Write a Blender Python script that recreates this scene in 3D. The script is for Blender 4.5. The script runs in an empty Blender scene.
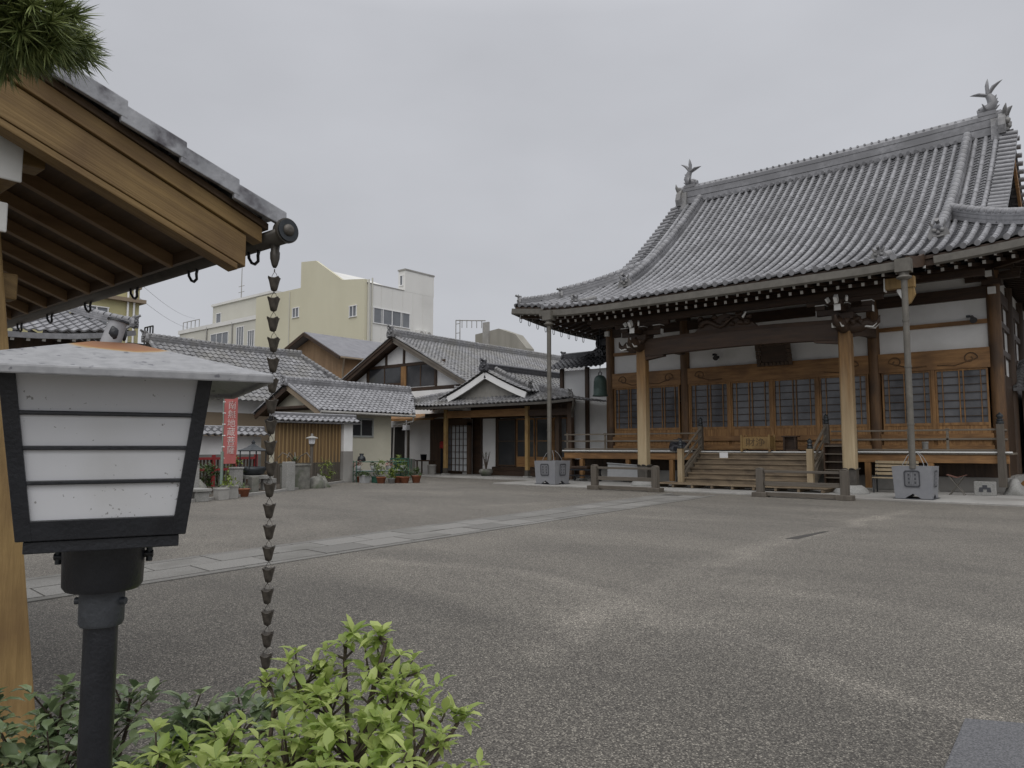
import bpy, math, random
import numpy as np
from mathutils import Vector, Matrix
random.seed(7)
R = math.radians
sc = bpy.context.scene
col = sc.collection

# ------------------------------------------------------------------ camera
cam_data = bpy.data.cameras.new("camera")
cam = bpy.data.objects.new("camera", cam_data)
col.objects.link(cam)
cam_data.sensor_width = 36.0
cam_data.lens = 36.0 * 737.0 / 1024.0
cam_data.clip_start = 0.05
cam_data.clip_end = 3000
_fw = Vector((-0.63602, 0.76703, 0.0845)).normalized()
cam.rotation_euler = _fw.to_track_quat('-Z', 'Y').to_euler()
cam.location = (0, 0, 1.5)
sc.camera = cam

# ------------------------------------------------------------------ world (overcast) and sun
SUN_EL, SUN_AZ = 52.0, 142.0
world = bpy.data.worlds.new("World")
sc.world = world
world.use_nodes = True
wt = world.node_tree
wt.nodes.clear()
wo = wt.nodes.new('ShaderNodeOutputWorld')
bg = wt.nodes.new('ShaderNodeBackground')
bg.inputs['Strength'].default_value = 0.1
sky = wt.nodes.new('ShaderNodeTexSky')
sky.sky_type = 'NISHITA'
sky.sun_disc = False
sky.sun_elevation = R(SUN_EL)
sky.sun_rotation = R(SUN_AZ)
tc = wt.nodes.new('ShaderNodeTexCoord')
sep = wt.nodes.new('ShaderNodeSeparateXYZ')
wt.links.new(tc.outputs['Generated'], sep.inputs[0])
rmp = wt.nodes.new('ShaderNodeValToRGB')          # overcast: brighter towards the zenith
e = rmp.color_ramp.elements
e[0].position = 0.0; e[0].color = (0.50, 0.51, 0.54, 1)
e[1].position = 1.0; e[1].color = (1.35, 1.36, 1.40, 1)
m = e.new(0.52); m.color = (0.51, 0.52, 0.555, 1)
wt.links.new(sep.outputs['Z'], rmp.inputs[0])
nz = wt.nodes.new('ShaderNodeTexNoise')
nz.inputs['Scale'].default_value = 1.5
nz.inputs['Detail'].default_value = 5
mp = wt.nodes.new('ShaderNodeMapping')
mp.inputs['Scale'].default_value = (1, 1, 2.4)
wt.links.new(tc.outputs['Generated'], mp.inputs[0])
wt.links.new(mp.outputs[0], nz.inputs['Vector'])
mr = wt.nodes.new('ShaderNodeMapRange')
mr.inputs['From Min'].default_value = 0.3; mr.inputs['From Max'].default_value = 0.7
mr.inputs['To Min'].default_value = 9.2; mr.inputs['To Max'].default_value = 11.3
wt.links.new(nz.outputs['Fac'], mr.inputs['Value'])
vm = wt.nodes.new('ShaderNodeVectorMath'); vm.operation = 'SCALE'
wt.links.new(rmp.outputs[0], vm.inputs[0]); wt.links.new(mr.outputs[0], vm.inputs['Scale'])
mx = wt.nodes.new('ShaderNodeMix'); mx.data_type = 'RGBA'
mx.inputs[0].default_value = 0.97
wt.links.new(sky.outputs[0], mx.inputs[6]); wt.links.new(vm.outputs[0], mx.inputs[7])
wt.links.new(mx.outputs[2], bg.inputs['Color'])
wt.links.new(bg.outputs[0], wo.inputs[0])
sd = bpy.data.lights.new("sun", 'SUN')
sun = bpy.data.objects.new("sun", sd)
col.objects.link(sun)
sd.energy = 1.4
sd.angle = R(70)
sd.color = (1.0, 0.97, 0.93)
sun.rotation_euler = (R(90 - SUN_EL), 0, R(180 - SUN_AZ))
sc.view_settings.view_transform = 'Standard'
sc.view_settings.look = 'None'
sc.view_settings.exposure = 0.0
sc.view_settings.gamma = 1.0
sc.view_settings.use_curve_mapping = False

# ------------------------------------------------------------------ materials
def rgb(c): return (c[0], c[1], c[2], 1.0)
def M(name, c1, c2=None, scale=3.0, rough=0.7, stretch=(1, 1, 1), bump=0.0, bscale=None, metal=0.0,
      c3=None, s3=0.6, t3=(0.5, 0.7), detail=6, spec=0.5, lo=0.3, hi=0.7, rnd=0.0, isl=0.0, rotx=0.0):
    """two-colour noise, an optional third colour in large patches, bump, per-object brightness change"""
    mt = bpy.data.materials.new(name)
    mt.use_nodes = True
    nt = mt.node_tree
    b = nt.nodes['Principled BSDF']
    b.inputs['Roughness'].default_value = rough
    b.inputs['Metallic'].default_value = metal
    b.inputs['Specular IOR Level'].default_value = spec
    t = nt.nodes.new('ShaderNodeTexCoord')
    mpn = nt.nodes.new('ShaderNodeMapping')
    mpn.inputs['Scale'].default_value = stretch
    if rotx:                                       # grain running along a sloping board
        vr = nt.nodes.new('ShaderNodeVectorRotate'); vr.rotation_type = 'X_AXIS'; vr.inputs['Angle'].default_value = rotx
        nt.links.new(t.outputs['Object'], vr.inputs['Vector']); nt.links.new(vr.outputs[0], mpn.inputs[0])
    else:
        nt.links.new(t.outputs['Object'], mpn.inputs[0])
    n1 = nt.nodes.new('ShaderNodeTexNoise')
    n1.inputs['Scale'].default_value = scale
    n1.inputs['Detail'].default_value = detail
    n1.inputs['Roughness'].default_value = 0.65
    nt.links.new(mpn.outputs[0], n1.inputs['Vector'])
    rp = nt.nodes.new('ShaderNodeValToRGB')
    rp.color_ramp.elements[0].position = lo
    rp.color_ramp.elements[1].position = hi
    rp.color_ramp.elements[0].color = rgb(c1)
    rp.color_ramp.elements[1].color = rgb(c2 or c1)
    nt.links.new(n1.outputs['Fac'], rp.inputs[0])
    out = rp.outputs[0]
    if c3:
        n3 = nt.nodes.new('ShaderNodeTexNoise')
        n3.inputs['Scale'].default_value = s3
        n3.inputs['Detail'].default_value = 5
        nt.links.new(t.outputs['Object'], n3.inputs['Vector'])
        r3 = nt.nodes.new('ShaderNodeValToRGB')
        r3.color_ramp.elements[0].position = t3[0]
        r3.color_ramp.elements[1].position = t3[1]
        nt.links.new(n3.outputs['Fac'], r3.inputs[0])
        mm = nt.nodes.new('ShaderNodeMix'); mm.data_type = 'RGBA'
        nt.links.new(r3.outputs[0], mm.inputs[0])
        nt.links.new(out, mm.inputs[6])
        mm.inputs[7].default_value = rgb(c3)
        out = mm.outputs[2]
    if rnd:
        oi = nt.nodes.new('ShaderNodeObjectInfo')
        ma = nt.nodes.new('ShaderNodeMapRange')
        ma.inputs['To Min'].default_value = 1 - rnd
        ma.inputs['To Max'].default_value = 1 + rnd
        nt.links.new(oi.outputs['Random'], ma.inputs['Value'])
        hs = nt.nodes.new('ShaderNodeHueSaturation')
        nt.links.new(ma.outputs[0], hs.inputs['Value'])
        nt.links.new(out, hs.inputs['Color'])
        out = hs.outputs[0]
    if isl:                                        # every loose piece (tile, board) a slightly different tone
        gi = nt.nodes.new('ShaderNodeNewGeometry')
        ma = nt.nodes.new('ShaderNodeMapRange')
        ma.inputs['To Min'].default_value = 1 - isl
        ma.inputs['To Max'].default_value = 1 + isl
        nt.links.new(gi.outputs['Random Per Island'], ma.inputs['Value'])
        hs = nt.nodes.new('ShaderNodeHueSaturation')
        nt.links.new(ma.outputs[0], hs.inputs['Value'])
        nt.links.new(out, hs.inputs['Color'])
        out = hs.outputs[0]
    nt.links.new(out, b.inputs['Base Color'])
    if bump:
        nb = nt.nodes.new('ShaderNodeTexNoise')
        nb.inputs['Scale'].default_value = bscale or scale * 3
        nb.inputs['Detail'].default_value = 5
        nt.links.new(mpn.outputs[0], nb.inputs['Vector'])
        bp = nt.nodes.new('ShaderNodeBump')
        bp.inputs['Strength'].default_value = bump
        bp.inputs['Distance'].default_value = 0.02
        nt.links.new(nb.outputs['Fac'], bp.inputs['Height'])
        nt.links.new(bp.outputs[0], b.inputs['Normal'])
    return mt

VX, VY, VZ = (0.12, 1, 1), (1, 0.12, 1), (1, 1, 0.12)
def wood(name, a, b, st, rough=0.6, scale=9, **k):
    return M(name, a, b, scale, rough, st, bump=0.25, **k)
T = {}
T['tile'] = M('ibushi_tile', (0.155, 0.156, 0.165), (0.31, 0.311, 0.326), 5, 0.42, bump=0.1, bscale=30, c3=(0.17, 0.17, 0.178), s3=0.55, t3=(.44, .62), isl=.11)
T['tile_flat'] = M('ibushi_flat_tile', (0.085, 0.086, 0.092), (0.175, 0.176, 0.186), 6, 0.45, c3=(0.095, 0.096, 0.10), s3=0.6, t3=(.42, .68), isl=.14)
T['tile_old'] = M('weathered_tile', (0.095, 0.095, 0.102), (0.265, 0.265, 0.272), 6, 0.5, bump=0.15, bscale=30, c3=(0.17, 0.165, 0.155), s3=0.9, t3=(.4, .7), isl=.22)
T['tile_dark'] = M('dark_tile', (0.045, 0.045, 0.05), (0.09, 0.09, 0.10), 6, 0.5)
T['plaster'] = M('white_plaster', (0.70, 0.70, 0.695), (0.78, 0.78, 0.775), 1.2, 0.9, bump=0.05, bscale=40, c3=(0.64, 0.64, 0.62), s3=0.8)
T['plaster_cream'] = M('cream_plaster', (0.50, 0.48, 0.39), (0.57, 0.55, 0.45), 1.2, 0.9, c3=(0.44, 0.42, 0.34), s3=0.9)
T['wood_x'] = wood('cypress_wood_horizontal', (0.15, 0.073, 0.025), (0.36, 0.195, 0.075), VX, c3=(0.12, 0.062, 0.027), s3=0.7)
T['wood_z'] = wood('cypress_wood_upright', (0.17, 0.083, 0.027), (0.38, 0.21, 0.08), VZ, c3=(0.12, 0.062, 0.026), s3=0.7)
T['pale_z'] = wood('pale_weathered_cypress', (0.29, 0.225, 0.135), (0.43, 0.35, 0.235), VZ, c3=(0.25, 0.175, 0.09), s3=0.5)
T['pillar_z'] = wood('aged_pillar_timber', (0.065, 0.033, 0.014), (0.17, 0.09, 0.036), VZ, c3=(0.055, 0.031, 0.016), s3=0.8)
T['board'] = wood('door_board', (0.15, 0.07, 0.023), (0.42, 0.235, 0.09), (6, 6, 0.25), scale=3)
T['dark_x'] = wood('dark_timber_horizontal', (0.022, 0.012, 0.007), (0.058, 0.031, 0.016), VX)
T['dark_y'] = wood('dark_timber_depth', (0.035, 0.019, 0.011), (0.075, 0.042, 0.022), VY)
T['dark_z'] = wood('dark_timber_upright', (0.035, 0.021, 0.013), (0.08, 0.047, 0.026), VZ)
T['grey_x'] = wood('grey_timber_horizontal', (0.115, 0.095, 0.072), (0.20, 0.172, 0.135), VX, c3=(0.10, 0.082, 0.062))
T['grey_y'] = wood('grey_timber_depth', (0.115, 0.095, 0.072), (0.20, 0.172, 0.135), VY)
T['grey_z'] = wood('grey_timber_upright', (0.07, 0.059, 0.047), (0.125, 0.108, 0.088), VZ)
T['grey_dark_x'] = wood('darker_grey_timber', (0.075, 0.063, 0.05), (0.14, 0.12, 0.097), VX)
T['step'] = wood('stair_tread', (0.12, 0.088, 0.056), (0.28, 0.215, 0.14), VX, c3=(0.085, 0.064, 0.044), s3=1.4)
T['white_end'] = M('white_painted_end', (0.66, 0.66, 0.64), (0.74, 0.74, 0.72), 6, 0.7)
T['copper'] = M('dark_copper', (0.055, 0.05, 0.043), (0.10, 0.09, 0.078), 6, 0.45, metal=0.25)
T['gutter'] = M('aged_copper_gutter', (0.10, 0.093, 0.08), (0.155, 0.144, 0.124), 4, 0.55, metal=0.1)
T['bronze'] = M('cast_bronze', (0.02, 0.025, 0.028), (0.05, 0.055, 0.06), 8, 0.4, metal=0.4)
T['verdigris'] = M('green_bronze', (0.032, 0.056, 0.049), (0.062, 0.10, 0.086), 6, 0.55, metal=0.2)
T['iron'] = M('black_iron', (0.008, 0.009, 0.012), (0.019, 0.021, 0.026), 14, 0.33, bump=0.1, bscale=160)
T['chrome'] = M('steel', (0.5, 0.5, 0.5), None, 3, 0.3, metal=0.9)
T['conc'] = M('pale_concrete', (0.26, 0.255, 0.24), (0.36, 0.35, 0.33), 4, 0.9, bump=0.15, bscale=40, c3=(0.21, 0.20, 0.185), s3=0.5)
T['stone'] = M('grey_granite', (0.20, 0.20, 0.19), (0.34, 0.335, 0.32), 30, 0.8, c3=(0.16, 0.16, 0.145), s3=1.2, bump=0.2)
T['rock'] = M('rough_stone', (0.10, 0.10, 0.09), (0.22, 0.215, 0.19), 5, 0.9, bump=0.6, bscale=9, c3=(0.07, 0.085, 0.05), s3=2)
T['cast'] = M('grey_painted_casting', (0.195, 0.199, 0.212), (0.245, 0.249, 0.262), 5, 0.5, c3=(0.21, 0.215, 0.235), s3=2)
T['cast_dark'] = M('dark_relief', (0.05, 0.052, 0.06), None, 5, 0.6)
T['black'] = M('shadow_black', (0.008, 0.008, 0.009), (0.014, 0.014, 0.015), 5, 0.8)
T['void'] = M('dark_interior', (0.02, 0.018, 0.016), (0.03, 0.027, 0.024), 3, 0.9)
T['glass'] = M('dark_window_glass', (0.03, 0.032, 0.035), (0.05, 0.052, 0.056), 0.7, 0.12, c3=(0.09, 0.09, 0.095), s3=0.5)
T['shoji'] = M('papered_glass', (0.09, 0.092, 0.10), (0.15, 0.152, 0.162), 1.4, 0.14, c3=(0.05, 0.052, 0.058), s3=0.9)
T['frost'] = M('frosted_glass', (0.42, 0.44, 0.46), (0.5, 0.52, 0.54), 1, 0.3)
T['bglass'] = M('building_glass', (0.10, 0.11, 0.125), (0.2, 0.21, 0.225), 0.4, 0.15)
T['redfab'] = M('red_banner_cloth', (0.38, 0.105, 0.10), (0.46, 0.145, 0.135), 3, 0.8)
T['redwood'] = M('vermilion_paint', (0.19, 0.018, 0.02), (0.25, 0.028, 0.028), 4, 0.6)
T['white'] = M('white_paint', (0.72, 0.72, 0.72), (0.78, 0.78, 0.78), 5, 0.6)
T['terra'] = M('terracotta', (0.25, 0.09, 0.045), (0.36, 0.14, 0.075), 6, 0.85)
T['greenpl'] = M('green_painted_metal', (0.02, 0.075, 0.052), (0.032, 0.105, 0.07), 4, 0.5)
T['polegreen'] = M('grey_green_pole', (0.16, 0.21, 0.18), (0.2, 0.26, 0.22), 4, 0.5)
T['plastic'] = M('grey_plastic', (0.30, 0.305, 0.31), (0.35, 0.355, 0.36), 4, 0.6)
T['fence_z'] = wood('fence_boards', (0.10, 0.06, 0.028), (0.24, 0.155, 0.075), (14, 14, 0.3), scale=1.4, c3=(0.10, 0.075, 0.05), s3=0.8)
T['fence_low'] = wood('weathered_fence_foot', (0.06, 0.052, 0.042), (0.11, 0.095, 0.078), (10, 10, 0.3), scale=1.4)
T['cream_b'] = M('cream_render', (0.53, 0.505, 0.38), (0.58, 0.555, 0.425), 0.25, 0.9, c3=(0.49, 0.465, 0.35), s3=0.12, stretch=(1, 1, .25))
T['white_b'] = M('white_render', (0.62, 0.615, 0.59), (0.68, 0.675, 0.65), 0.25, 0.9, c3=(0.51, 0.505, 0.48), s3=0.12, stretch=(1, 1, .25))
T['pale_b'] = M('pale_beige_render', (0.50, 0.49, 0.43), (0.56, 0.55, 0.49), 0.3, 0.9, c3=(0.45, 0.44, 0.385), s3=0.15)
T['yellow_b'] = M('yellow_render', (0.43, 0.395, 0.215), (0.48, 0.445, 0.25), 0.4, 0.9)
T['brown_b'] = M('brown_siding', (0.20, 0.13, 0.075), (0.30, 0.20, 0.12), 1.6, 0.85, (3, 3, 0.3), c3=(0.34, 0.19, 0.085), s3=0.35)
T['tan_b'] = M('tan_wall', (0.235, 0.185, 0.13), (0.27, 0.215, 0.155), 1.0, 0.9)
T['roofmetal'] = M('grey_slate_roof', (0.15, 0.15, 0.165), (0.22, 0.22, 0.235), 2, 0.55)
T['concdark'] = M('stained_concrete', (0.22, 0.21, 0.18), (0.31, 0.295, 0.26), 0.8, 0.9, stretch=(1, 1, .2))
T['barge'] = wood('oiled_wood_gable_board', (0.15, 0.09, 0.031), (0.285, 0.185, 0.07), (1, 0.045, 1.3), scale=26, c3=(0.14, 0.082, 0.032), s3=2.2, rotx=math.atan(.375))
T['post'] = wood('oiled_wood_post', (0.20, 0.125, 0.043), (0.35, 0.23, 0.09), (1, 1, 0.055), scale=30, c3=(0.17, 0.10, 0.038), s3=2)
T['rafter'] = wood('brown_rafter', (0.17, 0.10, 0.048), (0.26, 0.165, 0.08), VY, scale=10)
T['soffit'] = wood('dark_soffit_board', (0.05, 0.031, 0.017), (0.10, 0.062, 0.033), VX, scale=10)
T['acrylic'] = M('milky_lamp_panel', (0.62, 0.63, 0.655), (0.67, 0.68, 0.70), 3.0, 0.28, c3=(0.57, 0.575, 0.58), s3=6)
T['bark'] = M('bark', (0.05, 0.036, 0.026), (0.11, 0.085, 0.065), 30, 0.9, bump=0.6, bscale=60)
T['soil'] = M('soil', (0.05, 0.04, 0.03), (0.08, 0.065, 0.05), 12, 0.95, bump=0.6)

def leafmat(name, a, b, trans=0.25, rough=0.42):
    mt = bpy.data.materials.new(name)
    mt.use_nodes = True
    nt = mt.node_tree
    p = nt.nodes['Principled BSDF']
    p.inputs['Roughness'].default_value = rough
    g = nt.nodes.new('ShaderNodeNewGeometry')
    rp = nt.nodes.new('ShaderNodeValToRGB')
    rp.color_ramp.elements[0].color = rgb(a); rp.color_ramp.elements[1].color = rgb(b)
    nt.links.new(g.outputs['Random Per Island'], rp.inputs[0])
    nt.links.new(rp.outputs[0], p.inputs['Base Color'])
    tr = nt.nodes.new('ShaderNodeBsdfTranslucent')
    nt.links.new(rp.outputs[0], tr.inputs[0])
    ms = nt.nodes.new('ShaderNodeMixShader')
    ms.inputs[0].default_value = trans
    nt.links.new(p.outputs[0], ms.inputs[1]); nt.links.new(tr.outputs[0], ms.inputs[2])
    nt.links.new(ms.outputs[0], nt.nodes['Material Output'].inputs[0])
    return mt
T['leaf_lime'] = leafmat('lime_leaf', (0.21, 0.305, 0.055), (0.52, 0.60, 0.21), 0.42)
T['leaf_dark'] = leafmat('camellia_leaf', (0.07, 0.11, 0.05), (0.22, 0.275, 0.14), 0.2, 0.24)
T['leaf_mid'] = leafmat('garden_leaf', (0.03, 0.06, 0.018), (0.09, 0.13, 0.04), 0.2)
T['leaf_yel'] = leafmat('yellow_green_leaf', (0.10, 0.15, 0.02), (0.20, 0.25, 0.04), 0.2)
T['needle'] = leafmat('pine_needle', (0.065, 0.10, 0.026), (0.29, 0.34, 0.12), 0.15, 0.45)

TRACKS = [((-4.04, 19.2), (-4.25, 12.6), .3, .6), ((-4.25, 12.6), (-4.17, 8.4), .4, .5), ((-4.17, 8.4), (-3.7, 5.7), .4, .45), ((-3.7, 5.7), (-3.4, 4.3), .35, .35),
          ((-7.5, 6.7), (-5.67, 7.0), .3, .45), ((-5.67, 7.0), (-3.5, 6.26), .35, .5), ((-3.5, 6.26), (-2.16, 5.66), .3, .5), ((-2.16, 5.66), (-.97, 5.06), .3, .5), ((-.97, 5.06), (1.0, 4.2), .3, .5),
          ((-3.47, 7.73), (-2.08, 7.86), .4, .35), ((-2.08, 7.86), (0.6, 6.6), .4, .4), ((-8.2, 14.0), (-5.2, 15.0), .4, .35), ((-12.5, 14.0), (-11.0, 19.0), .6, .4)]
def ground_mat():
    mt = bpy.data.materials.new('washed_gravel_paving')
    mt.use_nodes = True
    nt = mt.node_tree
    N, L = nt.nodes, nt.links
    b = N['Principled BSDF']
    b.inputs['Roughness'].default_value = 0.8
    t = N.new('ShaderNodeTexCoord')
    v = N.new('ShaderNodeTexVoronoi'); v.inputs['Scale'].default_value = 120
    L.new(t.outputs['Object'], v.inputs['Vector'])
    sp = N.new('ShaderNodeSeparateColor'); L.new(v.outputs['Color'], sp.inputs[0])
    r1 = N.new('ShaderNodeValToRGB')
    e = r1.color_ramp.elements
    e[0].position = 0.0; e[0].color = (0.052, 0.046, 0.040, 1)
    e[1].position = 1.0; e[1].color = (0.49, 0.455, 0.39, 1)
    k = e.new(0.45); k.color = (0.138, 0.127, 0.110, 1)
    k = e.new(0.84); k.color = (0.235, 0.218, 0.188, 1)
    L.new(sp.outputs[0], r1.inputs[0])
    # dark cement between the pebbles
    r2 = N.new('ShaderNodeValToRGB')
    r2.color_ramp.elements[0].position = 0.25; r2.color_ramp.elements[0].color = (1, 1, 1, 1)
    r2.color_ramp.elements[1].position = 0.75; r2.color_ramp.elements[1].color = (0.42, 0.42, 0.42, 1)
    L.new(v.outputs['Distance'], r2.inputs[0])
    m1 = N.new('ShaderNodeMix'); m1.data_type = 'RGBA'; m1.blend_type = 'MULTIPLY'; m1.inputs[0].default_value = 0.8
    L.new(r1.outputs[0], m1.inputs[6]); L.new(r2.outputs[0], m1.inputs[7])
    # worn streaks and damp patches
    mp = N.new('ShaderNodeMapping'); mp.inputs['Scale'].default_value = (0.26, 0.5, 1); mp.inputs['Rotation'].default_value = (0, 0, R(35))
    L.new(t.outputs['Object'], mp.inputs[0])
    n = N.new('ShaderNodeTexNoise'); n.inputs['Scale'].default_value = 1.0; n.inputs['Detail'].default_value = 7; n.inputs['Roughness'].default_value = 0.62; n.inputs['Distortion'].default_value = 0.6
    L.new(mp.outputs[0], n.inputs['Vector'])
    r3 = N.new('ShaderNodeValToRGB')
    r3.color_ramp.elements[0].position = 0.36; r3.color_ramp.elements[0].color = (0.83, 0.825, 0.82, 1)
    r3.color_ramp.elements[1].position = 0.68; r3.color_ramp.elements[1].color = (1.22, 1.21, 1.19, 1)
    L.new(n.outputs['Fac'], r3.inputs[0])
    m2 = N.new('ShaderNodeMix'); m2.data_type = 'RGBA'; m2.blend_type = 'MULTIPLY'; m2.inputs[0].default_value = 1.0
    L.new(m1.outputs[2], m2.inputs[6]); L.new(r3.outputs[0], m2.inputs[7])
    # pale worn tracks: soft bands along a few polylines on the ground
    nd = N.new('ShaderNodeTexNoise'); nd.inputs['Scale'].default_value = 0.55; nd.inputs['Detail'].default_value = 8; nd.inputs['Roughness'].default_value = 0.68
    L.new(t.outputs['Object'], nd.inputs['Vector'])
    ns = N.new('ShaderNodeVectorMath'); ns.operation = 'MULTIPLY_ADD'
    ns.inputs[1].default_value = (1.5, 1.5, 0); ns.inputs[2].default_value = (-0.75, -0.75, 0)
    L.new(nd.outputs['Color'], ns.inputs[0])
    pp = N.new('ShaderNodeVectorMath'); pp.operation = 'ADD'
    L.new(t.outputs['Object'], pp.inputs[0]); L.new(ns.outputs[0], pp.inputs[1])
    flat_ = N.new('ShaderNodeVectorMath'); flat_.operation = 'MULTIPLY'; flat_.inputs[1].default_value = (1, 1, 0)
    L.new(pp.outputs[0], flat_.inputs[0])
    total = None
    for (a, bb, wd, amt) in TRACKS:
        ab = Vector((bb[0] - a[0], bb[1] - a[1], 0))
        pa = N.new('ShaderNodeVectorMath'); pa.operation = 'SUBTRACT'; pa.inputs[1].default_value = (a[0], a[1], 0)
        L.new(flat_.outputs[0], pa.inputs[0])
        dt = N.new('ShaderNodeVectorMath'); dt.operation = 'DOT_PRODUCT'; dt.inputs[1].default_value = tuple(ab / ab.length_squared)
        L.new(pa.outputs[0], dt.inputs[0])
        cl = N.new('ShaderNodeClamp'); L.new(dt.outputs['Value'], cl.inputs['Value'])
        sc_ = N.new('ShaderNodeVectorMath'); sc_.operation = 'SCALE'; sc_.inputs[0].default_value = tuple(ab)
        L.new(cl.outputs[0], sc_.inputs['Scale'])
        ds = N.new('ShaderNodeVectorMath'); ds.operation = 'DISTANCE'
        L.new(pa.outputs[0], ds.inputs[0]); L.new(sc_.outputs[0], ds.inputs[1])
        mrr = N.new('ShaderNodeMapRange'); mrr.interpolation_type = 'SMOOTHSTEP'
        mrr.inputs['From Min'].default_value = 0.0; mrr.inputs['From Max'].default_value = wd
        mrr.inputs['To Min'].default_value = amt; mrr.inputs['To Max'].default_value = 0.0
        L.new(ds.outputs['Value'], mrr.inputs['Value'])
        if total is None: total = mrr.outputs[0]
        else:
            mxm = N.new('ShaderNodeMath'); mxm.operation = 'MAXIMUM'
            L.new(total, mxm.inputs[0]); L.new(mrr.outputs[0], mxm.inputs[1]); total = mxm.outputs[0]
    brk = N.new('ShaderNodeMath'); brk.operation = 'MULTIPLY'
    L.new(total, brk.inputs[0]); L.new(n.outputs['Fac'], brk.inputs[1])
    gain = N.new('ShaderNodeMapRange'); gain.inputs['To Min'].default_value = 1.0; gain.inputs['To Max'].default_value = 2.05
    L.new(brk.outputs[0], gain.inputs['Value'])
    m4 = N.new('ShaderNodeVectorMath'); m4.operation = 'SCALE'
    L.new(m2.outputs[2], m4.inputs[0]); L.new(gain.outputs[0], m4.inputs['Scale'])
    da, db = Vector((-7.6, 3.1, 0)), Vector((-1.6, 3.7, 0)); ab = db - da  # soft-edged darker band across the near ground
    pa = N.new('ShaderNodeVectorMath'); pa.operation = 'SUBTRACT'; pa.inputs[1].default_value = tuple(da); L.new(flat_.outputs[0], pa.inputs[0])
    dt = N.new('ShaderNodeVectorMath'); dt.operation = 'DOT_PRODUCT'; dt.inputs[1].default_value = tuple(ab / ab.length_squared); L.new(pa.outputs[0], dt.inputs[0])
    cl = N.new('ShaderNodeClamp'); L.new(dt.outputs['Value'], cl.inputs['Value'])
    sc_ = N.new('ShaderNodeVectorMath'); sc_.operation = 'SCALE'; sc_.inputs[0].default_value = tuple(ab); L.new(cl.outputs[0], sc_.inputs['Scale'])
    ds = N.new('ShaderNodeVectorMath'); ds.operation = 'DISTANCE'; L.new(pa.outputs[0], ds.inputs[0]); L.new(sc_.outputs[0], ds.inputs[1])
    near_dark = N.new('ShaderNodeMapRange'); near_dark.interpolation_type = 'SMOOTHSTEP'
    near_dark.inputs['From Min'].default_value = 0.6; near_dark.inputs['From Max'].default_value = 3.0; near_dark.inputs['To Min'].default_value = 0.76; near_dark.inputs['To Max'].default_value = 1.0
    L.new(ds.outputs['Value'], near_dark.inputs['Value'])
    m5 = N.new('ShaderNodeVectorMath'); m5.operation = 'SCALE'; L.new(m4.outputs[0], m5.inputs[0]); L.new(near_dark.outputs[0], m5.inputs['Scale'])
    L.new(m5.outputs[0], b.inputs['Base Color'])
    bp = N.new('ShaderNodeBump'); bp.inputs['Strength'].default_value = 0.5; bp.inputs['Distance'].default_value = 0.006; bp.invert = True
    L.new(v.outputs['Distance'], bp.inputs['Height']); L.new(bp.outputs[0], b.inputs['Normal'])
    return mt
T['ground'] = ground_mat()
T['slab'] = M('granite_slab', (0.10, 0.096, 0.088), (0.25, 0.243, 0.226), 60, 0.8, bump=0.3, bscale=80, c3=(0.12, 0.116, 0.104), s3=1.3, t3=(.45, .7), rnd=0.10)

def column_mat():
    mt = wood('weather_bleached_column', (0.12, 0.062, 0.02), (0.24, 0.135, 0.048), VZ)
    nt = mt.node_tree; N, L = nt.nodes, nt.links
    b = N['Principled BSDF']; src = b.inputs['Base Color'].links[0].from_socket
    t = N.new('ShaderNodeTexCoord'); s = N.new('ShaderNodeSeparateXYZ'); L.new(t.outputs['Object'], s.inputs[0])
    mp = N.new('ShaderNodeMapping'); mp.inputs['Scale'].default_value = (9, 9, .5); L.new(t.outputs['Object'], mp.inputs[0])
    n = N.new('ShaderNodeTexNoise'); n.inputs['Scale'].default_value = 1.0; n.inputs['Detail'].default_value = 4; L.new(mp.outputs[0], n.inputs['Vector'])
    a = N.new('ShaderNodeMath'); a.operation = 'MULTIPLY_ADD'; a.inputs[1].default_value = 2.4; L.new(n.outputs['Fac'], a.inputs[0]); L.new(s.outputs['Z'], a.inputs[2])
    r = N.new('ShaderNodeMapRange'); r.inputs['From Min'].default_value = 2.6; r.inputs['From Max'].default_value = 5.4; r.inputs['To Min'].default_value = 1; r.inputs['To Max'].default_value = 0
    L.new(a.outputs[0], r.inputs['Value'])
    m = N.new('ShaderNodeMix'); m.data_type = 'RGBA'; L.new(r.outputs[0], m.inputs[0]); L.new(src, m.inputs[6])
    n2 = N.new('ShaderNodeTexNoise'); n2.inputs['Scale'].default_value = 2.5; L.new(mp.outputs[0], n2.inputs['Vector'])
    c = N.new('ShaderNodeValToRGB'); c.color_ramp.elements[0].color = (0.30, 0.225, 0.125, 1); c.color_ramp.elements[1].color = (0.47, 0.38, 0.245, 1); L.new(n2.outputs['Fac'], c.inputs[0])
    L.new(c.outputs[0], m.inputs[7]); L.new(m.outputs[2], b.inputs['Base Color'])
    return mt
T['column'] = column_mat()

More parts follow.
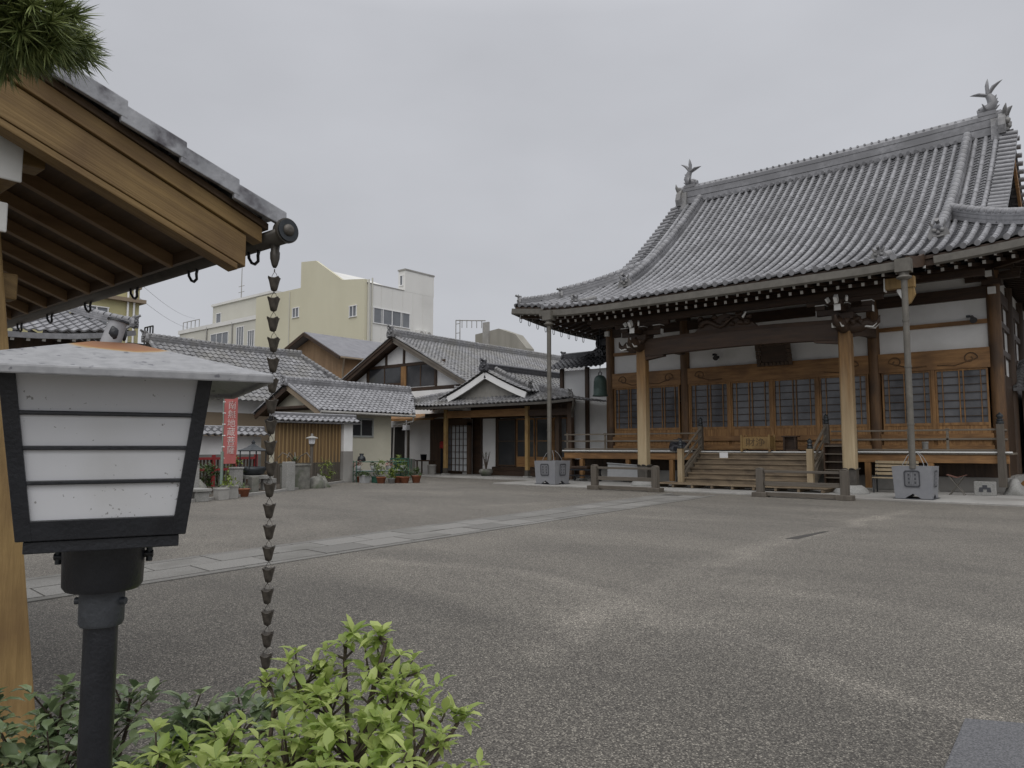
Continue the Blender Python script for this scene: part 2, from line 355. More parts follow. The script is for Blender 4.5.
# ------------------------------------------------------------------ mesh helpers
def tag(o, label=None, cat=None, group=None, kind=None):
    if label: o['label'] = label
    if cat: o['category'] = cat
    if group: o['group'] = group
    if kind: o['kind'] = kind
    return o
def thing(name, loc, label, cat, group=None):
    o = bpy.data.objects.new(name, None)
    o.empty_display_size = 0.3
    col.objects.link(o)
    o.location = loc
    return tag(o, label, cat, group)
def wloc(o):
    v = Vector((0, 0, 0))
    while o:
        v += o.location
        o = o.parent
    return v
class MB:
    """collects shapes in world coordinates; build() links them as one mesh object"""
    def __init__(self, xf=None):
        self.v, self.f, self.m, self.s, self.xf = [], [], [], [], xf
    def add(self, vs, fs, mi=0, smooth=False):
        o = len(self.v)
        if self.xf is not None:
            vs = [tuple(self.xf @ Vector(p)) for p in vs]
        self.v.extend(vs)
        for f in fs:
            self.f.append(tuple(i + o for i in f)); self.m.append(mi); self.s.append(smooth)
        return self
    def box(self, x0, x1, y0, y1, z0, z1, mi=0):
        vs = [(x, y, z) for z in (z0, z1) for y in (y0, y1) for x in (x0, x1)]
        return self.add(vs, [(0, 2, 3, 1), (4, 5, 7, 6), (0, 1, 5, 4), (2, 6, 7, 3), (0, 4, 6, 2), (1, 3, 7, 5)], mi)
    def cbox(self, cx, cy, z0, sx, sy, h, mi=0, rz=0):
        c, s = math.cos(rz), math.sin(rz)
        vs = []
        for z in (z0, z0 + h):
            for dy in (-sy / 2, sy / 2):
                for dx in (-sx / 2, sx / 2):
                    vs.append((cx + dx * c - dy * s, cy + dx * s + dy * c, z))
        return self.add(vs, [(0, 2, 3, 1), (4, 5, 7, 6), (0, 1, 5, 4), (2, 6, 7, 3), (0, 4, 6, 2), (1, 3, 7, 5)], mi)
    def bar(self, p, q, w, h, mi=0, up=(0, 0, 1), w2=None, h2=None):
        p, q = Vector(p), Vector(q)
        d = (q - p).normalized()
        u = Vector(up)
        s = d.cross(u)
        if s.length < 1e-4: s = d.cross(Vector((1, 0, 0)))
        s.normalize(); t = s.cross(d).normalized()
        vs = []
        for c, ww, hh in ((p, w, h), (q, w2 or w, h2 or h)):
            for a, b in ((-1, -1), (1, -1), (1, 1), (-1, 1)):
                vs.append(tuple(c + s * (a * ww / 2) + t * (b * hh / 2)))
        return self.add(vs, [(0, 1, 2, 3), (7, 6, 5, 4), (0, 4, 5, 1), (1, 5, 6, 2), (2, 6, 7, 3), (3, 7, 4, 0)], mi)
    def tube(self, pts, r, n=10, mi=0, smooth=True, caps=True, flat=None):
        pts = [Vector(p) for p in pts]
        rs = r if isinstance(r, (list, tuple)) else [r] * len(pts)
        vs, fs = [], []
        ref = None
        for i, p in enumerate(pts):
            d = (pts[min(i + 1, len(pts) - 1)] - pts[max(i - 1, 0)])
            if d.length < 1e-9: d = Vector((0, 0, 1))
            d.normalize()
            if ref is None:
                ref = d.cross(Vector((0, 0, 1)))
                if ref.length < 1e-3: ref = Vector((1, 0, 0))
            ref = (ref - d * ref.dot(d)).normalized()
            b = d.cross(ref)
            for k in range(n):
                a = 2 * math.pi * k / n
                vs.append(tuple(p + ref * (math.cos(a) * rs[i]) + b * (math.sin(a) * rs[i] * (flat or 1))))
        for i in range(len(pts) - 1):
            for k in range(n):
                fs.append((i * n + k, i * n + (k + 1) % n, (i + 1) * n + (k + 1) % n, (i + 1) * n + k))
        self.add(vs, fs, mi, smooth)
        if caps:
            o = len(vs)
            self.add([vs[k] for k in range(n)], [tuple(range(n))[::-1]], mi)
            self.add([vs[o - n + k] for k in range(n)], [tuple(range(n))], mi)
        return self
    def lathe(self, c, prof, n=16, mi=0, smooth=True, sq=None):
        vs, fs = [], []
        for (r, z) in prof:
            for k in range(n):
                a = 2 * math.pi * (k + 0.5) / n
                vs.append((c[0] + r * math.cos(a), c[1] + r * math.sin(a), c[2] + z))
        for i in range(len(prof) - 1):
            for k in range(n):
                fs.append((i * n + k, i * n + (k + 1) % n, (i + 1) * n + (k + 1) % n, (i + 1) * n + k))
        fs.append(tuple(range(n))[::-1]); o = (len(prof) - 1) * n
        fs.append(tuple(o + k for k in range(n)))
        return self.add(vs, fs, mi, smooth)
    def prism(self, poly, fn, a, b, mi=0):
        """2-D polygon placed by fn(p, depth) -> xyz, extruded from a to b"""
        n = len(poly)
        vs = [fn(p, a) for p in poly] + [fn(p, b) for p in poly]
        fs = [tuple(range(n))[::-1], tuple(range(n, 2 * n))]
        for i in range(n):
            fs.append((i, (i + 1) % n, n + (i + 1) % n, n + i))
        return self.add(vs, fs, mi)
    def sweep(self, pts, prof, mi=0, smooth=False, scales=None, side=None):
        """closed profile [(sideways, up)] carried along a path"""
        pts = [Vector(p) for p in pts]
        n = len(prof)
        vs, fs = [], []
        for i, p in enumerate(pts):
            d = (pts[min(i + 1, len(pts) - 1)] - pts[max(i - 1, 0)]).normalized()
            s = Vector(side) if side else d.cross(Vector((0, 0, 1))).normalized()
            t = s.cross(d).normalized()
            if t.z < 0: t = -t
            k = scales[i] if scales else 1
            for a, b in prof:
                vs.append(tuple(p + s * (a * k) + t * (b * k)))
        for i in range(len(pts) - 1):
            for k in range(n):
                fs.append((i * n + k, i * n + (k + 1) % n, (i + 1) * n + (k + 1) % n, (i + 1) * n + k))
        fs.append(tuple(range(n))[::-1]); o = (len(pts) - 1) * n
        fs.append(tuple(o + k for k in range(n)))
        return self.add(vs, fs, mi, smooth)
    def blob(self, c, rx, ry, rz, mi=0, seed=0, rough=0.25, n=14, k=8, zmin=-0.6):
        rr = random.Random(seed)
        ph = [rr.uniform(0, 6.3) for _ in range(8)]
        vs, fs = [], []
        for i in range(k + 1):
            th = math.pi * i / k
            for j in range(n):
                a = 2 * math.pi * j / n
                q = 1 + rough * (0.5 * math.sin(2 * a + ph[0] + 2 * th) + 0.35 * math.sin(3 * a + ph[1] - 3 * th) + 0.3 * math.sin(5 * th + ph[2] + a))
                z = max(zmin, math.cos(th) * q)
                vs.append((c[0] + rx * math.sin(th) * math.cos(a) * q, c[1] + ry * math.sin(th) * math.sin(a) * q, c[2] + rz * z))
        for i in range(k):
            for j in range(n):
                fs.append((i * n + j, (i + 1) * n + j, (i + 1) * n + (j + 1) % n, i * n + (j + 1) % n))
        return self.add(vs, fs, mi, True)
    def build(self, name, mats, parent=None, bevel=0):
        if not isinstance(mats, (list, tuple)): mats = [mats]
        mats = [T[k] if isinstance(k, str) else k for k in mats]
        off = wloc(parent) if parent else Vector((0, 0, 0))
        me = bpy.data.meshes.new(name)
        a = np.array(self.v, dtype=float) - np.array(off)
        me.from_pydata([tuple(p) for p in a], [], self.f)
        for k in mats: me.materials.append(k)
        me.polygons.foreach_set('material_index', self.m)
        me.polygons.foreach_set('use_smooth', self.s)
        me.update()
        o = bpy.data.objects.new(name, me)
        col.objects.link(o)
        if parent: o.parent = parent
        if bevel:
            b = o.modifiers.new('bevel', 'BEVEL')
            b.width = bevel; b.segments = 2; b.limit_method = 'ANGLE'
        return o
def copy_tree(o, parent=None):
    c = o.copy()
    col.objects.link(c)
    if parent: c.parent = parent
    for ch in list(o.children): copy_tree(ch, c)
    return c
def moved(mesh_obj, dx, dy, dz, parent):
    c = mesh_obj.copy()
    col.objects.link(c)
    c.parent = parent
    c.location = mesh_obj.location + Vector((dx, dy, dz))
    return c
def single(name, mb, mats, label, cat, group=None, bevel=0):
    """a thing that is one mesh, its origin at its own foot"""
    a = np.array(mb.v); c = (a.min(0) + a.max(0)) / 2; c[2] = a[:, 2].min()
    mb.v = [tuple(p) for p in (a - c)]
    o = mb.build(name, mats, None, bevel)
    o.location = tuple(c)
    return tag(o, label, cat, group)

def lerp(a, b, t): return a + (b - a) * t
WAVE = [0.0, 0.014, 0.044, 0.062, 0.042, 0.008, -0.004]      # pantile section
PAN = [0.03, 0.008, -0.004, -0.008, -0.004, 0.008, 0.03]     # hollow between round rows
def tile_sheet(mb, fn, u0, u1, v0, v1, du=0.27, dv=0.25, prof=WAVE, step=0.036, clip=None, mi=0, ease=1.0):
    nu = max(1, round((u1 - u0) / du)); nv = max(1, round((v1 - v0) / dv))
    du = (u1 - u0) / nu; dv = (v1 - v0) / nv
    k = len(prof) - 1
    h = 0.01
    for i in range(nu):
        us = [u0 + (i + j / k) * du for j in range(k + 1)]
        uc = us[k // 2]
        rows = None
        for c in range(nv):
            va, vb = v0 + c * dv, v0 + (c + 1) * dv
            if clip and not clip(uc, (va + vb) / 2):
                rows = None
                continue
            n = (Vector(fn(uc + h, va)) - Vector(fn(uc - h, va))).cross(Vector(fn(uc, va + h)) - Vector(fn(uc, va - h))).normalized()
            if n.z < 0: n = -n
            jit = random.uniform(-0.004, 0.004)
            A = [Vector(fn(u, va)) for u in us]
            B = [Vector(fn(u, vb + 0.01)) for u in us]
            vs = [tuple(p + n * (o + step + jit)) for p, o in zip(A, prof)]
            vs += [tuple(p + n * (o + jit * .3)) for p, o in zip(B, prof)]
            vs += [tuple(p + n * (o - 0.012)) for p, o in zip(A, prof)]
            q = k + 1
            fs = [(j, j + 1, q + j + 1, q + j) for j in range(k)] 
            mb.add(vs, fs, mi, True)
            mb.add(vs[:q] + vs[2 * q:], [(j + 1, j, q + j, q + j + 1) for j in range(k)], mi, False)
    return mb
def round_rows(mb, fn, us, vr, r=0.085, dv=0.3, lift=0.02, mi=0, cap=True, n=7):
    """half-round cover tiles running up the slope, one row for each u; vr(u) gives its range"""
    h = 0.01
    for u in us:
        v0, v1 = vr(u)
        if v1 - v0 < 0.1: continue
        nv = max(1, round((v1 - v0) / dv)); d = (v1 - v0) / nv
        for c in range(nv):
            va, vb = v0 + c * d, v0 + (c + 1) * d
            sdir = (Vector(fn(u + h, va)) - Vector(fn(u - h, va))).normalized()
            nn = sdir.cross(Vector(fn(u, va + h)) - Vector(fn(u, va - h))).normalized()
            if nn.z < 0: nn = -nn
            A, B = Vector(fn(u, va)), Vector(fn(u, vb + 0.01))
            vs = []
            rj = r + random.uniform(-.003, .003)
            for P, rr in ((A, rj + 0.003), (B, rj - 0.004)):
                for j in range(n):
                    a = math.pi * (j / (n - 1))
                    vs.append(tuple(P + sdir * (math.cos(a) * rr) + nn * (math.sin(a) * rr * 1.1 + lift - 0.005)))
            mb.add(vs, [(j, j + 1, n + j + 1, n + j) for j in range(n - 1)], mi, True)
            if c == 0 and cap:
                C = A + nn * (lift - 0.005)
                ring = []
                dd = (Vector(fn(u, va)) - Vector(fn(u, va + h))).normalized()
                for q in range(10):
                    a = 2 * math.pi * q / 10
                    ring.append(C + sdir * (math.cos(a) * rj * 1.0) + nn * (math.sin(a) * rj * 1.05 + rj * .2))
                mb.add([tuple(p + dd * 0.03) for p in ring] + [tuple(p - dd * 0.05) for p in ring],
                       [tuple(range(10))] + [(q, 10 + q, 10 + (q + 1) % 10, (q + 1) % 10) for q in range(10)], mi, False)
            else:
                mb.add(vs[:n], [tuple(range(n))], mi, False)
    return mb
def smooth_interp(xs, ys):
    """monotone-ish cubic through the points"""
    xs, ys = list(xs), list(ys)
    n = len(xs)
    d = [(ys[i + 1] - ys[i]) / (xs[i + 1] - xs[i]) for i in range(n - 1)]
    m = [d[0]] + [(d[i - 1] + d[i]) / 2 for i in range(1, n - 1)] + [d[-1]]
    def f(x):
        x = min(max(x, xs[0] - 0.3), xs[-1] + 0.3)
        i = 0
        while i < n - 2 and x > xs[i + 1]: i += 1
        hh = xs[i + 1] - xs[i]
        t = (x - xs[i]) / hh
        return ((1 + 2 * t) * (1 - t) ** 2 * ys[i] + t * (1 - t) ** 2 * hh * m[i] + t * t * (3 - 2 * t) * ys[i + 1] + t * t * (t - 1) * hh * m[i + 1])
    return f
RIDGE = [(-0.5, 0), (0.5, 0), (0.5, 0.3), (0.44, 0.3), (0.44, 0.34), (0.5, 0.34), (0.5, 0.6), (0.42, 0.6), (0.42, 0.66),
         (0.46, 0.66), (0.46, 0.82), (0.3, 0.92), (0.14, 1.0), (-0.14, 1.0), (-0.3, 0.92), (-0.46, 0.82), (-0.46, 0.66), (-0.42, 0.66), (-0.42, 0.6),
         (-0.5, 0.6), (-0.5, 0.34), (-0.44, 0.34), (-0.44, 0.3), (-0.5, 0.3)]
def ridge(mb, pts, w, h, mi=0, ribs=0.0, rr=None):
    mb.sweep(pts, [(a * w, b * h) for a, b in RIDGE], mi)
    if ribs:                                   # short cover tiles along the crest
        P = [Vector(p) for p in pts]
        L = 0
        for i in range(len(P) - 1):
            a, b = P[i], P[i + 1]
            seg = (b - a).length
            d = (b - a) / seg
            s = d.cross(Vector((0, 0, 1))).normalized(); t = s.cross(d)
            x = 0.0
            while x < seg:
                q = a + d * x + t * (h * 0.93)
                e = a + d * min(x + ribs * 0.92, seg) + t * (h * 0.93)
                r = rr or w * 0.42
                mb.tube([tuple(q), tuple(q.lerp(e, .35)), tuple(q.lerp(e, .8)), tuple(e)], [r * 1.0, r * 1.22, r * 1.15, r * 0.72], 10, mi, True)
                x += ribs
    return mb
def sprig(mb, p, rnd, n, L, W, spread=1.0, up=0.35, mi=0):
    """a whorl of folded pointed leaves"""
    a0 = rnd.uniform(0, 6.3)
    n = max(3, n + rnd.choice((-2, -1, 0, 0, 1)))
    tilt = Matrix.Rotation(rnd.uniform(0, .75), 3, Vector((rnd.uniform(-1, 1), rnd.uniform(-1, 1), .01)).normalized())
    for i in range(n):
        a = a0 + 6.283 * i / n + rnd.uniform(-.35, .35)
        el = up + rnd.uniform(-.6, .6)
        l = L * rnd.uniform(.45, 1.2); w = W * rnd.uniform(.7, 1.25) * (l / L) ** .5
        d = Vector((math.cos(a) * math.cos(el), math.sin(a) * math.cos(el), math.sin(el)))
        d = tilt @ d
        s = d.cross(Vector((0, 0, 1))).normalized()
        t = s.cross(d)
        b = Vector(p) + d * (l * 0.08 * spread)
        droop = rnd.uniform(.05, .3)
        pts = [b, b + d * l * .35 + t * l * .03, b + d * l * .72 - t * l * droop * .25, b + d * l - t * l * droop]
        ws = [0.12, 1.0, 0.8, 0.0]
        vs = []
        for q, ww in zip(pts, ws):
            vs += [tuple(q + s * (w * ww / 2) + t * (w * ww * .16)), tuple(q), tuple(q - s * (w * ww / 2) + t * (w * ww * .16))]
        mb.add(vs, [(0, 1, 4, 3), (1, 2, 5, 4), (3, 4, 7, 6), (4, 5, 8, 7), (6, 7, 10), (7, 8, 10)], mi, True)
# ------------------------------------------------------------------ ground, path, aprons
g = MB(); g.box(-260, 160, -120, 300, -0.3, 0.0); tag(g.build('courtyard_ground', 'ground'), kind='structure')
g = MB()
quad_ = [(-8.05, 0.3), (-9.65, 20.6), (-11.2, 21.2), (-9.5, 0.9)]
g.add([(x, y, .004) for x, y in quad_], [(0, 1, 2, 3)], 3)
# granite path: two rows of slabs between narrow kerb strips, running to the steps of the hall
def pathpt(s, y):                                   # s 0..1 across, y along
    xr = -8.0 - 0.0797 * y; xl = -9.4 - 0.0905 * y
    return (lerp(xl, xr, s), y + lerp(0.3, -0.3, s) * 0.2)
def quad(mb, a, b, c, d, z0, z1, mi=0):
    vs = [(p[0], p[1], z0) for p in (a, b, c, d)] + [(p[0], p[1], z1) for p in (a, b, c, d)]
    mb.add(vs, [(4, 5, 6, 7), (0, 1, 5, 4), (1, 2, 6, 5), (2, 3, 7, 6), (3, 0, 4, 7)], mi)
rp_ = random.Random(3)
y = 0.6
while y < 20.4:
    for s0, s1, sh in ((0.10, 0.5, 0.0), (0.5, 0.90, 0.45)):
        ya, yb = y + sh, y + sh + 0.9
        gp = 0.011
        dz = rp_.uniform(-.003, .003)
        quad(g, pathpt(s0 + gp, ya + gp), pathpt(s1 - gp, ya + gp), pathpt(s1 - gp, yb - gp), pathpt(s0 + gp, yb - gp), -0.02, 0.014 + dz, rp_.choice((0, 0, 1, 2)))
    y += 0.9
y = 0.6
while y < 20.4:
    for s0, s1 in ((0.0, 0.095), (0.905, 1.0)):
        quad(g, pathpt(s0, y + .008), pathpt(s1, y + .008), pathpt(s1, y + 1.49), pathpt(s0, y + 1.49), -0.02, 0.012, rp_.choice((0, 1)))
    y += 1.5
slab2 = M('granite_slab_darker', (0.085, 0.081, 0.074), (0.21, 0.204, 0.189), 60, 0.8, bump=0.2, bscale=80)
slab3 = M('granite_slab_paler', (0.12, 0.115, 0.106), (0.275, 0.268, 0.25), 60, 0.8, bump=0.2, bscale=80)
tag(g.build('stone_path', ['slab', slab2, slab3, M('joint_grit', (.05, .047, .042), (.10, .095, .085), 30, .95)]), kind='structure')
g = MB(); g.box(-19.6, 3.0, 22.45, 40.5, -0.05, 0.05)
tag(g.build('concrete_apron', 'conc', bevel=0.015), kind='structure')
g = MB(); g.box(-28.2, -19.9, 25.9, 29.6, -0.05, 0.06); g.box(-28.2, -19.9, 25.65, 25.88, -0.05, 0.045)
tag(g.build('porch_pavement', 'conc', bevel=0.01), kind='structure')
g = MB(); quad(g, (-0.73, 4.03), (-0.1, 4.35), (-0.16, 5.1), (-0.76, 4.82), -0.02, 0.012)
tag(g.build('paving_slab', M('dark_paving_slab', (0.045, 0.046, 0.051), (0.19, 0.191, 0.199), 110, 0.85, bump=.4, detail=2), None, .004), kind='structure')
g = MB(); quad(g, (-4.36, 12.25), (-4.18, 12.3), (-4.12, 13.75), (-4.2, 13.75), -0.02, 0.004)
tag(g.build('drain_slot', M('dark_grating', (.03, .028, .026), (.06, .055, .05), 30, .9)), kind='structure')
# planted bed along the left of the courtyard
g = MB(); quad(g, (-18.9, 8.6), (-21.4, 13.6), (-27.5, 13.6), (-27.5, 8.6), -0.02, 0.05); quad(g, (-21.4, 13.6), (-25.35, 19.3), (-27.5, 19.3), (-27.5, 13.6), -0.02, 0.05)
tag(g.build('planting_bed', 'soil'), kind='structure')
g = MB()
quad(g, (-18.75, 8.6), (-21.25, 13.6), (-21.4, 13.6), (-18.9, 8.6), -0.02, 0.08)
quad(g, (-21.25, 13.6), (-25.2, 19.4), (-25.35, 19.4), (-21.4, 13.6), -0.02, 0.08)
quad(g, (-25.2, 19.4), (-26.6, 24.2), (-26.75, 24.2), (-25.35, 19.4), -0.02, 0.06)
tag(g.build('bed_kerb', 'conc'), kind='structure')

# ------------------------------------------------------------------ the temple hall
XC = -10.3
PX = [-17.56, -13.93, -6.67, -3.04]              # pillars of the front
WY = 28.1
hall = thing('temple_hall', (XC, WY, 0), 'large wooden temple hall with sweeping grey tiled roof and white plaster walls', 'temple')
hd = smooth_interp([0, 1.2, 2.7, 4.4, 6.3, 7.9, 10.3, 12.4, 13.4], [14.35, 13.25, 11.95, 10.58, 9.27, 8.36, 7.33, 6.85, 6.66])
def lift(a, d):
    return 0.42 * max(0.0, (a - 4.2) / 6.1) ** 2.2 * max(0.0, min(1.3, (d - 4.35) / 6)) ** 1.5
def hall_z(u, d): return hd(d) + lift(abs(u), d)
KL, KR = -7.15, 5.85                              # the porch roof, from the middle
def f_front(u, v):                                # v up the slope from d = 11
    d = 12.4 - v
    return (XC + u, 35.3 - d, hall_z(min(u, 10.4), d))
def f_back(u, v):
    d = 12.4 - v
    return (XC + u, 35.3 + d, hall_z(u, d))
def f_side(sg):
    def f(u, v):
        d = 10.3 - v
        return (XC + sg * (d), 35.3 + u, hd(d) + lift(abs(u), d))
    return f
def dmax(u): return 12.4 if KL < u < KR else 10.3
def clipf(u, v):
    d = 12.4 - v
    return d < dmax(u) and (abs(u) < 7.45 or d > abs(u))
roof = MB()
flat = MB()
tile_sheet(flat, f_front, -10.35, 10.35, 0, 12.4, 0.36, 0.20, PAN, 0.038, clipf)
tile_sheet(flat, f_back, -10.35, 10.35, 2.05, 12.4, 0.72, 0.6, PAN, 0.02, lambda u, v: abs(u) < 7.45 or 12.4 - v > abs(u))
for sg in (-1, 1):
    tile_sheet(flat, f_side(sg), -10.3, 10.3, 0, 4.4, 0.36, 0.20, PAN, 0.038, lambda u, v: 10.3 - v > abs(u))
us = [-10.35 + 0.36 * i for i in range(59)] 
def vr(u):
    lo = 12.4 - dmax(u)
    hi = 12.15 if abs(u) < 7.1 else min(12.15, 12.4 - max(abs(u), 6.2))
    return lo, hi
round_rows(roof, f_front, [u for u in us if -10.36 < u < 10.36], vr, 0.09, 0.33)
for sg in (-1, 1):
    round_rows(roof, f_side(sg), [-10.2 + 0.36 * i for i in range(57)], lambda u: (0, 10.3 - max(abs(u), 5.95)), 0.09, 0.33)
    # verge tiles lying across the edge of the gable
    for i in range(20):
        d = 0.35 + i * 0.29
        z = hd(d)
        a = (XC + sg * 7.08, 35.3 - d, z + 0.075); b = (XC + sg * 7.66, 35.3 - d, z + 0.02)
        roof.tube([a, b], [0.10, 0.105], 9)
        a = (XC + sg * 7.08, 35.3 + d, z + 0.075); b = (XC + sg * 7.66, 35.3 + d, z + 0.02)
        roof.tube([a, b], [0.10, 0.105], 9)
roof_o = roof.build('roof', 'tile', hall)
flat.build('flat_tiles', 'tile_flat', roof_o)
# ridges
rg = MB()
ridge(rg, [(XC - 7.15, 35.3, 14.24), (XC - 3.5, 35.3, 14.15), (XC, 35.3, 14.12), (XC + 3.5, 35.3, 14.15), (XC + 7.15, 35.3, 14.24)], 0.52, 1.04)
for i in range(48):                               # tile ends along the crest and under the ridge
    x = XC - 7.0 + i * 0.298
    rg.tube([(x, 35.1, 15.13), (x, 35.5, 15.13)], 0.05, 8)
    if i % 1 == 0 and abs(x - XC) < 6.3:
        rg.tube([(x, 34.85, 14.18), (x, 35.1, 14.25)], 0.085, 8)
rg.build('main_ridge', 'tile', roof_o)
def gargoyle(mb, c, s, face, horn=True):
    """a scowling ridge-end tile: broad shield, curled horns, round brows, cap tile on top"""
    fx, fy = face
    sx, sy = -fy, fx
    def P(a, b, d=0): return (c[0] + sx * a * s + fx * d * s, c[1] + sy * a * s + fy * d * s, c[2] + b * s)
    poly = [(-.5, 0), (-.3, .08), (0, .02), (.3, .08), (.5, 0), (.58, .3), (.48, .62), (.3, .85), (0, .98), (-.3, .85), (-.48, .62), (-.58, .3)]
    mb.prism(poly, lambda p, d: P(p[0], p[1], d), -0.16, 0.08)
    for a in (-.2, .2):
        mb.blob(P(a, .55, .1), .13 * s, .13 * s, .13 * s, zmin=-1, rough=.1)
        mb.tube([P(a * 1.2, .78, .05), P(a * 2.0, .98, .08), P(a * 1.9, 1.18, .12)], [.09 * s, .07 * s, .015 * s], 8)
    mb.blob(P(0, .38, .12), .12 * s, .14 * s, .10 * s, zmin=-1, rough=.1)
    mb.tube([P(-.28, .2, .1), P(0, .14, .16), P(.28, .2, .1)], .07 * s, 8)
    if horn:
        mb.tube([P(0, .98, -.3), P(0, 1.0, .12), P(0, 1.12, .42)], [.10 * s, .11 * s, .12 * s], 10)
for sg in (-1, 1):
    o = MB()
    gargoyle(o, (XC + sg * 7.2, 35.3, 14.12), 1.05, (sg, 0), False)
    o.tube([(XC + sg * 7.0, 35.3, 15.05), (XC + sg * 7.3, 35.3, 15.14), (XC + sg * 7.5, 35.3, 15.34)], [.22, .16, .02], 8)
    o.bar((XC + sg * 6.95, 34.9, 13.75), (XC + sg * 6.95, 35.02, 14.85), 0.36, 0.14, 0, (0, 1, 0))
    o.build('ridge_end_tile', 'tile_old', roof_o)
    # fish-tailed ornament standing on the ridge end
    fx = XC + sg * 6.65
    o = MB()
    zf = 15.1
    o.cbox(fx, 35.3, zf, 0.62, 0.5, 0.16)
    o.tube([(fx - sg * .36, 35.3, zf + .24), (fx - sg * .12, 35.3, zf + .28), (fx + sg * .12, 35.3, zf + .36), (fx + sg * .20, 35.3, zf + .56), (fx + sg * .12, 35.3, zf + .80), (fx + sg * .02, 35.3, zf + .98)],
           [.13, .22, .22, .19, .15, .11], 12)
    for dx, dz, r in ((-.60, .10, .13), (.06, .66, .13), (.58, .46, .13)):
        o.tube([(fx + sg * 0.03, 35.3, zf + .90), (fx + sg * dx * .42, 35.3, zf + .98 + dz * .52), (fx + sg * dx * .72, 35.3, zf + .98 + dz * .80), (fx + sg * dx, 35.3, zf + .98 + dz)], [.13, r * 1.15, .085, .006], 10, flat=.5)
    for q in range(4):
        o.tube([(fx + sg * .26, 35.3, zf + .3 + q * .15), (fx + sg * (.44 - q * .03), 35.3, zf + .42 + q * .15)], [.08, .008], 6)
    for sy in (-1, 1):
        o.tube([(fx - sg * .02, 35.3 + sy * .18, zf + .28), (fx - sg * .14, 35.3 + sy * .42, zf + .46)], [.09, .01], 6)
        o.blob((fx - sg * .26, 35.3 + sy * .12, zf + .34), .06, .06, .06, zmin=-1)
    o.build('fish_ornament', 'tile', roof_o)
    # descending ridge down the front slope, and the one behind
    for sy in (-1, 1):
        pts = []
        for i in range(26):
            d = 0.25 + i * (7.75 / 25)
            pts.append((XC + sg * 5.95, 35.3 + sy * d, hd(d) + 0.03))
        o = MB(); ridge(o, pts, 0.30, 0.34, ribs=0.30, rr=0.14)
        o.build('descending_ridge', 'tile', roof_o)
        o = MB(); gargoyle(o, (pts[-1][0], pts[-1][1] + sy * .08, pts[-1][2] - .06), 0.55, (0, sy))
        o.build('ridge_end_tile', 'tile_old', roof_o)
        # hip ridge to the corner: upper, higher half and lower half
        hp = []
        for i in range(20):
            d = 5.9 + i * (4.2 / 19)
            hp.append((XC + sg * (d), 35.3 + sy * d, hall_z(d, d) + 0.02))
        o = MB(); ridge(o, hp[:14], 0.30, 0.40, ribs=0.28, rr=0.13); ridge(o, hp[13:], 0.26, 0.24, ribs=0.2, rr=0.11)
        o.build('hip_ridge', 'tile', roof_o)
        for q, s in ((13, .42), (19, .40)):
            o = MB(); gargoyle(o, (hp[q][0] + sg * .05, hp[q][1] + sy * .05, hp[q][2] - .02), s, (sg * .707, sy * .707))
            o.build('ridge_end_tile', 'tile_old', roof_o)
    o = MB()                                       # small mask where the porch roof starts
    kx = KL + .95 if sg < 0 else KR - .95
    d = 11.5
    pts = [(XC + kx, 35.3 - dd, hd(dd) + .02) for dd in (10.0, 10.6, 11.2, 11.45)]
    ridge(o, pts, .24, .16, ribs=.2, rr=.1)
    gargoyle(o, (XC + kx, 35.3 - d, hd(d)), 0.40, (0, -1))
    o.build('ridge_end_tile', 'tile_old', roof_o)
# gable: boards, battens, curved barge boards
for sg in (-1, 1):
    o = MB()
    n = 22
    for i in range(n):                             # upright boards behind
        y0, y1 = 29.7 + i * 11.2 / n, 29.7 + (i + 1) * 11.2 / n - 0.02
        dm = min(abs(35.3 - y0), abs(35.3 - y1))
        z1 = hd(max(abs(35.3 - y0), abs(35.3 - y1))) - .3
        xx = XC + sg * 6.6
        if z1 > 9.15: o.box(min(xx, xx + sg * .06), max(xx, xx + sg * .06), y0, y1, 9.0, z1)
        if z1 > 9.5: o.box(min(xx + sg * .065, xx + sg * .13), max(xx + sg * .065, xx + sg * .13), y0 + .14, y0 + .24, 9.0, z1, 1)
    gb = o.build('gable_wall', ['dark_z', 'pale_z'], hall)
    for sy in (-1, 1):
        o = MB()
        pts = [(XC + sg * 7.38, 35.3 + sy * d, hd(d) - .28) for d in [0.02 + .33 * i for i in range(16)]]
        o.sweep(pts, [(-.05, -.22), (.05, -.22), (.05, .2), (-.05, .2)], side=(1, 0, 0))
        o.build('barge_board', 'wood_x', gb)
# eaves: soffits, fascias with gutters
def eave_soffit(mb, fn, u0, u1, v0, v1, drop, clip, nu=40, nv=6):
    for i in range(nu):
        for j in range(nv):
            ua, ub = u0 + (u1 - u0) * i / nu, u0 + (u1 - u0) * (i + 1) / nu
            va, vb = v0 + (v1 - v0) * j / nv, v0 + (v1 - v0) * (j + 1) / nv
            if not clip((ua + ub) / 2, (va + vb) / 2): continue
            P = [fn(ua, va), fn(ub, va), fn(ub, vb), fn(ua, vb)]
            mb.add([(p[0], p[1], p[2] - drop) for p in P], [(0, 1, 2, 3)], 0)
sf = MB()
eave_soffit(sf, f_front, -10.3, 10.3, 2.1, 6.2, 0.16, lambda u, v: 12.4 - v > abs(u))
eave_soffit(sf, f_front, KL + .03, KR - .03, 0.05, 2.1, 0.16, lambda u, v: True)
eave_soffit(sf, f_back, -10.3, 10.3, 2.1, 6.2, 0.16, lambda u, v: 12.4 - v > abs(u))
for sg in (-1, 1): eave_soffit(sf, f_side(sg), -10.25, 10.25, 0.05, 4.2, 0.16, lambda u, v: 10.3 - v > abs(u))
sf.build('soffit', 'dark_y', hall)
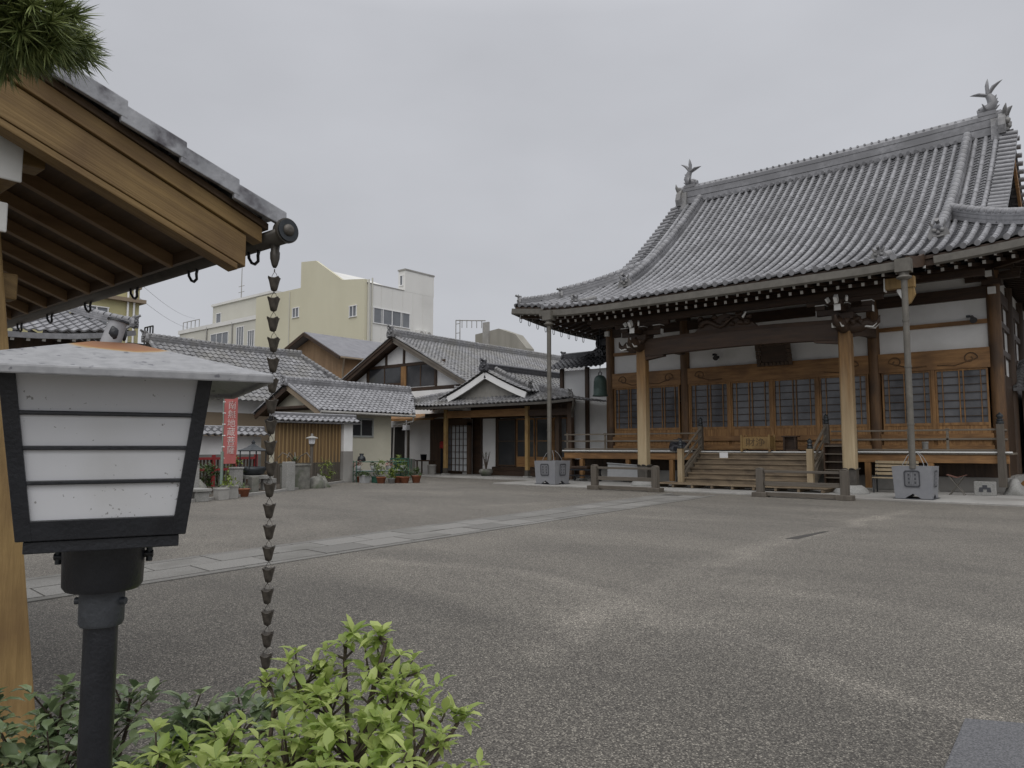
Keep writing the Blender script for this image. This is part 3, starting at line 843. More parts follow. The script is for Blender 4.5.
FAS = [(-.06, -.16), (.0, -.20), (.06, -.16), (.06, .0), (-.06, .0)]
def eave_gutter(u0, u1, d, n, drop=0.14):
    o = MB()
    o.sweep([(XC + u, 35.3 - d - .05, hall_z(u, d) - drop) for u in [u0 + (u1 - u0) * i / n for i in range(n + 1)]], [(a, b * 1.35) for a, b in FAS], side=(0, 1, 0))
    o.build('gutter', 'gutter', hall)
def eave_fascia(u0, u1, d, n, drop=0.1):
    o = MB()
    o.sweep([(XC + u, 35.3 - d + .12, hall_z(u, d) - drop) for u in [u0 + (u1 - u0) * i / n for i in range(n + 1)]], [(-.05, -.26), (.05, -.26), (.05, .06), (-.05, .06)], side=(0, 1, 0))
    o.build('eave_board', 'dark_x', hall)
eave_gutter(KL - .05, KR + .1, 12.4, 10); eave_fascia(KL, KR, 12.4, 10)
eave_gutter(KR + .3, 10.35, 10.3, 14); eave_fascia(KR, 10.3, 10.3, 14)
eave_gutter(-10.35, KL - .2, 10.3, 12); eave_fascia(-10.3, KL, 10.3, 12)
for sg in (-1, 1):
    o = MB()
    o.sweep([(XC + sg * 10.35, 35.3 + u, hd(10.3) + lift(abs(u), 10.3) - .14) for u in [-10.3 + 20.6 * i / 24 for i in range(25)]], [(a, b * 1.35) for a, b in FAS], side=(1, 0, 0))
    o.build('gutter', 'gutter', hall)
for kx, sg in ((KL, -1), (KR, 1)):                 # sides of the porch roof
    o = MB()
    o.sweep([(XC + kx, 35.3 - d, hd(d) - .02) for d in (10.05, 10.8, 11.5, 12.45)], [(-.05, -.3), (.05, -.3), (.05, .04), (-.05, .04)], side=(1, 0, 0))
    o.build('barge_board', 'dark_y', hall)
# rafters: two tiers, white painted ends
def rafter_mesh(L, slope, w, h):
    o = MB()
    o.bar((XC, WY, 0), (XC, WY - L, -L * slope), w, h, 0)
    e = Vector((0, -1, -slope)).normalized()
    c = Vector((XC, WY - L, -L * slope))
    o.bar(tuple(c), tuple(c + e * .012), w + .004, h + .004, 1)
    return o
base = rafter_mesh(2.6, .20, .085, .10).build('rafter', ['dark_y', 'white_end'], hall)
fly = rafter_mesh(1.5, .16, .07, .085).build('flying_rafter', ['dark_y', 'white_end'], hall)
basez, flyz = base.location.z, fly.location.z
first = True
for i in range(55):
    u = -9.9 + i * 0.3667
    k = KL + .1 < u < KR - .1
    d = 11.4 if k else 9.5
    zz = hall_z(u, 12.4 if k else 10.3)
    y_tip_b = 35.3 - d; z_tip_b = zz - (.42 if k else .40)
    y_tip_f = 35.3 - d - .72; z_tip_f = zz - .38
    ang_ok = k or abs(u) < 9.2
    for src, L, sl, yt, zt, dx in ((base, 2.6, .20, y_tip_b, z_tip_b, 0), (fly, 1.5, .16, y_tip_f, z_tip_f, .0)):
        dxv, dyv, dzv = u + dx, yt + L - WY, zt + L * sl
        if first:
            continue
        moved(src, dxv, dyv, dzv, hall)
    if first:
        b0 = (u, y_tip_b + 2.6 - WY, z_tip_b + 2.6 * .20); f0 = (u, y_tip_f + 1.5 - WY, z_tip_f + 1.5 * .16)
        first = False
base.location = Vector(base.location) + Vector(b0); fly.location = Vector(fly.location) + Vector(f0)
# side rafters seen under the left and right eaves
for sg in (-1, 1):
    o = MB()
    for i in range(39):
        y = 25.6 + i * 0.5
        z = hd(10.3) + lift(abs(y - 35.3), 10.3) - .36
        ui = max(7.2, abs(y - 35.3) + .15)
        if ui > 9.9: continue
        o.bar((XC + sg * ui, y, z + .62 * (10.1 - ui) / 2.9), (XC + sg * 10.1, y, z), .09, .11, 0)
        o.bar((XC + sg * 10.1, y, z), (XC + sg * 10.115, y, z), .095, .115, 1)
    tag(o.build('side_rafters', ['dark_x', 'white_end'], hall), kind='stuff')
# ---- frame
for x in PX:
    o = MB(); o.tube([(x, WY, 0.35), (x, WY, 7.2)], .20, 16); o.build('pillar', 'pillar_z', hall)
    o = MB(); o.cbox(x, WY, 0.05, .62, .62, .3); o.build('pillar_base', 'stone', hall, .03)
for y in (31.7, 35.3, 38.9, 42.5):
    for x in (PX[0], PX[3]):
        o = MB(); o.tube([(x, y, 0.05), (x, y, 7.2)], .19, 12); o.build('pillar', 'dark_z', hall)
for sg, x in ((-1, PX[0]), (1, PX[3])):
    o = MB(); xi = x - sg * .02
    o.box(min(xi, xi - sg * .1), max(xi, xi - sg * .1), WY, 42.5, 3.8, 7.3); o.build('plaster_wall', 'plaster', hall)
    o = MB()
    for z in (4.55, 5.50, 6.33): o.box(x - .07, x + .07, WY + .2, 42.3, z, z + (.2 if z < 6.3 else .42))
    for y in (29.9, 33.5, 37.1, 40.7): o.box(x - .065, x + .065, y - .07, y + .07, 1.3, 6.33)
    o.build('beam', 'dark_y', hall)
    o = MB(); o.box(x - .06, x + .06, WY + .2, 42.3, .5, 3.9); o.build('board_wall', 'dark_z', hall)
o = MB(); o.box(PX[0], PX[3], 38.85, 310.3, 0.3, 7.3); o.build('plaster_wall', 'plaster', hall)
for a, b in zip(PX[:-1], PX[1:]):
    x0, x1 = a + .16, b - .16
    o = MB(); o.box(x0, x1, WY + .02, WY + .1, 4.62, 7.35); o.build('plaster_wall', 'plaster', hall)
    o = MB(); o.box(x0, x1, WY - .07, WY + .11, 5.50, 5.64); o.build('beam', 'wood_x', hall)
    o = MB(); o.box(x0, x1, WY - .10, WY + .11, 6.33, 6.72); o.build('beam', 'dark_x', hall)
    # carved lintel with incised scrolls
    o = MB(); o.box(x0, x1, WY - .14, WY + .12, 4.05, 4.71)
    for ce, sg in ((x0 + .55, 1), (x1 - .55, -1)):
        pts = []
        for q in range(22):
            t = q / 21 * 4.6 * math.pi / 2
            rr = .22 - .17 * q / 21
            pts.append((ce - sg * rr * math.cos(t), WY - .145, 4.38 + rr * math.sin(t) * .95))
        pts = [(ce + sg * .95, WY - .145, 4.2), (ce + sg * .45, WY - .145, 4.16)] + pts
        o.tube(pts, .022, 6, 1)
    o.build('lintel', ['wood_x', 'pillar_z'], hall, .012)
    o = MB(); o.box(x0, x1, WY - .16, WY + .1, 1.72, 1.92); o.box(x0, x1, WY - .12, WY + .1, 1.36, 1.54); o.build('sill', 'wood_x', hall, .01)
    o = MB(); o.box(x0, x1, WY - .02, WY + .05, 1.36, 2.1); o.build('board_wall', 'board', hall)
o = MB(); o.box(PX[0] - .6, PX[3] + .6, WY - .2, WY + .2, 7.18, 7.42); o.build('beam', 'dark_x', hall)
for x in PX:                                       # bracket blocks on the wall pillars
    o = MB()
    o.cbox(x, WY, 6.72, .55, .55, .16); o.box(x - .75, x + .75, WY - .1, WY + .1, 6.88, 7.04)
    for q in (-.65, 0, .65): o.cbox(x + q, WY, 7.04, .26, .26, .14)
    o.box(x - .09, x + .09, WY - .85, WY, 6.86, 7.04); o.box(x - .095, x + .095, WY - .87, WY - .855, 6.85, 7.05, 1)
    o.box(x - .09, x + .09, WY - .45, WY - .3, 7.04, 7.2)
    if x in (PX[0], PX[3]): o.box(x - .11, x + .11, WY - .32, WY - .2, 6.4, 6.62, 1)
    o.build('bracket', ['dark_x', 'white_end'], hall, .012)
# ---- lattice doors
def lattice_door(x0, x1, z0, z1, y, lower):
    w = x1 - x0
    fr = MB(); s = .055
    fr.box(x0, x0 + s, y - .035, y + .02, z0, z1); fr.box(x1 - s, x1, y - .035, y + .02, z0, z1)
    fr.box(x0 + s, x1 - s, y - .034, y + .02, z1 - s, z1); fr.box(x0 + s, x1 - s, y - .034, y + .02, z0, z0 + s)
    fr.box(x0 + s, x1 - s, y - .034, y + .02, lower - .045, lower + .045)
    # centre pair of stiles, thin uprights at the sides
    for q in (.46, .54): fr.box(x0 + w * q - .016, x0 + w * q + .016, y - .03, y + .01, lower + .045, z1 - s)
    for q in (.14, .86): fr.box(x0 + w * q - .012, x0 + w * q + .012, y - .028, y + .01, lower + .045, z1 - s)
    nb = 7
    for k in range(1, nb):
        zz = lower + (z1 - lower) * k / nb
        fr.box(x0 + s, x1 - s, y - .025, y + .008, zz - .012, zz + .012, 1)
    d = fr.build('lattice_door', ['wood_z', 'dark_x'], hall)
    p = MB(); p.box(x0 + s, x1 - s, y + .022, y + .03, lower, z1 - s); p.build('pane', 'shoji', d)
    p = MB()
    nbd = max(2, int(w / .2))
    for k in range(nbd):
        xa = x0 + s + (w - 2 * s) * k / nbd
        p.box(xa, xa + (w - 2 * s) / nbd - .004, y - .01 - .004 * (k % 2), y + .02, z0 + s, lower - .045)
    p.build('lower_panel', 'board', d)
DZ0, DZ1, DL = 1.54, 4.05, 2.24
for a, b, n in ((PX[0], PX[1], 2), (PX[1], PX[2], 4), (PX[2], PX[3], 2)):
    x0, x1 = a + .24, b - .24
    w = (x1 - x0) / n
    for k in range(n):
        lattice_door(x0 + k * w + (.06 if k else 0), x0 + (k + 1) * w - (.06 if k < n - 1 else 0), DZ0, DZ1, WY - .06, DL)
    ms = [x0 + k * w for k in range(1, n)] + ([x0 - .026, x1 + .026] if n == 4 else [])
    for xm in ms:
        hw_ = .055 if x0 < xm < x1 else .024
        o = MB(); o.box(xm - hw_, xm + hw_, WY - .13, WY + .1, 1.92, 4.05); o.build('mullion', 'wood_z', hall, .006)
# ---- raised foundation and dark crawl space
o = MB(); o.box(PX[0] - .3, PX[3] + .3, 27.55, 42.5, 0.05, .52); o.build('foundation', 'conc', hall, .02)
o = MB(); o.box(PX[0] - 1.4, PX[3] + .2, 27.75, 27.85, .52, 1.3); o.build('crawl_space_shade', 'dark_z', hall)  # dark sheet standing in for the shade between foundation and veranda floor
# ---- veranda
VY0 = 26.6
o = MB()
n = 82
for i in range(n):
    x0 = -19.15 + i * (16.55 / n)
    if -12.55 < x0 < -8.2 and False: continue
    o.box(x0, x0 + 16.55 / n - .006, VY0 + random.uniform(0, .006), WY - .18, 1.25, 1.31)
o.build('veranda_floor', 'grey_y', hall)
o = MB(); o.box(-19.15, -12.95, VY0 - .035, VY0 - .003, 1.30, 1.345); o.box(-7.65, -2.6, VY0 - .035, VY0 - .003, 1.30, 1.345)
o.build('veranda_edge', 'white_end', hall)
o = MB(); o.box(-12.62, -8.0, VY0 - .035, VY0 - .003, 1.285, 1.33); o.build('veranda_edge', 'white_end', hall)
for a, b in ((-19.1, -12.9), (-7.7, -2.7)):
    o = MB(); o.box(a, b, VY0 + .05, VY0 + .2, .98, 1.245); o.build('veranda_beam', 'wood_x', hall, .01)
for x in (-18.2, -15.9, -13.9, -6.67, -4.8):
    o = MB(); o.cbox(x, VY0 + .13, .1, .17, .17, .87); o.build('veranda_post', 'wood_z', hall, .008)
    o = MB(); o.cbox(x, VY0 + .13, .03, .34, .34, .1); o.build('post_stone', 'stone', hall, .02)
def giboshi(mb, c, r, mi=0):
    mb.lathe(c, [(r * 1.02, 0), (r * 1.05, .08), (r * .8, .085), (r * .8, .11), (r * 1.05, .115), (r * 1.05, .14), (r * .6, .16), (r * .95, .22), (r * .9, .27), (r * .5, .31), (r * .12, .345), (0.002, .36)], 14, mi)
def railing(x0, x1, y, posts, name='railing'):
    o = MB()
    o.box(x0, x1, y - .035, y + .035, 1.99, 2.045); o.box(x0, x1, y - .03, y + .03, 1.70, 1.76); o.box(x0, x1, y - .035, y + .035, 1.36, 1.42)
    for x in posts:
        o.cbox(x, y, 1.31, .075, .06, .68); o.cbox(x, y, 2.04, .11, .09, .03)
    return o.build(name, 'grey_x', hall, .006)
railing(-19.1, -12.82, VY0 + .1, (-18.95, -17.0, -14.95))
railing(-7.8, -2.95, VY0 + .1, (-7.0, -5.4, -4.3))
for z in (1.99, 1.70):
    o = MB(); o.box(-2.9, -2.85, VY0 + .1, WY, z, z + .06); o.build('rail', 'grey_y', hall, .006)
o = MB(); o.cbox(-2.88, VY0 - .02, .28, .21, .21, .95, 0); o.cbox(-2.88, VY0 - .02, 1.23, .19, .19, .95, 0); giboshi(o, (-2.88, VY0 - .02, 2.18), .1, 2)
o.build('veranda_corner_post', ['grey_z', 'wood_z', 'bronze'], hall, .008)
# ---- stairs
o = MB()
ns = 6
for k in range(ns):
    y0 = 25.05 + k * .26; z1 = .38 + k * .175
    o.box(-12.55, -8.05, y0, y0 + .30, z1 - .055, z1)
st = o.build('stair', 'step', hall, .01)
o = MB()
for k in range(ns):
    y0 = 25.05 + k * .26; z1 = .38 + k * .175
    o.box(-12.53, -8.07, y0 + .05, y0 + .08, max(.06, z1 - .22), z1 - .057)
o.build('riser', 'step', st)
for x in (-12.62, -7.98):
    o = MB(); poly = [(25.0, .22), (25.0, .42), (26.55, 1.45), (26.62, 1.45), (26.62, 1.0), (25.35, .22)]
    o.prism(poly, lambda p, d, x=x: (x + d, p[0], p[1]), -.045, .045); o.build('stair_string', 'grey_y', st, .006)
    o = MB()
    o.bar((x, 24.98, 1.22), (x, 26.66, 2.2), .075, .06); o.bar((x, 24.98, .9), (x, 26.66, 1.88), .06, .06); o.bar((x, 24.98, .58), (x, 26.66, 1.56), .06, .06)
    o.build('stair_rail', 'grey_y', st, .006)
    o = MB(); o.cbox(x, 24.95, .2, .19, .19, 1.22); o.build('newel_post', 'pale_z', st, .008)
    o = MB(); giboshi(o, (x, 24.95, 1.42), .09); o.build('post_finial', 'bronze', st)
    o = MB(); o.cbox(x - .02 * (1 if x < XC else -1), 26.7, 1.3, .17, .17, .98); o.build('newel_post', 'grey_z', st, .008)
    o = MB(); giboshi(o, (x - .02 * (1 if x < XC else -1), 26.7, 2.28), .085); o.build('post_finial', 'bronze', st)
o = MB()                                           # slatted landing in front of the steps
for k in range(7): o.box(-13.3, -7.2, 23.9 + k * .155, 24.03 + k * .155, .165, .20)
for k in range(9): o.box(-13.2 + k * .73, -13.12 + k * .73, 23.92, 24.95, .06, .163)
o.build('slatted_landing', 'step', hall, .005)
# ---- porch columns, beam, brackets
KY = 24.6
for x in (PX[1] - .02, PX[2] + .02):
    o = MB(); o.tube([(x, KY, .06), (x, KY, .12), (x, KY, .22), (x, KY, .3)], [.52, .5, .42, .3], 20); o.build('column_stone', 'stone', hall)
    o = MB(); s = .19; c = .05
    oct_ = [(-s + c, -s), (s - c, -s), (s, -s + c), (s, s - c), (s - c, s), (-s + c, s), (-s, s - c), (-s, -s + c)]
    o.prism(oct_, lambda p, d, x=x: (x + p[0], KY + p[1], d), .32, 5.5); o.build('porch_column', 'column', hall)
    o = MB(); o.prism([(p[0] * 1.07, p[1] * 1.07) for p in oct_], lambda p, d, x=x: (x + p[0], KY + p[1], d), .29, .78)
    for q in (-.1, .1): 
        o.tube([(x + q, KY - s * 1.085, .78), (x + q, KY - s * 1.05, .79)], .09, 12); o.tube([(x + s * 1.085, KY + q, .78), (x + s * 1.05, KY + q, .79)], .09, 12)
    o.build('column_shoe', 'copper', hall)
    sg = -1 if x < XC else 1
    b = MB()                                       # bracket set with carved beast heads
    b.cbox(x, KY, 5.5, .62, .62, .2); b.box(x - .85, x + .85, KY - .09, KY + .09, 5.7, 5.88)
    for q in (-.7, 0, .7): b.cbox(x + q, KY, 5.88, .3, .3, .17)
    b.box(x - 1.15, x + 1.15, KY - .09, KY + .09, 6.05, 6.2)
    b.box(x - .09, x + .09, KY - .75, KY + .75, 5.72, 5.9); b.cbox(x, KY - .62, 5.9, .26, .26, .15)
    for q in (-.85, .85): b.box(x + q - .012 if q > 0 else x + q - .004, x + q + .004 if q > 0 else x + q + .012, KY - .1, KY + .1, 5.69, 5.89, 1)
    b.box(x - .1, x + .1, KY - .77, KY - .752, 5.71, 5.91, 1)
    for q in (-.7, 0, .7): b.cbox(x + q, KY - .005, 6.02, .32, .32, .03, 1)
    bo = b.build('bracket', ['dark_x', 'white_end'], hall, .01)
    for dx, dy in ((sg, 0), (0, -1)):
        h = MB()
        p = Vector((x, KY, 5.25)); dv = Vector((dx, dy, 0))
        h.tube([tuple(p + dv * .15), tuple(p + dv * .45 + Vector((0, 0, .02))), tuple(p + dv * .68 + Vector((0, 0, .1))), tuple(p + dv * .85 + Vector((0, 0, .0)))], [.2, .2, .17, .09], 10)
        sv = Vector((-dy, dx, 0))
        h.tube([tuple(p + dv * .75), tuple(p + dv * .98 + Vector((0, 0, .12))), tuple(p + dv * 1.02 + Vector((0, 0, .3)))], [.09, .07, .02], 8)
        for q in (-1, 1):
            h.tube([tuple(p + dv * .55 + sv * .1 * q), tuple(p + dv * .85 + sv * .14 * q + Vector((0, 0, -.06))), tuple(p + dv * .97 + sv * .12 * q + Vector((0, 0, .05)))], [.04, .03, .006], 6, 1)
            h.blob(tuple(p + dv * .5 + sv * .17 * q + Vector((0, 0, .14))), .07, .07, .1, zmin=-1)
        h.blob(tuple(p + dv * .2 + Vector((0, 0, .2))), .22, .22, .18, zmin=-1, rough=.5)
        h.build('beast_head', ['dark_x', 'white_end'], bo)
    w = MB()                                       # white carved tails below the eaves
    for q in (-1, 1): w.bar((x + q * .26, KY - .72, 6.0), (x + q * .30, KY - .80, 6.12), .06, .12, 0)
    w.bar((x, KY - .8, 5.97), (x, KY - .93, 6.14), .10, .2, 0); w.build('carved_tail', 'white_end', bo)
    o = MB()                                       # tie beam from the porch to the hall
    o.sweep([(x, KY + .15 + (3.2) * t, 5.15 + .35 * math.sin(math.pi * t * .5)) for t in (0, .2, .4, .6, .8, 1)], [(-.12, -.2), (.12, -.2), (.12, .2), (-.12, .2)], side=(1, 0, 0))
    o.build('tie_beam', 'dark_y', hall)
o = MB(); xa, xb = PX[1] + .16, PX[2] - .16
o.sweep([(lerp(xa, xb, t), KY, 5.2 + .09 * math.sin(math.pi * t)) for t in [i / 14 for i in range(15)]], [(-.15, -.32), (.15, -.32), (.17, -.1), (.17, .18), (.13, .33), (-.13, .33), (-.17, .18), (-.17, -.1)], side=(0, 1, 0))
for sg, xe in ((1, xa), (-1, xb)):                 # shouldered ends with scroll
    o.bar((xe, KY, 4.83), (xe + sg * .75, KY, 4.93), .24, .16)
o.build('rainbow_beam', 'dark_x', hall)
o = MB(); o.box(XC - 5.9, XC + 5.6, KY - .13, KY + .13, 6.2, 6.42); o.build('porch_purlin', 'dark_x', hall)
o = MB(); o.box(PX[0], PX[3], KY + 1.7, KY + 1.9, 6.75, 6.95); o.build('eave_purlin', 'dark_x', hall)
# carved strut with dragon in the middle of the beam
o = MB()
poly = [(-1.15, 0), (-1.0, .16), (-.6, .24), (-.3, .5), (0, .6), (.3, .5), (.6, .24), (1.0, .16), (1.15, 0)]
o.prism(poly, lambda p, d: (-10.6 + p[0], KY + d, 5.6 + p[1] * .95), -.1, .1)
rr_ = random.Random(5)
pts = [(-11.5 + i * .15, KY - .16 - .05 * math.sin(i * 1.1), 5.78 + .13 * math.sin(i * .9) + .012 * i) for i in range(13)]
o.tube(pts, [.06 + .03 * math.sin(i * .5) for i in range(13)], 8)
for i in range(14):
    o.blob((-11.5 + rr_.uniform(0, 1.9), KY - .13, 5.72 + rr_.uniform(0, .38)), .11, .1, .08, seed=i, zmin=-1)
o.tube([(-9.9, KY - .2, 5.95), (-9.75, KY - .3, 6.1)], [.05, .02], 6, 1)
o.build('dragon_carving', ['dark_x', 'white_end'], hall)
# golden beam nose and carved pendant at the right end of the porch roof
o = MB(); o.box(XC + KR - .75, XC + KR + .02, 23.5, 23.72, 6.1, 6.42); o.box(XC + KR - .79, XC + KR - .752, 23.49, 23.73, 6.05, 6.44, 1)
o.prism([(-.2, 0), (.12, 0), (.15, -.22), (.02, -.45), (-.06, -.5), (-.1, -.3), (-.2, -.18)], lambda p, d: (XC + KR - .12 + p[0], 23.6 + d, 6.1 + p[1]), -.06, .06)
o.prism([(-.2, -.02), (-.15, -.2), (-.08, -.42), (-.16, -.36), (-.3, -.1), (-.3, -.02)], lambda p, d: (XC + KR - .15 + p[0], 23.6 + d, 6.1 + p[1]), -.05, .05, 1)
o.build('beam_nose', ['post', 'white_end'], hall, .008)
# diagonal corner rafters with white ends under the left corner
for sg in (-1, 1):
    o = MB()
    a = Vector((XC + sg * 7.3, 28.0, 7.35)); b = Vector((XC + sg * 10.1, 25.2, 7.28))
    o.bar(tuple(a), tuple(b), .18, .24, 0)
    dd = (b - a).normalized()
    o.bar(tuple(b), tuple(b + dd * .02), .19, .25, 1)
    o.build('corner_rafter', ['dark_y', 'white_end'], hall)
# down pipes standing over the two rain tanks
def downspout(x, y, ztop):
    o = MB()
    o.tube([(x, y, .9), (x, y, ztop - .35)], .085, 12)
    for z in (2.1, 3.7, 5.0): o.tube([(x, y, z), (x, y, z + .05)], .097, 12)
    o.tube([(x, y, ztop - .42), (x, y, ztop - .36), (x, y, ztop - .33), (x, y, ztop - .28), (x, y, ztop - .2)], [.1, .2, .2, .12, .14], 12)
    o.box(x - .2, x + .2, y - .17, y + .17, ztop - .2, ztop + .18)
    return o.build('downspout', 'gutter', hall)
downspout(-4.55, 22.82, 6.6); downspout(-17.05, 22.82, 6.6)
# wire brackets hanging under the left eave
o = MB()
for i in range(9):
    y = 25.4 + i * .62; x = XC - 10.25; z = hd(10.3) + lift(abs(y - 35.3), 10.3) - .45
    o.tube([(x, y - .07, z + .12), (x, y - .07, z - .12), (x, y - .045, z - .19), (x, y, z - .21), (x, y + .045, z - .19), (x, y + .07, z - .12), (x, y + .07, z + .12)], .014, 5)
o.build('gutter_hooks', 'iron', hall)
# ------------------------------------------------------------------ lettering
def text_into(mb, s, size, place, mi=0, depth=0.004, vertical=False, lead=1.05):
    """glyph outlines extruded; place(x, y, d) -> xyz, text centred on the origin"""
    rows = list(s) if vertical else [s]
    n = len(rows)
    for i, t in enumerate(rows):
        cu = bpy.data.curves.new('glyphs', 'FONT')
        cu.body = t; cu.size = size; cu.align_x = 'CENTER'; cu.align_y = 'CENTER'; cu.extrude = depth; cu.resolution_u = 3
        ob = bpy.data.objects.new('glyphs', cu)
        col.objects.link(ob)
        bpy.context.view_layer.update()
        me = bpy.data.meshes.new_from_object(ob.evaluated_get(bpy.context.evaluated_depsgraph_get()))
        dy = ((n - 1) / 2 - i) * size * lead
        vs = [place(v.co.x, v.co.y + dy, v.co.z) for v in me.vertices]
        mb.add(vs, [tuple(p.vertices) for p in me.polygons], mi)
        bpy.data.meshes.remove(me)
        bpy.data.objects.remove(ob); bpy.data.curves.remove(cu)

# ------------------------------------------------------------------ loose things at the hall
def low_fence(x0, x1, y, label):
    t = thing('low_fence', ((x0 + x1) / 2, y, 0), label, 'fence', 'low wooden barriers before the steps')
    for x in (x0, x1):
        o = MB(); o.cbox(x, y, .06, .21, .21, .76); o.prism([(-.105, 0), (.105, 0), (.085, .03), (0, .055), (-.085, .03)], lambda p, d, x=x: (x + p[0], y + d, .82 + p[1]), -.1, .1)
        o.build('post', 'grey_z', t, .012)
        o = MB(); o.cbox(x, y, 0.0, .44, .36, .14); o.build('foot', 'grey_z', t, .015)
    for z, w, h in ((.72, .08, .075), (.36, .06, .13), (.05, .14, .11)):
        o = MB(); o.box(x0 + .125, x1 - .125, y - w / 2, y + w / 2, z - h / 2 + .04, z + h / 2 + .04); o.build('rail', 'grey_dark_x', t, .01)
low_fence(-14.42, -12.03, 21.95, 'low grey wooden barrier left of the path, near the wooden column')
low_fence(-8.5, -6.1, 21.95, 'low grey wooden barrier in front of the wide steps, beside the right column')

def rain_tank(cx, cy, label):
    t = thing('rain_tank', (cx, cy, .05), label, 'rain tank', 'cast rain tanks under the down pipes')
    s0, s1 = .45, .50
    o = MB()
    z0, z1 = .07, .95
    w = .06
    for sx, sy in ((1, 0), (-1, 0), (0, 1), (0, -1)):        # four leaning sides with an arched cut-out at the foot
        def P(a, z, d):
            s = lerp(s0, s1, (z - z0) / (z1 - z0)) - d
            return (cx + sx * s - sy * a, cy + sy * s + sx * a, z)
        poly = [(-s0, z0), (-.2, z0), (-.12, z0 + .06), (-.03, z0 + .11), (0, z0 + .14), (.03, z0 + .11), (.12, z0 + .06), (.2, z0), (s0, z0), (s1, z1), (-s1, z1)]
        vs = [P(a, z, 0) for a, z in poly] + [P(a * .88, z, w) for a, z in poly]
        n = len(poly)
        # faces as a fan around the arch crown so that the concave outline stays clean
        fr = [(0, 1, 10), (1, 2, 10), (2, 3, 10), (3, 4, 10), (4, 9, 10), (4, 5, 9), (5, 6, 9), (6, 7, 9), (7, 8, 9)]
        o.add(vs, fr + [tuple(n + i for i in f) for f in fr] + [(i, (i + 1) % n, n + (i + 1) % n, n + i) for i in range(n)], 0)
    o.box(cx - .43, cx + .43, cy - .43, cy + .43, .70, .74, 1)
    o.box(cx - .40, cx + .40, cy - .40, cy + .40, .19, .21, 1)
    o.build('tank', ['cast', 'cast_dark'], t)
    for sx, sy in ((0, -1), (1, 0)):                          # square seal in relief
        e = MB()
        def Q(a, z, d, sx=sx, sy=sy):
            s = lerp(s0, s1, (z - z0) / (z1 - z0)) + d
            return (cx + sx * s - sy * a, cy + sy * s + sx * a, z)
        ring = [(-.2, .42), (-.16, .38), (.16, .38), (.2, .42), (.2, .80), (.16, .84), (-.16, .84), (-.2, .80)]
        inn = [(a * .84, .61 + (z - .61) * .84) for a, z in ring]
        vs = [Q(a, z, .022) for a, z in ring] + [Q(a, z, .022) for a, z in inn]
        e.add(vs, [(i, (i + 1) % 8, 8 + (i + 1) % 8, 8 + i) for i in range(8)], 1)
        def rel(a0, a1, b0, b1, mi=0):
            vs = [Q(a, z, .0) for z in (b0, b1) for a in (a0, a1)] + [Q(a, z, .02) for z in (b0, b1) for a in (a0, a1)]
            e.add(vs, [(4, 5, 7, 6), (0, 1, 5, 4), (1, 3, 7, 5), (3, 2, 6, 7), (2, 0, 4, 6)], mi)
        rel(-.012, .012, .44, .79)
        for q in (-.08, .08):
            rel(q - .05, q + .05, .76, .78, 0); rel(q - .05, q + .05, .67, .69); rel(q - .05, q + .05, .55, .57); rel(q - .05, q + .05, .45, .47)
            rel(q - .05, q - .033, .45, .78); rel(q + .033, q + .05, .45, .78)
            for zz in (.50, .61, .72): rel(q - .018, q + .018, zz - .018, zz + .018, 1)
        e.build('seal_relief', ['cast', 'cast_dark'], t)
    o = MB(); o.box(cx - .5, cx + .5, cy - .5, cy + .5, .045, .069); o.build('foot_plate', 'cast_dark', t)
    # wire stays tied round the down pipe
    o = MB()
    for dx, dy in ((-.24, -.24), (.24, -.24), (.24, .24), (-.24, .24)):
        o.tube([(cx + dx, cy + dy, .74), (cx + dx * 1.1, cy + dy * 1.1, 1.0), (cx + dx * .7, cy + dy * .7, 1.22), (cx + dx * .3, cy + dy * .3, 1.34)], .009, 6)
    o.build('stay', 'plastic', t)
rain_tank(-4.58, 23.3, 'grey cast rain tank with square seal beside the bench, right of the steps')
rain_tank(-17.2, 23.2, 'grey cast rain tank with square seal standing near the dark house entrance')

# offering box
t = thing('offering_box', (-10.46, 26.75, 1.31), 'slatted wooden offering box with two dark characters at the stair head', 'offering box')
o = MB()
bx0, bx1, by0, by1 = -10.93, -9.88, 26.48, 26.98
o.box(bx0, bx1, by0, by0 + .03, 1.42, 1.86); o.box(bx0, bx1, by1 - .03, by1, 1.42, 1.86); o.box(bx0, bx0 + .03, by0 + .03, by1 - .03, 1.42, 1.86); o.box(bx1 - .03, bx1, by0 + .03, by1 - .03, 1.42, 1.86); o.box(bx0 + .03, bx1 - .03, by0 + .03, by1 - .03, 1.42, 1.45)
o.build('box', 'post', t, .004)
o = MB()
for x in (bx0 - .03, bx1 - .04):
    for y in (by0 - .03, by1 - .04): o.box(x, x + .07, y, y + .07, 1.31, 1.93)
o.build('corner_posts', 'post', t, .005)
o = MB()
for i in range(10): o.bar((bx0 + .08 + i * .1, by0, 1.865), (bx0 + .08 + i * .1, by1, 1.865), .045, .05, 0, (0.5, 0, 1))
o.build('top_slats', 'wood_z', t)
o = MB(); text_into(o, '財浄', .30, lambda x, y, d: (-10.40 + x * 1.25, by0 - .006 - d, 1.635 + y)); o.build('lettering', M('faded_ink', (.07, .045, .025), (.10, .065, .035), 6, .8), t)
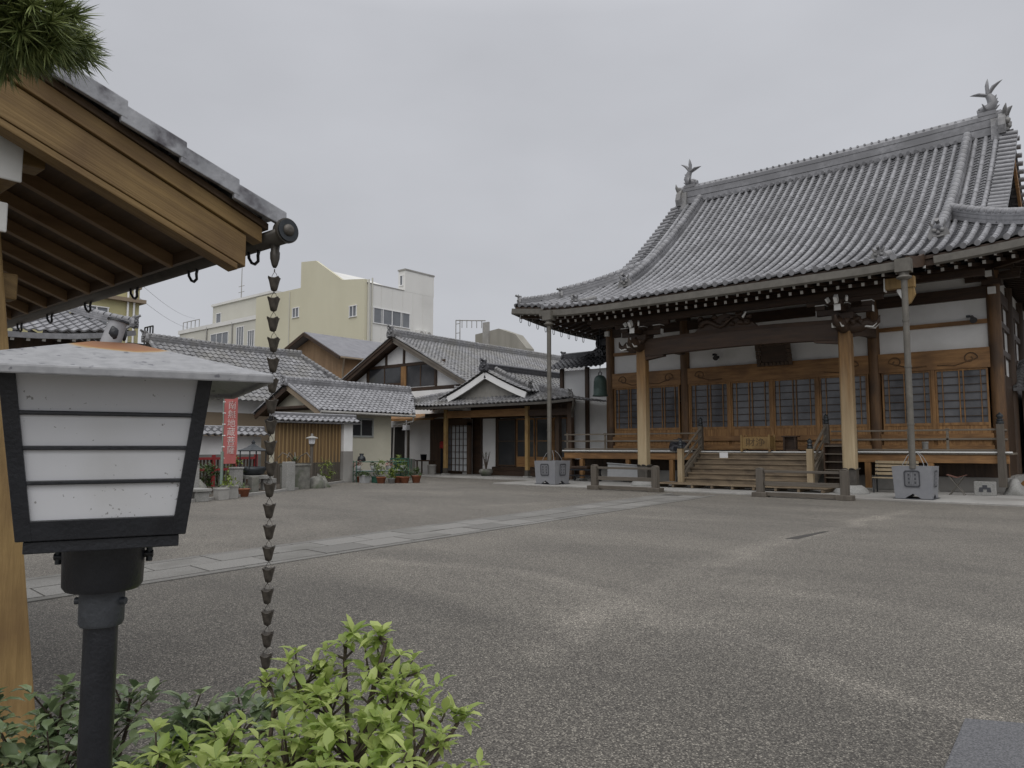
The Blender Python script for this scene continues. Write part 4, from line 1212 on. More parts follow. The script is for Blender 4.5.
# name board
t = thing('name_board', (-10.08, 27.75, 4.95), 'dark carved name board in a scalloped frame above the centre doors', 'sign')
o = MB(); Lc = lambda p, d: (-10.08 + p[0], 27.72 - d - (p[1]) * .25, 4.98 + p[1])
o.prism([(-.48, -.3), (.48, -.3), (.48, .3), (-.48, .3)], Lc, -.02, .03); o.build('board', 'dark_x', t)
o = MB()
for i in range(9):
    x = -.6 + i * .15
    for z in (-.36, .36): o.prism([(x - .075, z - .06), (x + .075, z - .06), (x + .06, z + .06), (x, z + .085), (x - .06, z + .06)], Lc, 0.0, .08)
for i in range(4):
    z = -.22 + i * .15
    for x in (-.58, .58): o.prism([(x - .09, z - .07), (x + .09, z - .07), (x + .09, z + .07), (x - .09, z + .07)], Lc, 0.0, .08 + .01 * (i % 2))
o.build('frame', 'dark_z', t, .01)
# small lamps on the wall
def wall_lamp(x, y, z, label):
    o = MB(); o.box(x - .05, x + .05, y - .03, y + .04, z - .05, z + .05); o.tube([(x, y - .02, z), (x - .02, y - .14, z + .05)], .025, 8)
    o.tube([(x - .03, y - .1, z + .1), (x + .02, y - .24, z - .02), (x + .04, y - .3, z - .06)], [.05, .08, .11], 12)
    o.box(x - .2, x - .08, y - .06, y - .01, z + .08, z + .16)
    single('wall_lamp', o, 'iron', label, 'lamp')
wall_lamp(-12.45, 28.0, 5.08, 'small black spotlight on white plaster between left column and name board')
wall_lamp(-3.6, 27.98, 5.63, 'small black spotlight on the beam at the right corner pillar')
# bronze bell under the left eave
t = thing('hanging_bell', (-17.35, 26.9, 3.7), 'green bronze bell hanging before the white corridor wall', 'bell')
o = MB(); o.lathe((-17.35, 26.9, 3.66), [(.33, 0), (.33, .05), (.30, .07), (.29, .3), (.285, .32), (.29, .34), (.275, .6), (.28, .62), (.25, .78), (.17, .88), (.06, .92)], 22); o.build('bell_body', 'verdigris', t)
o = MB(); o.tube([(-17.42, 26.9, 4.58), (-17.42, 26.9, 4.68), (-17.35, 26.9, 4.74), (-17.28, 26.9, 4.68), (-17.28, 26.9, 4.58)], .025, 8); o.tube([(-17.35, 26.9, 4.74), (-17.35, 26.9, 7.2)], .015, 6); o.build('hanger', 'iron', t)
# slatted bench, folding stool, foundation vent plaque, shoe shelf
t = thing('slatted_bench', (-5.75, 25.6, .05), 'slatted wooden bench with black legs half behind the right rain tank', 'bench')
o = MB()
for i in range(4): o.box(-6.25, -5.0, 25.42 + i * .11, 25.51 + i * .11, .50, .53)
o.build('seat', 'pale_z', t, .005)
o = MB()
for i in range(4): o.bar((-6.25, 25.88 + i * .02, .64 + i * .12), (-5.0, 25.88 + i * .02, .64 + i * .12), .03, .085)
o.build('backrest', 'pale_z', t, .005)
for x in (-6.2, -5.05):
    o = MB(); o.tube([(x, 25.42, .05), (x, 25.42, .5), (x, 25.86, .5), (x, 25.96, 1.06)], .022, 8); o.tube([(x, 25.85, .05), (x, 25.85, .5)], .022, 8); o.build('leg', 'iron', t)
t = thing('folding_stool', (-3.95, 25.7, .05), 'small folding stool with brown fabric seat right of the rain tank', 'stool')
o = MB()
for y in (25.6, 25.85):
    o.tube([(-4.15, y, .05), (-3.75, y, .62)], .014, 8); o.tube([(-3.75, y, .05), (-4.15, y, .62)], .014, 8)
o.build('legs', 'gutter', t)
o = MB(); o.add([(-4.2, 25.58, .64), (-3.95, 25.58, .56), (-3.7, 25.58, .64), (-4.2, 25.88, .64), (-3.95, 25.88, .56), (-3.7, 25.88, .64), (-4.2, 25.58, .66), (-3.95, 25.58, .58), (-3.7, 25.58, .66), (-4.2, 25.88, .66), (-3.95, 25.88, .58), (-3.7, 25.88, .66)],
 [(0, 1, 4, 3), (1, 2, 5, 4), (6, 9, 10, 7), (7, 10, 11, 8), (0, 6, 7, 1), (1, 7, 8, 2), (3, 4, 10, 9), (4, 5, 11, 10), (0, 3, 9, 6), (2, 8, 11, 5)], 0)
o.build('seat', M('brown_canvas', (.13, .06, .045), (.17, .08, .06), 5, .9), t)
t = thing('stone_plaque', (-3.27, 25.95, .05), 'pale stone block with a dark crest under the veranda corner', 'stone block')
o = MB(); o.box(-3.55, -3.0, 25.9, 26.1, .05, .46); o.build('block', 'stone', t, .015)
o = MB(); o.prism([(-.16, -.1), (-.05, -.1), (-.05, -.02), (.05, -.02), (.05, -.1), (.16, -.1), (.14, .03), (.06, .03), (.06, .1), (-.06, .1), (-.06, .03), (-.14, .03)], lambda p, d: (-3.27 + p[0], 25.895 - d, .26 + p[1]), 0, .008); o.build('crest', 'cast_dark', t)
t = thing('shoe_shelf', (-7.2, 25.7, .05), 'dark open shoe shelf between the stairs and the right column', 'shelf')
o = MB()
for x in (-7.72, -6.78): o.box(x, x + .035, 25.5, 25.85, .05, 1.62)
o.box(-7.685, -6.78, 25.82, 25.845, .08, 1.6)
o.build('frame', 'dark_z', t)
for k in range(6):
    o = MB(); o.box(-7.684, -6.781, 25.505, 25.815, .2 + k * .26, .23 + k * .26); o.build('shelf_board', 'grey_x', t)
# things stored under and on the left part of the veranda
o = MB(); o.bar((-16.5, 26.1, .5), (-14.75, 26.1, .42), .06, .62, 0); o.bar((-16.5, 26.06, .82), (-14.75, 26.06, .74), .1, .03)
single('folded_table', o, 'plastic', 'grey folded table top leaning under the veranda behind the left barrier', 'table', bevel=.006)
t = thing('trolley', (-17.8, 26.0, .05), 'low dark trolley with small wheels beside the left rain tank', 'trolley')
o = MB(); o.box(-18.3, -16.9, 25.7, 26.25, .50, .56); o.box(-18.3, -16.9, 25.7, 26.25, .26, .3)
for x in (-18.25, -16.95):
    for y in (25.73, 26.22): o.box(x - .02, x + .02, y - .02, y + .02, .16, .6)
o.build('frame', 'iron', t)
for x in (-18.25, -16.95):
    for y in (25.73, 26.22):
        o = MB(); o.tube([(x, y - .025, .12), (x, y + .025, .12)], .07, 12); o.build('wheel', 'iron', t)
o = MB(); o.box(-18.1, -17.3, 25.75, 26.2, .565, .68); o.build('load', 'dark_x', t, .02)
o = MB(); rr_ = random.Random(4)
o.blob((-13.75, 26.95, 1.33), .5, .32, .36, seed=3, rough=.5, n=20, k=12, zmin=-.05)
single('covered_bundle', o, M('grey_tarpaulin', (.05, .052, .06), (.09, .092, .1), 4, .6, bump=.6), 'dark grey tarpaulin bundle on the veranda beside the stair rail', 'bundle')
o = MB()
for x in (-13.3, -13.0):
    o.tube([(x, 25.9, .05), (x + .1, 25.9, .6), (x + .25, 25.9, .05)], .015, 6); o.tube([(x, 26.2, .05), (x + .1, 26.2, .6), (x + .25, 26.2, .05)], .015, 6)
o.tube([(-13.2, 25.9, .6), (-13.2, 26.2, .6)], .015, 6); o.tube([(-12.9, 25.9, .6), (-12.9, 26.2, .6)], .015, 6); o.tube([(-13.3, 25.9, 1.4), (-13.3, 25.9, .05)], .012, 6); o.box(-13.38, -13.22, 25.86, 25.9, 1.35, 1.5)
single('wire_stand', o, 'iron', 'thin black wire stand beside the left newel of the stairs', 'stand')
o = MB(); o.bar((-11.62, 26.1, 1.18), (-11.3, 26.1, 1.18), .008, .2, 0); o.bar((-11.62, 26.112, 1.18), (-11.3, 26.112, 1.18), .012, .16)
single('paper_notice', o, 'white', 'small white notice propped on the upper steps left of the offering box', 'notice')
o = MB(); o.tube([(-5.0, VY0 + .45, 1.31), (-5.0, VY0 + .45, 1.6)], .09, 10); o.tube([(-5.0, VY0 + .45, 1.6), (-5.0, VY0 + .45, 1.66)], .1, 10)
single('veranda_jar', o, 'conc', 'small pale jar standing on the right part of the veranda', 'jar')
# small wooden stand with black tray right of the box
o = MB(); o.box(-9.55, -9.0, 26.75, 27.1, 1.84, 1.88); o.box(-9.5, -9.44, 26.78, 26.84, 1.31, 1.84); o.box(-9.11, -9.05, 26.78, 26.84, 1.31, 1.84); o.box(-9.5, -9.05, 26.95, 26.98, 1.31, 1.84); o.box(-9.35, -8.9, 26.6, 26.72, 1.312, 1.4)
single('dark_stand', o, 'dark_x', 'small dark wooden stand just right of the offering box', 'stand')
# wall and roof at the right edge
t = thing('side_building', (-1.5, 33, 0), 'low building with tiled roof and dark boards behind the hall corner', 'building')
o = MB(); o.box(-2.75, 2.0, 32.0, 36.0, 0, 3.55); o.build('wall', 'dark_z', t)
o = MB(); tile_sheet(o, lambda u, v: (u, 31.4 + v, 3.6 + v * .45), -2.95, 2.2, 0, 2.6); o.sweep([(-2.95, 31.4, 3.52), (2.2, 31.4, 3.52)], [(-.03, -.06), (.03, -.06), (.03, .06), (-.03, .06)]); o.build('roof', 'tile_old', t)
o = MB(); o.cbox(-2.35, 28.5, .05, .16, .16, 2.1); o.lathe((-2.35, 28.5, 0), [(.35, 0), (.33, .3), (.2, .42)], 10)
single('gate_post', o, 'wood_z', 'light wooden post on a stone foot at the right frame edge', 'post', bevel=.01)
o = MB(); o.blob((-2.62, 26.9, .05), .28, .4, .45, seed=9, rough=.3)
single('pale_rock', o, 'stone', 'rounded pale stone beside the veranda corner post', 'stone')

# ------------------------------------------------------------------ corridor joining hall and house
t = thing('corridor', (-19.3, 31, 0), 'white plastered connecting corridor with dark tile roof between house and hall', 'corridor')
o = MB(); o.box(-20.95, -17.75, 29.05, 29.15, .9, 5.15); o.box(-20.95, -20.85, 29.2, 33, .9, 5.1); o.box(-20.95, -17.75, 29.16, 29.5, .1, .9, 1); o.build('wall', ['plaster', 'dark_x'], t)
for x in (-20.88, -19.42):
    o = MB(); o.cbox(x, 29.0, .5, .17, .17, 4.75); o.build('post', 'dark_z', t)
o = MB(); tile_sheet(o, lambda u, v: (u, 28.45 + v, 5.18 + v * .45), -21.5, -18.3, 0, 1.6); ridge(o, [(-21.5, 30.0, 5.85), (-18.3, 30.0, 5.85)], .3, .3)
o.build('roof', 'tile_dark', t)
o = MB(); tile_sheet(o, lambda u, v: (-18.3 + u, 29.4 + v, 5.75 + v * .45), -1.7, .6, 0, 1.8); ridge(o, [(-20.0, 31.0, 6.5), (-17.6, 31.0, 6.55)], .3, .38); gargoyle(o, (-20.0, 31.0, 6.45), .55, (-1, 0)); gargoyle(o, (-19.0, 29.4, 5.75), .4, (0, -1)); gargoyle(o, (-21.5, 30.0, 5.8), .4, (-1, 0))
o.build('upper_roof', 'tile_dark', t)

# ------------------------------------------------------------------ house with the big gable
house = thing('gabled_house', (-32.2, 29, 0), 'old tiled house whose white timbered gable rises behind the entrance porch', 'house')
RX, RZ = -32.2, 7.85
o = MB()
def f_hr(u, v): return (-25.6 - v, u, RZ - .50 * (6.6 - v) - .02 * math.sin(v))
def f_hl(u, v): return (-37.6 + v, u, RZ - .50 * (5.4 - v))
tile_sheet(o, f_hr, 28.0, 47.0, 0, 6.55, .27, .25)
tile_sheet(o, f_hl, 28.0, 47.0, 0, 5.35, .54, .5)
for fn, L in ((f_hr, 6.5), (f_hl, 5.3)): round_rows(o, fn, [28.06], lambda u, L=L: (0, L), .09, .28)
hr = o.build('roof', 'tile_old', house)
o = MB(); ridge(o, [(RX, 27.95, RZ - .08), (RX, 36, RZ - .12), (RX, 47, RZ - .08)], .36, .42, ribs=.25, rr=.12); gargoyle(o, (RX, 27.9, RZ - .1), .6, (0, -1)); o.build('ridge', 'tile_old', hr)
for sg, L in ((1, 6.7), (-1, 5.5)):
    o = MB()
    a = Vector((RX, 28.1, RZ - .22)); b = Vector((RX + sg * L, 28.1, RZ - .22 - .5 * L))
    o.bar(tuple(a), tuple(b), .1, .30); o.bar(tuple(a + Vector((0, -.07, .12))), tuple(b + Vector((0, -.07, .12))), .06, .12)
    o.build('barge_board', M('grey_barge_wood', (.10, .085, .07), (.17, .15, .125), 6, .8, (.2, 1, .4)) if sg > 0 else 'dark_x', house)
    o = MB()
    o.add([(RX, 28.2, RZ - .2), (RX + sg * L, 28.2, RZ - .2 - .5 * L), (RX + sg * L, 47, RZ - .2 - .5 * L), (RX, 47, RZ - .2)], [(0, 1, 2, 3)]); o.build('soffit', 'dark_y', house)
GY = 28.75
o = MB(); poly = [(-36.7, 0), (-26.5, 0), (-26.5, 4.8), (RX, RZ - .35), (-36.7, 5.3)]
o.prism(poly, lambda p, d: (p[0], GY + d, p[1]), 0, .15); o.prism([(-36.7, 0), (-26.5, 0), (-26.5, 4.7), (-36.7, 5.2)], lambda p, d: (p[0], GY + d, p[1]), .16, 17); o.build('plaster_wall', 'plaster', house)
o = MB()
o.box(-35.4, -28.6, GY - .07, GY - .002, 6.12, 6.3); o.box(-36.6, -26.6, GY - .07, GY - .002, 4.45, 4.85)
o.box(-35.6, -31.9, GY - .06, GY - .002, 5.05, 5.2)
for x, z0, z1 in ((-33.5, 6.3, 7.05), (-31.95, 6.3, 7.4), (-35.2, 4.85, 6.2), (-29.3, 3.9, 6.15)): o.box(x - .07, x + .07, GY - .075, GY - .002, z0, z1)
o.build('timber', 'dark_x', house)
o = MB(); o.box(-32.15, -31.75, GY - .08, GY - .002, 4.86, 6.12); o.build('timber', 'wood_z', house)
for x0, x1 in ((-35.1, -32.2), (-31.7, -29.4)):
    o = MB()
    for x in [x0 + (x1 - x0) * k / 2 for k in range(3)]: o.box(x - .03, x + .03, GY - .05, GY - .01, 4.9, 6.12)
    w = o.build('window', 'dark_z', house)
    o = MB(); o.box(x0, x1, GY - .02, GY - .005, 4.9, 6.12); o.build('pane', 'glass', w)
# lower wall facing the yard: passage, doors
o = MB(); o.box(-32.6, -26.55, 28.35, 28.6, 0, 4.6); o.build('plaster_wall', 'plaster', house)
o = MB(); o.box(-32.5, -31.4, 28.3, 28.348, .05, 2.6); o.build('dark_doorway', 'void', house)
o = MB(); o.box(-29.3, -28.2, 28.3, 28.348, 0.06, 3.0); o.build('dark_panel', 'dark_z', house)
o = MB(); o.box(-31.38, -30.5, 28.3, 28.345, .06, .8); o.build('stone_skirting', 'conc', house)
o = MB(); o.box(-28.15, -26.9, 28.28, 28.345, .06, 3.4); o.build('dark_board_wall', 'dark_z', house)
o = MB(); o.add([(-32.4, 27.2, 2.95), (-27.9, 27.2, 2.95), (-27.9, 28.5, 3.3), (-32.4, 28.5, 3.3), (-32.4, 27.2, 3.0), (-27.9, 27.2, 3.0), (-27.9, 28.5, 3.35), (-32.4, 28.5, 3.35)], [(0, 3, 2, 1), (4, 5, 6, 7), (0, 1, 5, 4), (1, 2, 6, 5), (3, 0, 4, 7)]); o.box(-32.4, -27.9, 27.16, 27.198, 2.9, 3.02, 0)
o.build('tin_canopy', 'wood_x', house)
o = MB(); o.cbox(-29.9, 27.25, .0, .11, .11, 2.9); o.build('canopy_post', 'grey_z', house)
# entrance porch, a smaller roof in front
PXc, PZ = -23.45, 5.15
pz = smooth_interp([0, 1.3, 2.7, 4.0, 5.3], [PZ, 4.55, 4.02, 3.72, 3.52])
porch = MB()
def f_pr(u, v): q = 5.25 - v; return (PXc + q, u, pz(q))
def f_pl(u, v): q = 5.75 - v; return (PXc - q, u, pz(q))
def clp(u, v):
    q = 5.25 - v
    if u > 28.75 and q > 3.3: return False
    return u > 26.25 if q < 2.75 else u > 25.85 + (5.25 - q) * .5
tile_sheet(porch, f_pr, 25.9, 34, 0, 5.2, .26, .25, clip=clp); tile_sheet(porch, f_pl, 25.9, 34, 0, 5.7, .26, .25, clip=lambda u, v: clp(u, v - .5))
def f_pf(u, v): return (PXc + u, 25.85 + v, 3.50 + v * .42 + .12 * (abs(u) / 5.2) ** 4)
tile_sheet(porch, f_pf, -5.75, 5.25, 0, 1.3, .26, .25, clip=lambda u, v: -5.75 + v * 2.2 < u < 5.25 - v * 1.9)
for q in (2.62,): 
    round_rows(porch, f_pr, [26.32], lambda u: (2.6, 5.2), .085, .25); round_rows(porch, f_pl, [26.32], lambda u: (2.6, 5.2), .085, .25)
po = porch.build('porch_roof', 'tile_old', house)
o = MB(); ridge(o, [(PXc, 26.2, PZ - .05), (PXc, 34, PZ - .05)], .32, .42); gargoyle(o, (PXc, 26.15, PZ - .05), .5, (0, -1))
o.build('ridge', 'tile_dark', po)  # shade put into the colour: dark tile for the ridge's shaded side
o = MB()
for sg in (-1, 1):
    hp = [(PXc + sg * lerp(5.2 if sg > 0 else 5.7, 2.7, k / 7), lerp(25.9, 27.15, k / 7), lerp(3.62, 4.1, k / 7)) for k in range(8)]
    ridge(o, hp, .22, .2, ribs=.2, rr=.1); gargoyle(o, (hp[0][0], hp[0][1] - .02, hp[0][2]), .3, (0, -1))
    kp = [(PXc + sg * lerp(2.2, .15, k / 7), 26.75, pz(lerp(2.2, .15, k / 7)) + .0) for k in range(8)]
    ridge(o, kp, .2, .2, ribs=.2, rr=.1); gargoyle(o, (PXc + sg * 2.35, 26.75, pz(2.3)), .34, (sg, 0))
o.build('hip_ridge', 'tile_old', po)
for sg in (-1, 1):
    o = MB(); o.sweep([(PXc + sg * q, 26.27, pz(q) - .22) for q in (0.0, .5, 1.0, 1.5, 2.0, 2.5)], [(-.04, -.16), (.04, -.16), (.04, .12), (-.04, .12)], side=(0, 1, 0)); o.build('white_barge_board', 'plaster', po)
o = MB(); o.prism([(-2.5, 3.85), (2.5, 3.85), (1.2, 4.4), (0, 4.95), (-1.2, 4.4)], lambda p, d: (PXc + p[0], 26.62 + d, p[1]), 0, .05); o.build('gable_panel', M('grey_gable_board', (.22, .21, .19), (.28, .27, .245), 4, .8), po)
o = MB(); o.sweep([(PXc - 5.75, 25.8, 3.52), (PXc - 4.2, 25.8, 3.43), (PXc + 4, 25.8, 3.43), (PXc + 5.25, 25.8, 3.5), (PXc + 5.5, 25.8, 3.52)], [(-.06, -.07), (.06, -.07), (.06, .04), (-.06, .04)], side=(0, 1, 0))
o.tube([(PXc + 5.45, 25.8, 3.5), (PXc + 5.42, 25.85, 3.25), (PXc + 5.2, 26.1, 3.1), (PXc + 4.9, 26.5, 3.0), (PXc + 4.85, 26.6, 2.8)], .06, 8)
o.build('gutter', 'copper', po)
o = MB(); o.add([(PXc - 5.0, 25.9, 3.42), (PXc + 5.0, 25.9, 3.42), (PXc + 5.0, 28.6, 3.6), (PXc - 5.2, 28.6, 3.6)], [(0, 1, 2, 3)]); o.build('soffit', 'dark_x', po)
for x in (-26.6, -21.3):
    o = MB(); o.cbox(x, 26.8, .12, .17, .17, 3.25); o.build('porch_post', 'post', house, .01)
    o = MB(); o.cbox(x, 26.8, .04, .3, .3, .1); o.cbox(x, 26.8, .13, .185, .185, .28, 1); o.build('post_foot', ['stone', 'copper'], house)
o = MB(); o.box(-26.5, -21.4, 26.74, 26.86, 2.93, 3.28); o.build('porch_beam', 'wood_x', house, .01)
o = MB(); o.box(-21.2, -18.95, 26.75, 26.85, 2.9, 3.2); o.box(-28.1, -26.7, 26.75, 26.85, 3.0, 3.2, 0); o.build('porch_beam', 'dark_x', house, .01)
for x in (-18.85, -20.1):
    o = MB(); o.cbox(x, 27.6 if x < -19 else 26.8, .05, .22, .22, 3.4); o.build('porch_post', 'dark_z', house, .01)
o = MB(); o.box(-26.5, -20.2, 28.9, 29.0, 0, 4.0); o.build('plaster_wall', 'plaster', house)
o = MB(); o.box(-26.8, -20.1, 28.72, 28.88, 2.95, 3.7); o.box(-26.5, -25.95, 28.7, 28.89, .06, 2.95); o.box(-24.9, -24.75, 28.7, 28.89, .06, 2.95); o.box(-20.3, -20.1, 28.7, 28.89, .06, 2.95); o.build('timber', 'dark_x', house)
# latticed entrance door
o = MB(); X0, X1 = -28.1, -26.35
for k in range(7): o.box(X0 + k * .28, X0 + .025 + k * .28, 28.16, 28.2, .2, 2.6)
for k in range(8): o.box(X0, X1, 28.165, 28.195, .2 + k * .335, .225 + k * .335)
o.box(X0 - .1, X0, 28.1, 28.25, .06, 2.75); o.box(X1, X1 + .22, 28.1, 28.25, .06, 2.75); o.box(X0 - .1, X1 + .22, 28.1, 28.25, 2.6, 2.95)
d = o.build('lattice_entrance_door', 'dark_z', house)
o = MB(); o.box(X0, X0 + .55, 28.21, 28.22, .2, 2.6, 1); o.box(X0 + .56, X1, 28.21, 28.22, .2, 2.6, 0); o.build('pane', ['frost', 'shoji'], d)
# sliding doors
for x0, x1 in ((-24.7, -23.5), (-23.45, -22.3), (-22.2, -21.2), (-21.15, -20.32)):
    o = MB(); s = .06
    o.box(x0, x0 + s, 28.62, 28.68, .5, 2.9); o.box(x1 - s, x1, 28.62, 28.68, .5, 2.9); o.box(x0 + s, x1 - s, 28.62, 28.68, 2.82, 2.9); o.box(x0 + s, x1 - s, 28.62, 28.68, .5, 1.0 if x0 > -24 else .58); o.box(x0 + s, x1 - s, 28.63, 28.67, 1.75, 1.79)
    d = o.build('sliding_door', 'dark_z' if x0 < -24 else 'wood_x', house)
    o = MB(); o.box(x0 + s, x1 - s, 28.645, 28.655, .58, 2.82); o.build('pane', 'glass', d)
o = MB(); o.box(-24.8, -20.2, 28.0, 28.7, .06, .28); o.box(-24.8, -20.2, 28.3, 28.69, .28, .48); o.build('entrance_step', 'dark_x', house, .01)

# low wing with the small window
wing = thing('low_wing', (-28.9, 21, 0), 'low cream walled house wing with tiled gable and one small window', 'house')
o = MB()
wz = lambda q: 4.32 - .50 * q
def f_wr(u, v): q = 2.55 - v; return (-28.9 + q, u, wz(q))
def f_wl(u, v): q = 2.55 - v; return (-28.9 - q, u, wz(q))
tile_sheet(o, f_wr, 18.9, 27.6, 0, 2.5, clip=lambda u, v: u < 24.35 + v * .85); tile_sheet(o, f_wl, 18.9, 24.35, 0, 2.5)
round_rows(o, f_wr, [18.96], lambda u: (0, 2.5), .085, .25); round_rows(o, f_wl, [18.96], lambda u: (0, 2.5), .085, .25)
wr = o.build('roof', 'tile', wing)
o = MB(); ridge(o, [(-28.9, 26.5, 4.2), (-26.4, 24.4, 3.02)], .16, .12); ridge(o, [(-28.9, 18.85, 4.27), (-28.9, 26.4, 4.27)], .28, .3, ribs=.25, rr=.1); gargoyle(o, (-28.9, 18.8, 4.22), .4, (0, -1)); o.build('ridge', 'tile', wr)
for sg in (1, -1):
    o = MB(); o.bar((-28.9, 18.98, 4.15), (-28.9 + sg * 2.55, 18.98, 4.15 - 1.275), .06, .22); o.build('barge_board', 'tan_b' if sg > 0 else 'dark_x', wing)
o = MB(); o.add([(-28.9, 19.0, 4.2), (-26.35, 19.0, 2.93), (-26.35, 24.3, 2.93), (-28.9, 24.3, 4.2), (-31.45, 19.0, 2.93), (-31.45, 24.3, 2.93)], [(0, 1, 2, 3), (0, 3, 5, 4)]); o.build('soffit', 'dark_y', wing)
o = MB(); o.prism([(-31.0, 0), (-27.0, 0), (-27.0, 3.2), (-28.9, 4.15), (-31.0, 3.1)], lambda p, d: (p[0], 19.5 + d, p[1]), 0, 4.0); o.build('wall', 'plaster_cream', wing)
o = MB(); o.box(-31, -27.02, 19.42, 19.498, 3.12, 3.3); o.box(-28.2, -28.1, 19.43, 19.498, 3.3, 3.75); o.box(-30.5, -27.4, 19.0, 19.42, 3.2, 3.3); o.build('timber', 'dark_x', wing)
o = MB(); o.box(-27.0, -26.95, 20.95, 22.4, 1.92, 2.0); o.box(-27.0, -26.95, 20.95, 22.4, 2.72, 2.8); o.box(-27.0, -26.955, 20.95, 21.03, 2.0, 2.72); o.box(-27.0, -26.955, 22.32, 22.4, 2.0, 2.72); o.box(-27.0, -26.965, 21.65, 21.71, 2.0, 2.72)
w = o.build('window', M('aluminium_frame', (.34, .36, .35), (.42, .44, .43), 4, .4, metal=.3), wing)
o = MB(); o.box(-26.995, -26.985, 21.03, 22.32, 2.0, 2.72); o.build('pane', 'glass', w)
o = MB(); o.tube([(-26.3, 18.95, 2.98), (-26.3, 24.4, 2.95)], .06, 8); o.tube([(-26.3, 24.3, 2.95), (-26.35, 24.3, 2.7), (-26.9, 23.6, 2.5), (-26.9, 23.55, .05)], .04, 8); o.build('gutter', 'conc', wing)
o = MB(); o.box(-31, -26.97, 19.46, 23.48, 0, .35); o.build('plinth', 'conc', wing)

# board fence with its own little roof
t = thing('board_fence', (-25.5, 17.6, 0), 'brown wooden board fence under a narrow tiled roof beside the garden', 'fence')
o = MB()
yy = 16.3
i = 0
while yy < 19.4:
    o.box(-25.56 - .004 * (i % 2), -25.52, yy, yy + .165, .85, 2.42, 0); o.box(-25.56 - .004 * (i % 2), -25.515, yy, yy + .165, .12, .847, 1)
    o.box(-25.518, -25.48, yy + .14, yy + .195, .85, 2.42, 2); o.box(-25.512, -25.485, yy + .145, yy + .19, .12, .847, 1)
    yy += .17; i += 1
o.build('boards', ['fence_z', 'fence_low', wood('pale_batten', (.20, .125, .052), (.36, .25, .12), (14, 14, .3), scale=1.4)], t)
o = MB(); o.box(-25.66, -25.4, 16.25, 19.42, .02, .12); o.build('sill_beam', 'fence_low', t)
o = MB(); o.box(-25.62, -25.46, 16.25, 19.42, 2.42, 2.5); o.build('top_beam', 'fence_low', t)
o = MB()
tile_sheet(o, lambda u, v: (-25.05 - v, u, 2.5 + .42 * v), 16.15, 20.15, 0, .5, .26, .25); tile_sheet(o, lambda u, v: (-26.05 + v, u, 2.5 + .42 * v), 16.15, 20.15, 0, .5, .26, .25)
ridge(o, [(-25.55, 16.1, 2.68), (-25.55, 20.2, 2.68)], .2, .18); o.box(-26.0, -25.1, 16.15, 20.15, 2.44, 2.49)
o.build('fence_roof', 'tile', t)
o = MB(); o.cbox(-25.5, 19.68, 1.3, .34, .46, 1.14, 0); o.cbox(-25.5, 19.68, 0, .37, .5, 1.3, 1); o.build('end_pillar', ['plaster', 'conc'], t)

# plastered garden wall with tiled coping
t = thing('garden_wall', (-26.6, 12, 0), 'white plastered garden wall with grey tile coping behind the red fence', 'wall')
o = MB(); o.box(-26.75, -26.5, 11.2, 16.3, 1.2, 1.9, 0); o.box(-26.77, -26.48, 11.2, 16.3, 0, 1.2, 1); o.build('wall', ['plaster', M('weathered_wall_foot', (.16, .165, .155), (.24, .24, .225), 3, .9)], t)
o = MB()
tile_sheet(o, lambda u, v: (-26.05 - v, u, 1.92 + .5 * v), 11.2, 16.4, 0, .55, .27, .28); tile_sheet(o, lambda u, v: (-27.2 + v, u, 1.92 + .5 * v), 11.2, 16.4, 0, .55, .27, .28)
ridge(o, [(-26.62, 11.15, 2.14), (-26.62, 16.45, 2.14)], .22, .16)
for k in range(18): o.tube([(-26.3, 11.3 + k * .28, 2.16), (-26.62, 11.3 + k * .28, 2.22)], .06, 8)
o.build('coping', 'tile', t)
# red railing fence
t = thing('red_fence', (-25.6, 12.5, 0), 'vermilion railing fence with dark uprights in front of the white wall', 'fence')
o = MB()
for z in (.62, 1.02): o.box(-25.66, -25.58, 11.2, 15.6, z, z + .09)
for k in range(6): o.cbox(-25.62, 11.3 + k * .85, 0, .1, .1, 1.2)
o.build('rails', 'redwood', t)
o = MB()
for k in range(33): o.box(-25.7, -25.67, 11.25 + k * .132, 11.31 + k * .132, .1, 1.05)
o.build('uprights', 'dark_z', t)

# ------------------------------------------------------------------ town beyond the wall
def wnd(mb, fx, a0, a1, z0, z1, n, dark, axis):
    pass
def bwindow(parent, axis, c, a0, a1, z0, z1, n, glass='bglass', sg=1, frame='white'):
    """a framed window on a wall: axis 'x' = wall x=c (faces +x), 'y' = wall y=c (faces -y)"""
    f = MB(); p = MB(); s = .07
    def bx(mb, a, b, d0, d1, lo, hi):
        if axis == 'x': mb.box(c + d0, c + d1, a, b, lo, hi)
        else: mb.box(a, b, c - d1, c - d0, lo, hi)
    bx(f, a0 - s, a1 + s, .002, .10, z0 - s, z0); bx(f, a0 - s, a1 + s, .002, .08, z1, z1 + s)
    for k in range(n + 1):
        a = a0 + (a1 - a0) * k / n
        bx(f, a - s / 2, a + s / 2, .002, .07, z0, z1)
    w = f.build('window', frame, parent)
    bx(p, a0, a1, .004, .02, z0, z1); p.build('pane', glass, w)
b = thing('cream_building', (-60, 46, 0), 'large cream and white building with stepped parapet and a roof tower', 'building')
o = MB()
o.prism([(-70, 0), (-52.08, 0), (-52.08, 16.6), (-55.4, 17.0), (-59.6, 19.5), (-62.0, 19.75), (-62.0, 17.15), (-70, 17.2)], lambda p, d: (p[0], 42 + d, p[1]), 0, .3, 0)
o.build('front_wall', 'cream_b', b)
